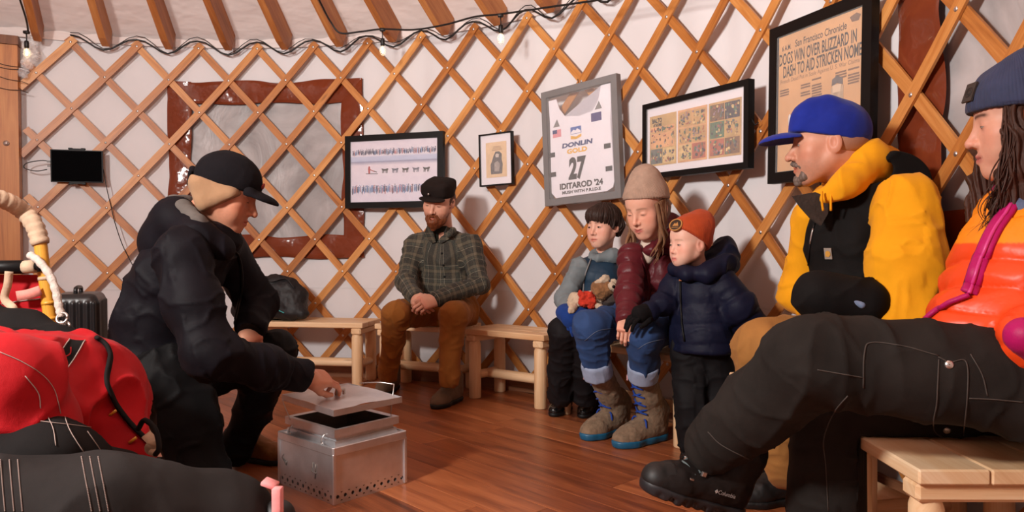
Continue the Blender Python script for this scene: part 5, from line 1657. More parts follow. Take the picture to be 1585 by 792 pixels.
M['rust'] = cloth('rust_canvas', (140, 86, 34), .85, .12, 12, .3, 24, .006, .35, .15)
pm_.garment('trousers', s, M['rust'], .010, 11, seat=2.69)
M['suede'] = cloth('grey_brown_suede', (112, 92, 74), .9, .15, 20, .25, 60, .003, .4, .2)
hR = PZ(614, 604); hL = PZ(709, 616)
shoe(pm_, PZ(612, 600), PZ(588, 614), (0, 0, 1), .27, M['suede'], M['rub_black'], .07, .045)
shoe(pm_, PZ(711, 618), PZ(666, 636), (0, 0, 1), .275, M['suede'], M['rub_black'], .07, .045)
pm_.arm([pneck, sR, eR, wR], .026); pm_.arm([pneck, sL, eL, wL], .026)
pm_.hand(wR, P(660, 478, 3.70), (-.45, -.75, .45), [(.85, 1.0, .6), (.9, 1.0, .6), (.95, 1.0, .6), (1.0, 1.0, .6)], [(.4, .9, -.2), (-.1, 1, -.4), (-.3, 1, -.5)], -1, .98, .05)
pm_.hand(wL, P(640, 474, 3.715), (.15, -.85, .5), [(.7, .9, .5), (.75, .9, .5), (.8, .9, .5), (.85, .9, .5)], [(.4, .9, .1), (-.1, 1, -.1), (-.2, 1, -.3)], 1, .98, .05)
# beard
s = Solid(.003)
s.ell((0, .048, -.088), (.054, .052, .052), None, .02); s.cone((-.058, .0, -.03), (-.04, .04, -.085), .014, .02, .02); s.cone((.058, .0, -.03), (.04, .04, -.085), .014, .02, .02)
s.cone((0, .09, -.092), (0, .082, -.13), .026, .016, .02)
s.cone((-.026, .078, -.06), (0, .096, -.0535), .0075, .0075, .006); s.cone((.026, .078, -.06), (0, .096, -.0535), .0075, .0075, .006)
s.ell((0, .095, -.069), (.017, .014, .0062), None, .003, '-'); s.ell((0, .06, -.01), (.052, .06, .040), None, .01, '-')
pm_.hpart('beard', s, hair_mat('auburn_hair', (112, 60, 34)), lambda V: .003 * fbm(V * 70, 3))
s = Solid(.003)
s.ell((0, -.028, .010), (.082, .090, .070), None, .02); s.plane((0, .03, 0), (0, 1, .3), .01); s.plane((0, 0, -.045), (0, 0, -1), .006)
pm_.hpart('hair', s, hair_mat('brown_hair', (84, 50, 32)), lambda V: .002 * fbm(V * 70, 3))
# flat-topped cap
s = Solid(.0032)
s.cone((0, -.010, .030), (0, -.008, .050), .0825, .0825, .01, (0, 1, 0), 1.18); s.rbox((0, -.006, .078), (.072, .092, .036), None, .022, .02); s.ell((0, -.008, .080), (.081, .100, .050), None, .01)
s.plane((0, 0, .124), nrm((0, -.08, 1.0)), .012)
s.plane((0, 0, .030), nrm((0, .02, -1.0)), .004)
M['darkcap'] = cloth('dark_brown_wool', (40, 30, 27), .9, .15, 20, .3, 90, .003, .4, .2)
cap, V, F = pm_.hpart('cap', s, M['darkcap'], lambda V: .0015 * fbm(V * 35, 2))
s = Solid(.003); s.ell((0, .090, .036), (.074, .040, .013), None, .01); s.plane((0, .055, .03), (0, -1, 0), .004)
pm_.hpart('visor', s, M['darkcap'], parent=cap)
s = Solid(.002); s.ell((.012, .109, .068), (.006, .003, .006), None, .002); pm_.hpart('badge', s, M['steel'], parent=cap)
pm_.finish()

# ================================================================== the boy
bo = Person(PZ(880, 655), 'dark-haired boy in blue and grey jacket holding a plush dog', 'people in the yurt')
bneck = P(934, 396, 3.54)
bo.head(P(934, 350, 3.50), (-.70, -.70, -.06), (0, 0, 1), .88, bneck, srgb(224, 172, 150), child=.45, nose=.85, neck_r=.044, eye_open=.95, gaze=(.002, .0), iris=(.05, .03, .02),
        colour=dict(brow=srgb(70, 46, 34), blush=.6, browk=.8))
fwb = nrm((-.74, -.67, 0)); ltb = np.cross([0, 0, 1.0], fwb)
s = Solid(.006)
torso(s, P(918, 482, 3.52), P(932, 396, 3.55), ltb, .092, .086, 1.25, .04)
sR, sL = P(898, 413, 3.50), P(962, 412, 3.58)
s.cone(sR, sL, .046, .046, .04)
o, Vp, Fp, _ = bo.garment('jacket', s, cloth('teal_navy_nylon', (30, 54, 74), .5, .12, 8, .3, 20, .006, .1), .005, 14, quilt=(.062, .006))
jb = o; bv = bvh_of(Vp, Fp)
M['bgrey'] = cloth('slate_grey_sleeve', (118, 128, 132), .7, .1, 14, .35, 30, .006, .2)
for nm, chn, i in (('sleeve', [sR, P(873, 462, 3.44), P(886, 486, 3.30)], 2), ('sleeve', [sL, P(963, 462, 3.46), P(930, 482, 3.30)], 3)):
    s = Solid(.006); s.chain(chn, [.048, .044, .038], .03, None, 1, i); bo.garment(nm, s, M['bgrey'], .008, 14, parent=jb)
s = Solid(.005); cN = P(933, 396, 3.52)
s.cone(cN + ltb * .05, cN + ltb * .02 + fwb * .05 + [0, 0, -.01], .026, .022, .02); s.cone(cN - ltb * .05, cN - ltb * .02 + fwb * .05 + [0, 0, -.01], .026, .022, .02); s.cone(cN + ltb * .055 - fwb * .02, cN - ltb * .055 - fwb * .02, .036, .036, .03)
bo.garment('hood', s, M['bgrey'], .004, 18, parent=jb)
z = trace(bv, [(916, 398), (906, 425), (903, 455)], .003, 5)
if len(z) > 2: put('front_zip', [tube(z, .004, 6)], M['grey_frame'], jb)
pl = decal(bv, 935, 404)
if pl: put('chest_lettering', [pl.text('Columbia', 0, 0, .068, .012, .006)], mat('white_thread', srgb(190, 200, 205), .7), jb, smooth=False)
M['bpants'] = cloth('black_snow_trousers', (30, 27, 30), .7, .15, 10, .35, 18, .008, .15)
s = Solid(.006)
hR, hL = P(908, 487, 3.50), P(938, 490, 3.54); kR, kL = P(872, 512, 3.30), P(905, 515, 3.28); aR, aL = P(866, 612, 3.46), P(905, 612, 3.46)
s.cone(hR, hL, .085, .085, .04); s.chain([hR, kR, aR], [.072, .064, .058], .025, None, 1, 1); s.chain([hL, kL, aL], [.072, .062, .056], .025, None, 1, 2)
bo.garment('trousers', s, M['bpants'], .010, 12, seat=2.67)
M['blkboot'] = mat('glossy_black_boot', srgb(18, 17, 18), .25, .15)
shoe(bo, PZ(880, 632), PZ(850, 648), (0, 0, 1), .215, M['blkboot'], M['rub_black'], .05, .045, name='boot')
shoe(bo, PZ(922, 634), PZ(895, 651), (0, 0, 1), .215, M['blkboot'], M['rub_black'], .05, .045, name='boot')
M['mitt'] = cloth('royal_blue_fleece', (24, 58, 128), .9, .15, 18, .4, 40, .005, .4, .3)
bo.hand(P(888, 482, 3.30), P(884, 500, 3.20), (-.3, -.9, .3), [(.6, .6, .4)] * 4, [(.5, .8, -.4), (.1, 1, -.4), (0, 1, -.4)], -1, .82, .03, glove=M['mitt'], name='mitten')
bo.hand(P(928, 480, 3.30), P(905, 496, 3.21), (.0, -.8, .5), [(.5, .6, .4)] * 4, [(.5, .8, -.2), (.1, 1, -.3), (0, 1, -.3)], 1, .82, .03, glove=M['mitt'], name='mitten')
s = Solid(.006); s.cone(P(876, 484, 3.27), P(884, 492, 3.24), .045, .045, .03); s.cone(P(893, 490, 3.24), P(912, 488, 3.25), .042, .042, .03)
bo.garment('mitten_gauntlet', s, M['mitt'], .006, 20)
# hair with a fringe
hb = hair_mat('dark_brown_hair', (52, 36, 30))
s = Solid(.003)
s.ell((0, -.016, .042), (.0885, .104, .088), None, .02); s.ell((0, .055, .062), (.066, .044, .042), None, .03)
for i in range(-5, 6):
    a = i * .15; x = math.sin(a) * .075; s.cone((x, .088 * math.cos(a) - .004, .065), (x * 1.0 + .003 * (i % 3 - 1), .094 * math.cos(a) - .008, .028 + .006 * ((i * 7) % 3)), .013, .004, .006)
for q in (-1, 1): s.cone((q * .078, .0, .03), (q * .077, .012, -.012), .014, .006, .01); s.cone((q * .07, -.05, .0), (q * .06, -.05, -.05), .03, .015, .03)
s.ell((0, .085, -.035), (.066, .05, .066), None, .006, '-'); s.plane((0, 0, -.06), (0, 0, -1), .01)
bo.hpart('hair', s, hb, lambda V: .0050 * fbm(np.c_[np.arctan2(V[:, 0], V[:, 1]) * 22 + V[:, 2] * 30, V[:, 2] * 14, V[:, 1] * 16], 3))
bo.finish()
# plush dog in his lap
pd = empty('plush_dog', P(918, 470, 3.24)); tag(pd, 'small brown and white plush dog with red harness in the boy\'s lap', 'toy')
def plush(name, ops, m, par, h=.004, fz=.006, fsc=55):
    s = Solid(h)
    for op in ops:
        if len(op) == 2: s.ball(op[0], op[1], .015)
        else: s.cone(op[0], op[1], op[2], op[3], .015)
    V, F = s.build(1); V = V + normals(V, F) * (fz * fbm(V * fsc, 3))[:, None]
    return put(name, [(V, F)], m, par)
pb, pw_ = cloth('brown_plush', (132, 94, 62), .95, .35, 30, .5, 120, .004, .4, .4), cloth('cream_plush', (196, 176, 152), .95, .15, 30, .5, 120, .004, .4, .4)
body = plush('plush_body', [(P(893, 464, 3.25), P(922, 462, 3.24), .036, .038), (P(889, 470, 3.25), .03)], pw_, pd)
plush('plush_head', [(P(930, 452, 3.22), .040), (P(938, 447, 3.20), P(948, 444, 3.18), .030, .022), (P(926, 445, 3.25), .033)], pb, pd)
plush('plush_muzzle', [(P(946, 442, 3.17), P(950, 446, 3.16), .018, .015)], pw_, pd)
plush('plush_ear', [(P(926, 436, 3.23), P(937, 431, 3.22), .014, .018)], pw_, pd); plush('plush_ear', [(P(950, 436, 3.21), P(956, 442, 3.2), .013, .012)], pw_, pd)
put('plush_eye', [lathe([(.001, .006), (.005, .004), (.006, 0), (.001, -.004)], 8, frame3((0, 0, 1), (0, -1, 0)), P(943.5, 444, 3.165))], M['black_plastic'], pd)
put('plush_nose', [lathe([(.001, .008), (.006, .005), (.008, 0), (.001, -.004)], 8, frame3((0, 0, 1), (0, -1, 0)), P(950, 443.5, 3.14))], M['black_plastic'], pd)
plush('plush_paw', [(P(888, 474, 3.22), P(884, 480, 3.2), .016, .015)], pw_, pd); plush('plush_paw', [(P(922, 472, 3.2), P(930, 476, 3.18), .016, .014)], pw_, pd)
plush('plush_harness', [(P(903, 458, 3.215), P(915, 462, 3.2), .022, .022), (P(901, 466, 3.21), P(914, 472, 3.2), .016, .018)], cloth('red_yarn', (196, 58, 40), .9, .25, 50, .5, 150, .004), pd, fz=.009, fsc=70)

# ================================================================== the woman in the maroon jacket
wo = Person(PZ(985, 690), 'smiling woman in maroon puffer jacket, beige beanie and felt boots', 'people in the yurt')
wneck = P(1012, 376, 3.16)
wo.head(P(1001, 322, 3.10), (-.68, -.64, -.36), (-.10, -.1, 1), 1.0, wneck, srgb(226, 172, 148), female=1.0, smile=1.0, nose=.85, neck_r=.05, eye_open=.3, gaze=(0, -.001), drop=.001,
        colour=dict(brow=srgb(120, 84, 60), blush=.8, lip=srgb(186, 96, 88), browk=.7))
fww = nrm((-.78, -.62, 0)); ltw = np.cross([0, 0, 1.0], fww)
s = Solid(.006)
torso(s, P(1018, 488, 3.28), P(1014, 384, 3.18), ltw, .112, .106, 1.22, .045)
sR, sL = P(978, 398, 3.14), P(1052, 396, 3.24)
s.chain([sR, P(974, 454, 3.04), P(970, 492, 2.92)], [.054, .053, .042], .035, None, 1, 2); s.chain([sL, P(1075, 450, 3.10), P(1085, 480, 3.0)], [.058, .053, .045], .035, None, 1, 3)
s.cone(sR, sL, .050, .050, .045); open_end(s, P(970, 497, 2.905), P(970, 492, 2.92) - P(974, 454, 3.04), .06)
M['maroon'] = cloth('maroon_nylon', (92, 30, 38), .38, .15, 8, .4, 26, .006, .05, .1)
o, Vp, Fp, _ = wo.garment('puffer_jacket', s, M['maroon'], .008, 14, quilt=(.055, .010))
jw = o; bv = bvh_of(Vp, Fp)
s = Solid(.006); cN = P(1013, 380, 3.16)
for q in (-1, 1):
    s.cone(cN + ltw * .075 * q - fww * .02 + [0, 0, .01], cN + ltw * .035 * q + fww * .075 + [0, 0, -.02], .036, .028, .02)
    s.cone(cN + ltw * .075 * q - fww * .02 + [0, 0, .01], cN + ltw * .05 * q - fww * .09 + [0, 0, .03], .045, .05, .04)
s.cone(cN + ltw * .07 - fww * .08 + [0, 0, .05], cN - ltw * .07 - fww * .08 + [0, 0, .05], .055, .055, .04)
s.cone(P(1038, 345, 3.26), P(1052, 375, 3.26), .05, .05, .04)
wo.garment('hood', s, M['maroon'], .012, 14, parent=jw)
s = Solid(.005); s.cone(cN + fww * .02, cN + fww * .06 + [0, 0, -.05], .05, .035, .02); wo.garment('neck_warmer', s, cloth('cream_fleece', (214, 196, 180)), .003, 20)
z = trace(bv, [(992, 398), (1000, 420), (1006, 445), (1004, 470)], .004, 5)
if len(z) > 2: put('front_zip', [tube(z, .005, 6)], M['maroon'], jw)
pl = decal(bv, 1026, 386)
if pl:
    put('chest_lettering', [pl.text('THE', -.006, .012, .03, .008, .010), pl.text('NORTH', 0, 0, .042, .009, .010), pl.text('FACE', -.004, -.012, .034, .008, .010)], mat('silver_print', srgb(214, 190, 196), .6), jw, smooth=False)
# beanie and hair
bhat, (Vc, Fc) = cuff_beanie(wo, knit('beige_knit', srgb(168, 140, 122), 300), knit('beige_knit_cuff', srgb(164, 136, 118), 300), (0, -.34, 1), .040, .180, (0, -.035), .058)
wh = hair_mat('dark_blonde_hair', (128, 92, 66))
rg = np.random.RandomState(4)
def L2W(p, q): return p.wld(np.array([q]))[0]
st = []
for i in range(26):
    sd = 1 if i % 2 else -1
    if sd > 0:      # her left, falls in front of the shoulder (photo right)
        a = L2W(wo, (-.072 * 1 + rg.randn() * .006, -.01 + .04 * rg.rand(), .02)); 
    a0 = L2W(wo, (sd * (.074 + .006 * rg.rand()), -.03 + .065 * rg.rand(), .03)); a1 = L2W(wo, (sd * (.080 + .01 * rg.rand()), .0 + .05 * rg.rand(), -.05)); 
    a2 = L2W(wo, (sd * (.07 + .02 * rg.rand()), .03 + .05 * rg.rand(), -.12)); a3 = L2W(wo, (sd * (.055 + .03 * rg.rand()), .05 + .06 * rg.rand(), -.17 - .05 * rg.rand())) + fww * .03
    st.append([a0, a1, a2, a3])
hair_locks(wo, st, wh, 'hair', .0085, 6, 3)
s = Solid(.003); s.ell((0, -.03, -.01), (.080, .085, .085), None, .02); s.plane((0, .02, 0), (0, 1, .2), .01)
wo.hpart('back_hair', s, wh, lambda V: .003 * fbm(V * 60, 3))
# jeans
M['denim'] = cloth('blue_denim', (42, 66, 108), .8, .3, 7, .3, 30, .005, .4, .1); M['denim_pale'] = cloth('pale_denim_inside', (150, 164, 190), .85, .15, 16)
s = Solid(.006)
hR, hL = P(992, 492, 3.28), P(1040, 494, 3.22); kR, kL = P(914, 506, 3.02), P(998, 520, 2.90); aR, aL = P(927, 590, 3.12), P(995, 592, 3.02)
s.cone(hR, hL, .10, .10, .04); s.chain([hR, kR, aR], [.088, .068, .057], .03, None, 1, 1); s.chain([hL, kL, aL], [.088, .068, .058], .03, None, 1, 2)
s.plane(P(927, 577, 3.1), (0, 0, -1), .004)
o, Vj, Fj, _ = wo.garment('jeans', s, M['denim'], .010, 12, seat=2.67)
jn = o; bvj = bvh_of(Vj, Fj)
for kk, aa, x0, y0 in ((kR, aR, 926, 572), (kL, aL, 994, 577)):
    dd = nrm(aa - kk); c0 = aa - dd * .085
    s = Solid(.005); s.cone(c0, c0 + dd * .045, .066, .065, .01); s.plane(c0 + dd * .06, dd, .004); s.plane(c0 - dd * .015, -dd, .004)
    wo.garment('turned_cuff', s, M['denim_pale'], .003, 20, parent=jn)
for pts in ([(905, 527), (925, 512), (950, 508)], [(987, 540), (1004, 530), (1030, 524)]):
    z = trace(bvj, pts, .001, 6)
    if len(z) > 3: put('seam', [tube(z, .0011, 5)], cloth('denim_thread', (104, 116, 140)), jn)
# felt boots
M['felt'] = cloth('grey_brown_felt', (128, 108, 88), .95, .25, 45, .6, 90, .004, .4, .3); M['bluesole'] = mat('teal_blue_rubber', srgb(24, 92, 128), .4, .15, 30); M['bluelace'] = cloth('blue_cord', (32, 66, 150), .7, .1)
for hx_, tx_, kk, aa in ((PZ(968, 664), PZ(903, 682), kR, aR), (PZ(1034, 676), PZ(952, 694), kL, aL)):
    dirv = nrm(tx_ - hx_); L0 = .285
    ht = tx_ - dirv * L0
    rt, Mx, he, k = shoe(wo, ht, tx_, (0, 0, 1), L0, M['felt'], M['bluesole'], .06, .058, 1.12, name='felt_boot', sole_h=.030)
    top = aa + [0, 0, .05]
    s = Solid(.006); b0 = ht + dirv * .06 + [0, 0, .09]; s.chain([b0, .5 * (b0 + top), top], [.054, .052, .056], .02, None, 1, 1); s.cone(ht + dirv * .10 + [0, 0, .085], b0 + [0, 0, .06], .05, .055, .03)
    V, F = s.build(2); V = V + normals(V, F) * (.0025 * fbm(V * 50, 2))[:, None]
    wo.part('boot_shaft', V, F, M['felt'], s.uv(V), parent=rt)
    bvb = bvh_of(V, F)
    # lacing up the front
    fr = dirv; sd = np.cross(dirv, [0, 0, 1.0]); lace = []
    for i in range(7):
        t = i / 6; c = b0 * (1 - t) + top * t
        h_ = c[2]; w_ = .022
        pts = [c + fr * .061 + sd * (w_ * (-1 if (i + j) % 2 else 1)) * (1 if j != 1 else 0) + [0, 0, (j - 1) * .012] for j in range(3)]
        ex_ = .014 * (1 - t) ** 2; lace.append(tube(spline([c + sd * .034 + fr * (.052 + ex_), c + fr * (.068 + ex_) + [0, 0, .010], c - sd * .034 + fr * (.052 + ex_) + [0, 0, .022]], 4), .004, 5)); lace.append(tube(spline([c - sd * .034 + fr * (.052 + ex_), c + fr * (.070 + ex_) + [0, 0, .010], c + sd * .034 + fr * (.052 + ex_) + [0, 0, .022]], 4), .004, 5))
    c = b0; lace.append(tube(spline([c + fr * .07 + [0, 0, .0], c + fr * .085 + sd * .03 + [0, 0, .02], c + fr * .09 + sd * .04 + [0, 0, -.01], c + fr * .075 + sd * .005], 4), .0042, 5)); lace.append(tube(spline([c + fr * .07, c + fr * .085 - sd * .035 + [0, 0, .015], c + fr * .09 - sd * .045 + [0, 0, -.02], c + fr * .075], 4), .0042, 5))
    tag(put('boot_lace', lace, M['bluelace'], rt), kind='stuff')
    put('boot_tag', [box(top + sd * .045 * 1 + fr * .045 + [0, 0, -.03], (.010, .003, .011), frame3(nrm(fr + sd)), .001)], mat('pink_tag', srgb(200, 150, 150), .7), rt, smooth=False)
wo.arm([wneck, sR, P(974, 454, 3.04), P(970, 490, 2.92)], .022)
wo.hand(P(970, 492, 2.92), P(966, 514, 2.86), (-.2, -.9, .1), [(.9, .9, .5)] * 4, [(.5, .8, -.4), (.1, 1, -.3), (0, 1, -.3)], -1, .82, .03)
wo.finish()

# ================================================================== the small child
ch = Person(PZ(1085, 712), 'toddler in orange beanie and navy padded jacket standing by the woman', 'people in the yurt')
cneck = P(1080, 414, 2.88)
ch.head(P(1066, 377, 2.84), (-.90, -.36, -.05), (0, 0, 1), .80, cneck, srgb(232, 184, 164), child=1.0, nose=.8, neck_r=.048, eye_open=.85, gaze=(.003, -.001), iris=(.06, .05, .05),
        colour=dict(brow=srgb(150, 112, 88), blush=.9, browk=.5, lip=srgb(206, 120, 112)))
fwc = nrm((-.80, -.60, 0)); ltc = np.cross([0, 0, 1.0], fwc)
s = Solid(.006)
torso(s, P(1088, 530, 2.86), P(1082, 414, 2.88), ltc, .108, .094, 1.18, .045); s.cone(P(1088, 520, 2.86), P(1090, 560, 2.86), .112, .122, .03, ltc, 1.15); s.plane((0, 0, .425), (0, 0, -1), .006)
s.chain([P(1120, 440, 2.80), P(1145, 475, 2.76), P(1170, 505, 2.76)], [.054, .060, .048], .03, None, 1, 2)
s.chain([P(1046, 440, 2.90), P(1028, 468, 2.86), P(1006, 482, 2.83)], [.048, .044, .038], .03, None, 1, 3)
s.cone(P(1116, 438, 2.80), P(1048, 438, 2.90), .046, .046, .04)
M['navy'] = cloth('navy_nylon', (22, 27, 54), .55, .15, 9, .4, 22, .007, .1, .1)
o, Vp, Fp, _ = ch.garment('padded_jacket', s, M['navy'], .010, 14, quilt=(.075, .006))
jc = o; bv = bvh_of(Vp, Fp)
s = Solid(.006)
for a_, b_, r_ in ((P(1095, 412, 2.90), P(1122, 395, 2.92), .055), (P(1118, 396, 2.92), P(1120, 382, 2.94), .044), (P(1100, 420, 2.80), P(1130, 410, 2.86), .042), (P(1062, 422, 2.80), P(1096, 424, 2.76), .028), (P(1046, 416, 2.85), P(1062, 424, 2.79), .028), (P(1096, 424, 2.76), P(1124, 405, 2.80), .036)):
    s.cone(a_, b_, r_, r_, .03)
ch.garment('hood', s, M['navy'], .010, 15, parent=jc)
z = trace(bv, [(1053, 432), (1054, 460), (1056, 500), (1060, 528)], .003, 6)
if len(z) > 2: put('front_zip', [tube(z, .004, 6)], M['black_plastic'], jc)
pl = decal(bv, 1056, 432)
if pl: put('zip_tag', [pl.rect(-.006, -.012, .006, .010, .012, .001)], mat('brown_leather_tag', srgb(150, 84, 48), .6), jc, smooth=False)
s = Solid(.006)
hR, hL = P(1070, 536, 2.88), P(1106, 536, 2.84); kR, kL = P(1070, 620, 2.84), P(1118, 612, 2.84); aR, aL = P(1074, 684, 2.84), P(1122, 680, 2.90)
s.cone(hR, hL, .085, .085, .04); s.chain([hR, kR, aR], [.074, .064, .060], .02, None, 1, 1); s.chain([hL, kL, aL], [.072, .062, .057], .02, None, 1, 2)
M['cpants'] = cloth('black_padded_trousers', (24, 23, 26), .7, .15, 10, .35, 18, .008, .15)
ch.garment('trousers', s, M['cpants'], .012, 12)
f0 = PZ(1090, 705)
shoe(ch, PZ(1092, 704), PZ(1060, 718), (0, 0, 1), .17, M['blkboot'], M['rub_black'], .06, .05, 1.2, name='boot')
shoe(ch, PZ(1140, 694), PZ(1108, 706), (0, 0, 1), .17, M['blkboot'], M['rub_black'], .06, .05, 1.2, name='boot')
M['glove'] = cloth('black_knit_glove', (22, 20, 22), .9, .15, 20, .4, 60)
ch.hand(P(1006, 482, 2.83), P(980, 490, 2.80), (-.1, -.3, .9), [(.35, .5, .3)] * 4, [(.6, .7, -.3), (.2, 1, -.3), (0, 1, -.3)], -1, .72, .03, glove=M['glove'], spread=.15)
ch.hand(P(1168, 502, 2.76), P(1176, 525, 2.73), (.3, -.9, .1), [(.35, .5, .3)] * 4, [(.6, .7, -.3), (.2, 1, -.3), (0, 1, -.3)], 1, .72, .03, glove=M['glove'])
s = Solid(.005); s.cone(P(1006, 482, 2.83), P(992, 486, 2.81), .036, .036, .02); ch.garment('glove_cuff', s, M['glove'], .004, 20)
s = Solid(.005); s.cone(P(1166, 502, 2.75), P(1172, 512, 2.74), .034, .034, .02); ch.garment('glove_cuff', s, M['glove'], .004, 20)
M['orange'] = knit('orange_knit', srgb(176, 66, 16), 420, .2, .08)
bhat, (Vc, Fc) = cuff_beanie(ch, M['orange'], knit('orange_knit_cuff', srgb(172, 62, 15), 420, .2, .08), (0, -.72, 1), .022, .160, (0, -.075), .070, 1.03)
bvc = bvh_of(Vc, Fc)
pl = decal(bvc, 1046.5, 348.5)
if pl:
    pt = put('patch', [lathe([(.001, .0015), (.026, .0015), (.027, -.003)], 24, np.stack([pl.X, pl.Z, pl.N], 1), pl.at(0, 0, .003))], mat('patch_dark', srgb(58, 40, 28), .8, .2, 80), bhat)
    put('patch_ring', [lathe([(.027, -.002), (.027, .0025), (.0225, .003), (.0225, .0)], 24, np.stack([pl.X, pl.Z, pl.N], 1), pl.at(0, 0, .003))], mat('patch_tan', srgb(176, 124, 66), .8), pt)
    put('patch_mark', [pl.poly([(-.012, -.006), (-.004, .008), (.0, .002), (.006, .011), (.013, -.006)], .0055, .0006), pl.rect(-.014, -.013, .014, -.011, .0055, .0004)], mat('patch_tan2', srgb(176, 124, 66), .8), pt, smooth=False)
ch.finish()

# ================================================================== the man in the yellow hoodie
ym = Person(PZ(1230, 760) , 'man in blue cap and yellow hoodie with black vest', 'people in the yurt')
yneck = P(1318, 290, 2.27)
ym.head(P(1280, 222, 2.24), (-.93, .30, -.05), (0, 0, 1), 1.04, yneck, srgb(206, 148, 122), eye_open=.7, gaze=(.003, 0), nose=1.1, neck_r=.062, jaw=1.05,
        colour=dict(brow=srgb(120, 92, 72), stubble=(srgb(150, 120, 104), .4), blush=.6, browk=.6))
fwy = nrm((-.98, -.02, 0)); lty = np.cross([0, 0, 1.0], fwy)      # his left: towards the camera
s = Solid(.0065)
ypel = P(1410, 505, 2.27); ymid = P(1380, 420, 2.28)
sN, sF = P(1402, 318, 2.08), P(1262, 336, 2.46)
M['yellow'] = cloth('golden_yellow_fleece', (238, 164, 20), .85, .05, 12, .25, 20, .006, .4, .25)
torso(s, ypel, P(1345, 285, 2.28), lty, .10, .09, 1.12, .04, ymid)
s.cone(sN + [0, .02, -.02], sF + [0, -.02, -.02], .060, .060, .05)
eN, wN = P(1400, 492, 2.00), P(1300, 488, 2.06); eF, wF = P(1240, 455, 2.52), P(1282, 490, 2.36)
s.chain([sN, .5 * (sN + eN) + [0, -.01, 0], eN, wN], [.088, .098, .090, .060], .025, None, 1, 2); s.chain([sF, eF, wF], [.074, .068, .052], .04, None, 1, 3)
o, Vy, Fy, _ = ym.garment('hoodie', s, M['yellow'], .014, 7)
jy = o
# hood bunched behind the neck, drawn to the throat
s = Solid(.006)
for a_, b_, r0, r1 in ((P(1372, 262, 2.28), P(1350, 248, 2.20), .060, .055), (P(1350, 248, 2.20), P(1310, 285, 2.14), .052, .040), (P(1310, 285, 2.14), P(1275, 305, 2.18), .038, .026), (P(1372, 262, 2.28), P(1345, 250, 2.38), .06, .05), (P(1345, 250, 2.38), P(1290, 295, 2.36), .045, .03), (P(1290, 295, 2.36), P(1268, 305, 2.22), .03, .026), (P(1380, 290, 2.26), P(1355, 272, 2.24), .07, .07)):
    s.cone(a_, b_, r0, r1, .035)
ym.garment('hood', s, M['yellow'], .010, 12, parent=jy)
# vest
s = Solid(.0065)
M['vest'] = cloth('black_canvas', (24, 22, 22), .8, .18, 12, .3, 26, .006, .3, .1)
torso(s, P(1396, 505, 2.27), P(1338, 292, 2.28), fwy, .168, .156, 1.32, .06)
ymidline = P(1345, 300, 2.28)
s.cone(ymidline + lty * .15 + [.02, 0, .015], ymidline - lty * .15 + [.0, 0, .015], .100, .095, .05)
s.plane(ymidline + lty * .150, lty, .012); s.plane(ymidline - lty * .150, -lty, .012)
s.ell(P(1318, 268, 2.26), (.135, .135, .085), None, .02, '-')
s.cone(P(1262, 300, 2.24), P(1268, 345, 2.22), .05, .02, .02, op='-')
o, Vv, Fv, _ = ym.garment('vest', s, M['vest'], .010, 9, label='black work vest worn open over the hoodie')
vest = o; bv = bvh_of(Vv, Fv)
flap('lapel', [(1228, 303), (1262, 297), (1284, 306), (1282, 330), (1271, 349), (1256, 338), (1240, 320)], None, 2.16, cloth('charcoal_pile', (62, 54, 50), .95, .2, 30, .5, 80), vest, 0, .012)
for x0, x1 in ((1268, 1272), (1282, 1284)):
    put('drawstring', [tube(spline([P(x0 + 4, 296, 2.14), P(x0 + 4, 310, 2.135), P(x1 + 2, 326, 2.14)], 5), .0035, 6)], M['yellow'], jy)
s = Solid(.005)      # hand pocket
s.cone(P(1270, 458, 2.02), P(1338, 468, 1.99), .075, .068, .03)
ym.garment('pocket', s, M['vest'], .008, 12, parent=vest)
s = Solid(.003); s.cone(P(1318, 464, 1.945), P(1334, 472, 1.935), .011, .010, .004); V, F = s.build(1); ym.part('pocket_item', V, F, mat('pale_blue_plastic', srgb(120, 140, 170), .25), parent=vest)  # small pale blue object held in the vest pocket
pl = decal(bv, 1283, 392)
if pl:
    put('vest_label', [pl.rect(-.012, -.017, .012, .017, .004, .0012)], mat('grey_label', srgb(150, 140, 130), .7), vest, smooth=False)
    put('vest_logo', [pl.poly([(-.008, -.008), (.002, -.010), (.009, -.004), (.008, .006), (.0, .010), (-.007, .005)], .0065)], mat('gold_logo', srgb(206, 150, 60), .7), vest, smooth=False)
z = trace(bv, [(1262, 345), (1256, 372), (1252, 410), (1250, 440)], .003, 6)
if len(z) > 2: put('vest_zip', [tube(z, .0022, 6)], M['black_plastic'], vest); put('zip_pull', [tube(z[2:8], .003, 6)], M['steel'], vest)
# legs
s = Solid(.007)
hN_, hF_ = P(1415, 520, 2.14), P(1400, 520, 2.40); kN_, kF_ = P(1182, 540, 2.10), P(1180, 540, 2.45); aN_, aF_ = P(1222, 725, 2.20), P(1215, 690, 2.52)
s.cone(hN_, hF_, .115, .115, .05); s.chain([hN_, kN_, aN_], [.11, .086, .066], .03, None, 1, 1); s.chain([hF_, kF_, aF_], [.11, .086, .066], .03, None, 1, 2)
M['duck'] = cloth('tan_duck_canvas', (156, 108, 56), .85, .12, 12, .25, 22, .006, .35, .15)
ym.garment('trousers', s, M['duck'], .010, 10, seat=2.615)
q = PZ(1232, 775)
shoe(ym, q + [.06, .02, 0], q + [-.21, -.05, 0], (0, 0, 1), .28, M['rub_black'], M['rub_black'], .08, .05, 1.05)
q = PZ(1225, 735)
shoe(ym, q + [.06, .02, 0], q + [-.21, -.05, 0], (0, 0, 1), .28, M['rub_black'], M['rub_black'], .08, .05, 1.05)
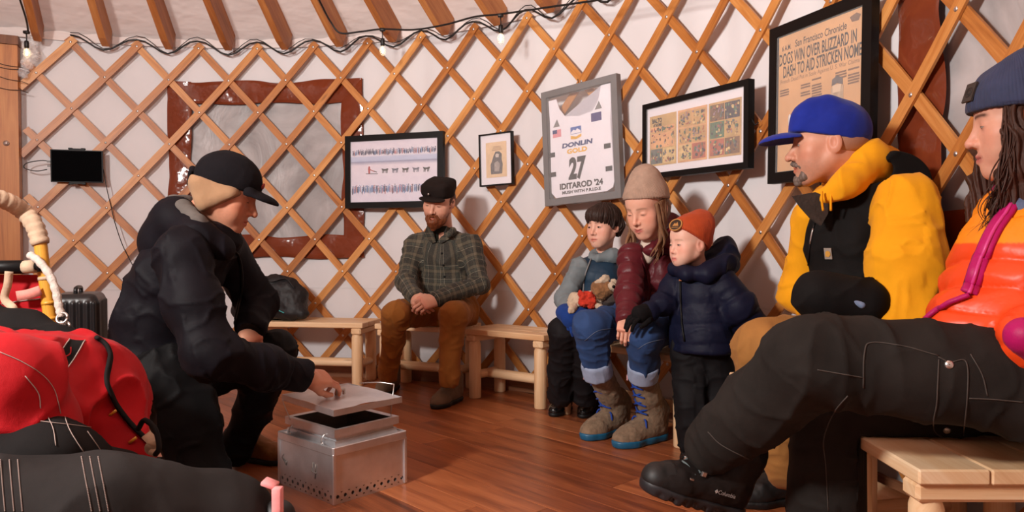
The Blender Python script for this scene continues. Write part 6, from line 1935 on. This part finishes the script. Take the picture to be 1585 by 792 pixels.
# grey moustache and goatee
s = Solid(.0026)
for q in (-1, 1):
    s.cone((q * .031, .0745, -.066), (q * .004, .0970, -.053), .0056, .0070, .005); s.cone((q * .031, .0745, -.066), (q * .029, .070, -.096), .0058, .009, .008); s.cone((q * .029, .068, -.096), (0, .082, -.104), .0105, .0145, .012)
ym.hpart('goatee', s, hair_mat('salt_and_pepper', (112, 98, 90), .55), lambda V: .0018 * fbm(V * 120, 3))
s = Solid(.003); s.ell((0, -.030, .004), (.0785, .086, .060), None, .02); s.plane((0, -.005, 0), (0, 1, .3), .01); s.plane((0, 0, -.035), (0, 0, -1), .006)
ym.hpart('hair', s, hair_mat('cropped_grey_hair', (168, 124, 102), .12))
# blue cap
s = Solid(.0032)
s.ell((0, -.014, .034), (.0885, .110, .096), None, .02); s.cone((-.030, .040, .098), (.030, .040, .098), .034, .034, .03); s.cone((-.030, -.005, .108), (.030, -.005, .108), .026, .026, .03); s.cone((-.035, .072, .045), (.035, .072, .045), .028, .028, .03); s.cone((-.03, .058, .08), (.03, .058, .08), .034, .034, .03)
s.plane((0, 0, .014), nrm((0, .26, -1.0)), .004)
M['bluecap'] = cloth('royal_blue_corduroy', (20, 40, 140), .8, .15, 15, .35, 30, .004, .4, .5)
cap, V, F = ym.hpart('cap', s, M['bluecap'], lambda V: .0016 * fbm(V * 30, 2))
s = Solid(.003)
s.ell((0, .115, .012), (.080, .078, .030), None, .01); s.ell((0, .112, -.004), (.092, .090, .036), None, .004, '-'); s.plane((0, .070, .03), (0, -1, 0), .004)
ym.hpart('visor', s, M['bluecap'], parent=cap)
s = Solid(.002); s.ball((0, -.012, .128), .007, .002); ym.hpart('cap_button', s, M['bluecap'], parent=cap)
s = Solid(.0025); s.ell((0, .098, .075), (.026, .006, .024), nrm_m if False else None, .004); ym.hpart('cap_patch', s, mat('white_patch', srgb(206, 200, 196), .7), parent=cap)
ym.finish()

# ================================================================== the woman in the orange jacket at the right
rw = Person(PZ(1560, 792) * np.array([1, 1, 0]) , 'long-haired person in navy beanie and orange puffer jacket, legs crossed', 'people in the yurt')
rneck = P(1612, 288, 1.63)
rw.head(P(1584, 188, 1.60), (-.86, .46, -.10), (0, 0, 1), 1.0, rneck, srgb(214, 158, 134), female=1.0, nose=.9, neck_r=.052, eye_open=.6, gaze=(.003, -.001), drop=.001,
        colour=dict(brow=srgb(70, 44, 32), blush=.5, lip=srgb(176, 96, 88)))
lty2 = nrm((.05, -1, 0))
s = Solid(.006)
rpel = P(1600, 560, 1.58)
s.chain([P(1565, 520, 1.56), P(1590, 420, 1.58), P(1612, 340, 1.62), P(1618, 305, 1.63)], [.150, .128, .105, .070], .05, lty2, 1.2, 1)
shN2 = P(1690, 340, 1.45); s.chain([shN2, P(1720, 480, 1.42), P(1640, 540, 1.38), P(1592, 522, 1.385)], [.085, .078, .066, .050], .04, None, 1, 2)
s.cone(P(1490, 520, 1.56), P(1590, 560, 1.50), .078, .10, .05)
OR, YO, MG = srgb(232, 72, 24), srgb(244, 140, 24), srgb(176, 20, 92)
def jcol(V, uv):
    # colour blocking: yellow-orange yoke, orange below, magenta cuff
    p = V - np.array([0, 0, CAMH]); z = V[:, 2]
    C = np.tile(np.array(OR), (len(V), 1)); w = smooth01(z, .838, .842) * (uv[:, 2] < 1.5); C = C * (1 - w[:, None]) + np.array(YO) * w[:, None]
    w = smooth01(z, .955, .960) * (uv[:, 2] < 1.5); C = C * (1 - w[:, None]) + np.array(MG) * w[:, None]
    return C
M['puff'] = attr_mat('orange_nylon', .42, .4, 22, .006, mott=.05, spec=.4)
o, Vr, Fr, uvr = rw.garment('puffer_jacket', s, M['puff'], .010, 11, quilt=(.062, .012), col=jcol)
jr = o; bv = bvh_of(Vr, Fr)
mg = cloth('magenta_nylon', (176, 20, 96), .45, .1, 14, .3, 30)
z = trace(bv, [(1580, 296), (1560, 330), (1540, 360), (1522, 400), (1508, 440), (1502, 456)], .006, 7)
if len(z) > 3: put('front_zip', [tube(z, .017, 8, flat=.35)], mg, jr); put('zip_teeth', [tube([q + nrm(np.array([0, 0, CAMH]) - q) * .008 for q in z], .004, 6)], mat('pink_zip', srgb(214, 60, 140), .4), jr)
z = trace(bv, [(1502, 458), (1470, 470), (1440, 490), (1424, 512)], .004, 6)
if len(z) > 3: put('hem_binding', [tube(z, .012, 8, flat=.5)], mg, jr)
s = Solid(.005); s.cone(P(1586, 520, 1.335), P(1612, 528, 1.34), .036, .048, .02); rw.garment('cuff', s, mg, .004, 20, parent=jr)
s = Solid(.005); s.cone(P(1600, 300, 1.60), P(1588, 330, 1.55), .05, .04, .03); rw.garment('scarf', s, cloth('blue_grey_collar', (92, 104, 132), .8), .004, 20)
# trousers, near leg crossed over
M['rpants'] = cloth('black_work_canvas', (46, 41, 38), .85, .25, 9, .3, 24, .006, .4, .1)
s = Solid(.006)
hN2, hF2 = P(1600, 592, 1.46), P(1600, 592, 1.72); kN2, aN2 = P(1258, 556, 1.52), P(1102, 690, 1.77); kF2, aF2 = P(1285, 640, 1.80), P(1272, 880, 1.80)
s.cone(hN2, hF2, .12, .12, .04)
mN = .5 * (hN2 + kN2) + [0, 0, .002]
s.chain([hN2, mN, kN2, .5 * (kN2 + aN2), aN2], [.112, .102, .092, .084, .068], .025, None, 1, 1)
s.chain([hF2, kF2, .5 * (kF2 + aF2), aF2], [.11, .088, .084, .080], .02, None, 1, 2)
dN = nrm(aN2 - kN2); s.plane(aN2 + dN * .045, dN, .006) if False else None
o, Vt, Ft, _ = rw.garment('trousers', s, M['rpants'], .009, 8, seat=2.55)
tr = o; bvt = bvh_of(Vt, Ft)
M['thread'] = mat('grey_thread', srgb(66, 58, 53), .8)
for pts in ([(1336, 600), (1338, 545), (1350, 530), (1400, 536), (1452, 550)], [(1452, 552), (1470, 560), (1495, 560), (1497, 610), (1490, 682)], [(1453, 556), (1450, 620), (1447, 668), (1492, 684)], [(1265, 572), (1300, 578), (1335, 584)], [(1502, 548), (1520, 580), (1528, 612)], [(1500, 616), (1540, 618), (1584, 622)], [(1282, 790), (1278, 720), (1275, 680), (1290, 640), (1312, 612)], [(1180, 720), (1120, 690), (1096, 668)]):
    z = trace(bvt, pts, .0008, 9)
    if len(z) > 4: put('seam', [tube(z, .0014, 5)], M['thread'], tr)
for x, y in ((1469, 564), (1466, 666)):
    pl = decal(bvt, x, y)
    if pl: put('rivet', [lathe([(.001, .004), (.006, .0035), (.0085, .001), (.0088, -.002)], 14, np.stack([pl.X, pl.Z, pl.N], 1), pl.C)], M['steel'], tr)
# hiking boot
M['hike'] = cloth('dark_brown_leather', (38, 33, 32), .45, .2, 14, .3, 40, .003, .2); M['hikesole'] = mat('black_lug_rubber', srgb(30, 30, 34), .5, .2)
he, to = P(1140, 798, 1.82), P(960, 748, 1.72)
ud = nrm(P(1106, 690, 1.77) - P(1122, 780, 1.80))
rt, Mx, h0, k = shoe(rw, he, to, ud, .285, M['hike'], M['hikesole'], .085, .055, 1.1, name='hiking_boot', sole_h=.030, tread=True)
def FT(x, y, z): return Mx @ (np.array([x, y, z]) * k) + h0
s = Solid(.0045); s.cone((0, .21, .036), (0, .238, .034), .047, .038, .01); s.plane((0, .205, .03), (0, -1, .15), .004); s.plane((0, 0, .022), (0, 0, -1), .003)
V, F = s.build(1); rw.part('toe_cap', V * k @ Mx.T + h0, F, M['rub_black'], parent=rt)
lc = []
gl = mat('grey_teal_lace', srgb(86, 100, 102), .6)
for i in range(5):
    y = .185 - i * .022; zz = .075 + i * .020
    lc.append(tube(spline([FT(-.036, y, zz - .012), FT(0, y + .004, zz + .012), FT(.036, y - .012, zz)], 4), .0026, 5)); lc.append(tube(spline([FT(.036, y, zz - .012), FT(0, y + .004, zz + .013), FT(-.036, y - .012, zz)], 4), .0026, 5))
tag(put('boot_lace', lc, gl, rt), kind='stuff')
for i in range(4):
    y = .182 - i * .026; zz = .062 + i * .022
    for q in (-1, 1): put('lace_hook', [box(FT(q * .040, y, zz), (.004, .006, .006), Mx, .001)], M['steel'], rt, smooth=False)
Vx = np.array(Mx[:, 0])
sidepl = Plane(FT(-.050, .095, .058) , -Mx[:, 1] * 1.0, Mx[:, 2])
if sidepl.N @ ray(1085, 755) > 0: sidepl = Plane(FT(.050, .095, .058), -Mx[:, 1], Mx[:, 2])
M['white_print'] = mat('white_print', srgb(190, 188, 186), .6)
put('boot_lettering', [sidepl.text('Columbia', .006, 0, .050, .010, .004), sidepl.poly([(-.030, .0), (-.025, .005), (-.020, 0), (-.025, -.005)], .004)], M['white_print'], rt, smooth=False)
q = P(1272, 905, 1.80); q[2] = 0
shoe(rw, q + [.08, .0, 0], q + [-.19, -.03, 0], (0, 0, 1), .285, M['hike'], M['hikesole'], .085, .055, 1.1, name='hiking_boot', sole_h=.030, tread=True)
# beanie and hair
M['navyknit'] = knit('navy_knit', srgb(46, 54, 84), 330)
bhat, (Vc, Fc) = cuff_beanie(rw, M['navyknit'], knit('navy_knit_cuff', srgb(44, 52, 80), 330), (0, -.10, 1), .028, .150, (0, -.04), .068, 1.05)
bvc = bvh_of(Vc, Fc)
pl = decal(bvc, 1503, 144)
if pl:
    pt = put('leather_patch', [pl.rect(-.017, -.022, .017, .022, .003, .002)], mat('dark_leather', srgb(54, 46, 42), .6, .2, 60), bhat, smooth=False)
    put('patch_mark', [lathe([(.009, .0), (.011, .001), (.012, 0)], 20, np.stack([pl.X, pl.Z, pl.N], 1), pl.at(0, 0, .0055)), lathe([(.004, .0), (.006, .001), (.007, 0)], 16, np.stack([pl.X, pl.Z, pl.N], 1), pl.at(0, 0, .0055))], mat('stamped_leather', srgb(34, 28, 26), .6), pt)
rh = hair_mat('long_brown_hair', (66, 40, 30))
st = []; rg = np.random.RandomState(9)
s = Solid(.0036)
for q in (-1, 1):
    for y0, y1, y2, y3, L in (((.034, .034, .050, .072, -.215), (.022, .022, .036, .056, -.20), (-.050, -.044, -.012, .030, -.235), (-.066, -.062, -.03, .008, -.24)) if q < 0 else ((.040, .062, .092, .105, -.205), (.028, .048, .080, .090, -.225), (.0, .02, .05, .07, -.23))):
        s.chain([(q * .070, y0, .040), (q * .081, y1, -.035), (q * .082, y2, -.115), (q * .072, y3, -.185), (q * .064, y3 + .01, L)], [.012, .017, .019, .016, .006], .008, (1, 0, 0), .7)
V, F = s.build(1)
V = V + normals(V, F) * (.0045 * fbm(V * [110, 110, 9], 2) + .004 * np.sin(V[:, 1] * 420 + 6 * noise3(V * [8, 8, 20])))[:, None]
rw.part('hair', rw.wld(V), F, rh, np.c_[V[:, 1] + V[:, 0], V[:, 2]])
for i in range(90):
    q = -1 if i < 55 else 1
    u = rg.rand()
    y0 = (.040 - .022 * u if u < .55 else -.03 - .04 * u) if q < 0 else .06 - .05 * u
    st.append([L2W(rw, (q * (.074 + .006 * rg.rand()), y0, .035)), L2W(rw, (q * (.088 + .008 * rg.rand()), y0 + .006 + .006 * rg.randn(), -.04)), L2W(rw, (q * (.09 + .01 * rg.rand()), y0 + .024 + .010 * rg.randn(), -.115)), L2W(rw, (q * (.082 + .015 * rg.rand()), y0 + .048 + .014 * rg.randn(), -.185)), L2W(rw, (q * (.07 + .02 * rg.rand()), y0 + .06 + .016 * rg.randn(), -.22 - .055 * rg.rand()))])
hair_locks(rw, st, rh, 'loose_strands', .0014, 5, 5, .008)
s = Solid(.0032); s.ell((0, -.035, -.02), (.082, .080, .095), None, .02); s.plane((0, -.01, 0), (0, 1, .0), .01)
rw.hpart('back_hair', s, rh, lambda V: .003 * fbm(V * 60, 3))
rw.finish()
# ------------------------------------------------------------------ the dog sled in the left foreground
M['sledred'] = cloth('red_cordura', (166, 8, 20), .7, .12, 8, .4, 18, .008, .4, .1)
M['sledblack'] = cloth('black_cordura', (28, 25, 25), .85, .2, 9, .35, 20, .006, .5, .1)
M['sledgrey'] = cloth('washed_black_canvas', (46, 42, 41), .9, .25, 7, .35, 16, .008, .5, .15)
M['rope'] = cloth('white_rope', (206, 194, 184), .85, .12, 60, .6, 160, .004)
M['wrap'] = cloth('dirty_canvas_wrap', (196, 170, 144), .9, .2, 24, .4, 60, .004)
M['bamboo'] = wood('varnished_ash', [(.25, srgb(178, 112, 30)), (.5, srgb(214, 152, 52)), (.75, srgb(230, 176, 80))], rough=.35, rnd=.05)
M['whitestitch'] = mat('pale_stitching', srgb(150, 132, 124), .8)
sled = empty('dog_sled', PZ(60, 792) * np.array([1, 1, 0]) + [-.2, -.3, 0]); tag(sled, 'dog sled with red and black bag and wrapped wooden handlebar', 'dog sled')
HD = 2.25
bow = spline([P(-95, 330, 2.05), P(-60, 302, 2.10), P(-20, 303, 2.15), P(12, 312, 2.2), P(36, 327, HD), P(54, 350, HD), P(63, 378, HD)], 8)
put('handlebar_wrap', [tube(bow, .026 + .0022 * np.sin(np.arange(len(bow)) * 2.2), 12)], M['wrap'], sled)
st_ = [P(62, 372, HD), P(66, 405, HD), P(71, 440, HD), P(76, 480, HD), P(82, 520, HD), P(92, 600, HD), P(100, 680, HD)]
post = put('stanchion', [tube(spline(st_, 5), .0185, 12)], M['bamboo'], sled)
st2 = [p + np.array([-.55, -.06, 0]) for p in st_]
put('stanchion', [tube(spline(st2, 5), .0185, 12)], M['bamboo'], sled)
for i, (x, y) in enumerate(((75, 468), (78, 492), (70, 430))): put('binding', [tube([P(x, y - 2, HD), P(x + .6, y + 3, HD)], .0205, 12)], M['bamboo'] if i < 2 else M['wrap'], post)
cb0, cb1 = P(-60, 414, HD - .02), P(38, 413, HD - .03)
bar = put('crossbar', [tube([cb0, cb1], .021, 12)], M['black_plastic'], sled)
put('crossbar_tape', [tube([P(37, 413, HD - .03), P(56, 412, HD - .03)], .020, 12)], M['wrap'], bar)
put('crossbar_clamp', [tube([P(54, 412, HD - .03), P(66, 411, HD - .03)], .013, 10), tube([P(60, 405, HD - .05), P(62, 420, HD - .05)], .008, 8)], M['black_plastic'], bar)
rope = spline([P(46, 394, HD - .05), P(60, 404, HD - .06), P(76, 424, HD - .06), P(86, 448, HD - .06), P(91, 472, HD - .06), P(95, 490, HD - .06)], 6)
rp = put('rope', [tube(rope, .0115 + .0012 * np.sin(np.arange(len(rope)) * 1.9), 9)], M['rope'], sled)
put('rope_tail', [tube(spline([P(99, 508, HD - .06), P(105, 514, HD - .05), P(106, 524, HD - .05)], 5), .010, 8)], M['rope'], rp)
def ringpts(c, r, n, e1, e2): return [c + r * (math.cos(t) * e1 + math.sin(t) * e2) for t in np.linspace(0, 2 * PI, n)]
for x, y, r in ((96, 492, .016), (93, 504, .013), (101, 505, .013), (96, 516, .015)):
    put('snap_hook', [tube(ringpts(P(x, y, HD - .07), r, 16, np.array([1, 0, 0]), np.array([0, .35, .94])), .0042, 7)], M['steel'], rp)
# rear bag panel hanging from the crossbar
def panel(u, v):
    x = -70 + 142 * u; y = 425 + 120 * v
    d = HD + .02 + .03 * np.sin(u * 5) * v
    return np.stack([P(a, b, c) for a, b, c in zip(x, y, d)])
V, F, _ = grid(panel, 26, 24); Nn = normals(V, F); F2 = np.r_[F, F[:, ::-1] + len(V)]
V = V + Nn * (.006 * fbm(V * 14, 3))[:, None]
back = put('rear_panel', [(np.r_[V, V + Nn * .006], F2)], M['sledred'], sled)
bvp = bvh_of(V, F)
for pts in ([(2, 484), (30, 484), (58, 480)], [(40, 484), (50, 500), (52, 512)], [(4, 470), (30, 466), (64, 462)]):
    z = trace(bvp, pts, .003, 6)
    if len(z) > 2: put('stitching', [tube(z, .0022, 5)], M['whitestitch'], back)
def ribbon(pts, w, t=.003, up=None):
    """flat strap along world points"""
    p = spline(pts, 6); n = len(p); T = np.gradient(p, axis=0); T /= np.linalg.norm(T, axis=1)[:, None]
    view = nrm(np.array([0, 0, CAMH]) - p.mean(0)) if up is None else nrm(up)
    S = np.cross(T, view); S /= np.linalg.norm(S, axis=1)[:, None]; Nn = np.cross(S, T)
    V = np.concatenate([p + S * w / 2 + Nn * t / 2, p - S * w / 2 + Nn * t / 2, p - S * w / 2 - Nn * t / 2, p + S * w / 2 - Nn * t / 2])
    F = [(k * n + i, k * n + i + 1, ((k + 1) % 4) * n + i + 1, ((k + 1) % 4) * n + i) for k in range(4) for i in range(n - 1)] + [(0, n, 2 * n, 3 * n), (n - 1, 4 * n - 1, 3 * n - 1, 2 * n - 1)]
    return V, np.array(F)
put('hanging_strap', [ribbon([P(14, 420, HD - .05), P(12, 440, HD - .04), P(7, 462, HD - .03), P(20, 476, HD - .04), P(22, 484, HD - .03)], .022)], M['wrap'], back)
M['pink'] = cloth('faded_pink_webbing', (222, 140, 128), .85, .2, 30)
put('pink_strap', [ribbon([P(26, 458, HD - .03), P(44, 455, HD - .04), P(63, 449, HD - .03)], .030)], M['pink'], back)

# sled bag body
bag = empty('bag', wloc(sled) * 0 , sled); bag.location = (0, 0, 0)
def sledpart(name, ops, m, fold, fs, par, h=.007, cuts=()):
    s = Solid(h); pts = []
    for op in ops: s.cone(*op[:2], op[2], op[3], op[4] if len(op) > 4 else .04, *(op[5:7] if len(op) > 5 else ()))
    for c, n in cuts: s.plane(c, n, .01)
    V, F = s.build(1); Nn = normals(V, F)
    q = V * [1, 1, .7] * fs; w = noise3(q + .6 * np.c_[noise3(q * .7 + 5), noise3(q * .7 + 9), noise3(q * .7 + 13)])
    V = V + Nn * (fold * ((1 - np.abs(w)) ** 4 * 1.4 - .4 + .35 * noise3(V * fs * 2.5)))[:, None]
    V[:, 2] = np.maximum(V[:, 2], .06)
    return put(name, [(V, F)], m, par), V, F
COLOBJ = bpy.data.objects
COL.objects.unlink(bag); COLOBJ.remove(bag)
# red body
redb, Vr_, Fr_ = sledpart('bag_body', [(P(-160, 640, 1.50), P(0, 640, 1.58), .18, .165, .05), (P(0, 640, 1.58), P(128, 614, 1.76), .165, .142, .05), (P(128, 614, 1.76), P(200, 702, 1.70), .13, .055, .05), (P(-160, 780, 1.5), P(120, 790, 1.66), .19, .14, .06)], M['sledred'], .014, 10, sled)
bvr = bvh_of(Vr_, Fr_)
# front flap fold, lying over the red body
flap, Vf, Ff = sledpart('front_flap', [(P(-140, 600, 1.36), P(10, 598, 1.40), .115, .100, .04), (P(10, 598, 1.40), P(70, 640, 1.44), .10, .055, .04), (P(-140, 680, 1.34), P(60, 690, 1.40), .11, .07, .05)], M['sledred'], .012, 7, sled)
bvf = bvh_of(Vf, Ff)
z = trace(bvf, [(0, 546), (36, 562), (66, 582), (84, 606), (92, 640)], .003, 7)
if len(z) > 3: put('stitching', [tube(z, .0008, 5)], M['whitestitch'], flap)
z = trace(bvf, [(38, 582), (58, 608), (62, 632)], .003, 6)
if len(z) > 3: put('stitching', [tube(z, .0008, 5)], M['whitestitch'], flap)
# dark cloth rolled behind
sledpart('rolled_cloth', [(P(-80, 500, 1.95), P(40, 512, 1.95), .06, .055, .03), (P(40, 512, 1.95), P(150, 560, 1.92), .055, .04, .03), (P(-80, 540, 1.85), P(120, 560, 1.85), .07, .06, .04)], M['sledblack'], .010, 9, sled)
# black reinforcement over the red
blk, Vb_, Fb_ = sledpart('side_panel', [(P(-140, 722, 1.30), P(70, 716, 1.36), .085, .072, .04), (P(70, 716, 1.36), P(185, 730, 1.52), .072, .045, .04)], M['sledblack'], .008, 9, sled)
bvb_ = bvh_of(Vb_, Fb_)
# grey canvas cover at the very front
gry, Vg, Fg = sledpart('canvas_cover', [(P(-160, 812, 1.22), P(150, 806, 1.28), .115, .105, .03), (P(150, 806, 1.28), P(335, 812, 1.40), .105, .105, .03), (P(335, 812, 1.40), P(352, 814, 1.41), .10, .092, .03), (P(345, 870, 1.40), P(352, 940, 1.41), .10, .10, .03), (P(-160, 930, 1.2), P(340, 930, 1.38), .13, .12, .05)], M['sledgrey'], .010, 6, sled)
bvg = bvh_of(Vg, Fg)
def stitches(bv, x0, y0, x1, y1, par, n=34, lift=.0012):
    parts = []
    for i in range(n):
        a, b = i / n, (i + .6) / n
        p, q = hit(bv, x0 + (x1 - x0) * a, y0 + (y1 - y0) * a, lift), hit(bv, x0 + (x1 - x0) * b, y0 + (y1 - y0) * b, lift)
        if p is not None and q is not None and np.linalg.norm(p - q) < .02: parts.append(tube([p, q], .0010, 5))
    if parts: tag(put('stitching', parts, M['whitestitch'], par), kind='stuff')
for x in (126, 139, 152): stitches(bvg, x, 707, x + 16, 792, gry)
for x in (0, 14, 27): stitches(bvg, x, 712, x + 8, 792, gry)
for pts in ([(98, 642), (108, 668), (128, 700)], [(134, 668), (148, 688), (156, 700)], [(72, 642), (82, 664), (86, 690)], [(0, 664), (40, 652), (90, 656), (140, 662)]):
    z = trace(bvb_, pts, .002, 7)
    if len(z) > 3: put('stitching', [tube(z, .0008, 5)], M['whitestitch'], blk)
# black trim along the bag mouth, toggles, patch
z = trace(bvr, [(146, 524), (160, 534), (168, 552), (164, 584), (170, 610), (184, 636), (204, 660), (226, 682), (234, 692)], .006, 6)
if len(z) > 4:
    trim = put('mouth_trim', [tube(spline(z[::3], 4), .011, 8, flat=.5)], M['sledblack'], sled)
for x, y in ((172, 640), (206, 682)):
    q = hit(bvr, x, y, .006)
    if q is not None: put('toggle', [tube([q + [-.008, 0, -.006], q + [.008, 0, .006]], .0035, 7)], M['bamboo'], redb)
z0 = [hit(bvr, x, y, .004) for x, y in ((72, 562), (92, 545), (108, 524))]; z1 = [hit(bvr, x, y, .004) for x, y in ((98, 578), (114, 556), (132, 526))]
if all(q is not None for q in z0 + z1):
    A, B_ = spline(z0, 6), spline(z1, 6); n = len(A)
    rows = [A * (1 - t) + B_ * t for t in np.linspace(0, 1, 6)]
    rows = [np.array([np.array(bvr.find_nearest(Vector(p))[0]) + nrm(np.array([0, 0, CAMH]) - p) * .005 for p in r_]) for r_ in rows]
    V = np.concatenate(rows); F = np.array([(i * n + j, i * n + j + 1, (i + 1) * n + j + 1, (i + 1) * n + j) for i in range(5) for j in range(n - 1)])
    Nn = np.tile(nrm(np.array([0, 0, CAMH]) - V.mean(0)), (len(V), 1))
    pt = put('webbing_patch', [(np.r_[V, V - Nn * .004], np.r_[F, F[:, ::-1] + len(V)])], M['sledblack'], redb)
    put('patch_marks', [tube(spline([V[3 * n + 3], V[2 * n + 5], V[3 * n + 7], V[2 * n + 9]], 4), .0016, 5)], M['sledred'], pt)
    put('stitching', [tube(rows[0] + Nn[0] * .002, .0014, 5), tube(rows[-1] + Nn[0] * .002, .0014, 5)], M['whitestitch'], pt)
put('frayed_tie', [ribbon([P(226, 672, 1.62), P(236, 684, 1.60), P(232, 694, 1.60), P(244, 700, 1.60)], .022)], M['wrap'], redb)
put('cord_loop', [tube(spline([P(214, 664, 1.63), P(224, 650, 1.62), P(240, 664, 1.60), P(246, 692, 1.58), P(240, 704, 1.58)], 6), .006, 7)], M['sledblack'], redb)
# pink webbing at the nose of the cover
put('pink_webbing', [box(P(418, 748, 1.39), (.014, .016, .0045), np.array([[.92, 0, .38], [0, 1, 0], [-.38, 0, .92]]), .002), box(P(430, 795, 1.365), (.0085, .010, .050), None, .0015)], cloth('pink_webbing', (232, 150, 150), .85, .12, 40), gry)
s = Solid(.006); s.cone(P(430, 800, 1.40), P(420, 830, 1.40), .034, .05, .02); V, F = s.build(1)
put('nose_bumper', [(V, F)], M['rub_black'], sled)
# runners and basket under the bag
for q in (P(-60, 700, 1.9), P(40, 720, 1.25)):
    q0, q1 = q.copy(), q.copy(); q0[2] = q1[2] = .03
    q0[0] -= .8; q1[0] += .35
    put('runner', [tube(spline([q0, .5 * (q0 + q1), q1, q1 + [.10, 0, .03], q1 + [.16, 0, .12]], 6), .016, 8)], M['bamboo'], sled)
put('basket_floor', [box(np.array([-.85, 1.55, .10]), (.42, .26, .012), None, .003)], M['bamboo'], sled, smooth=False)
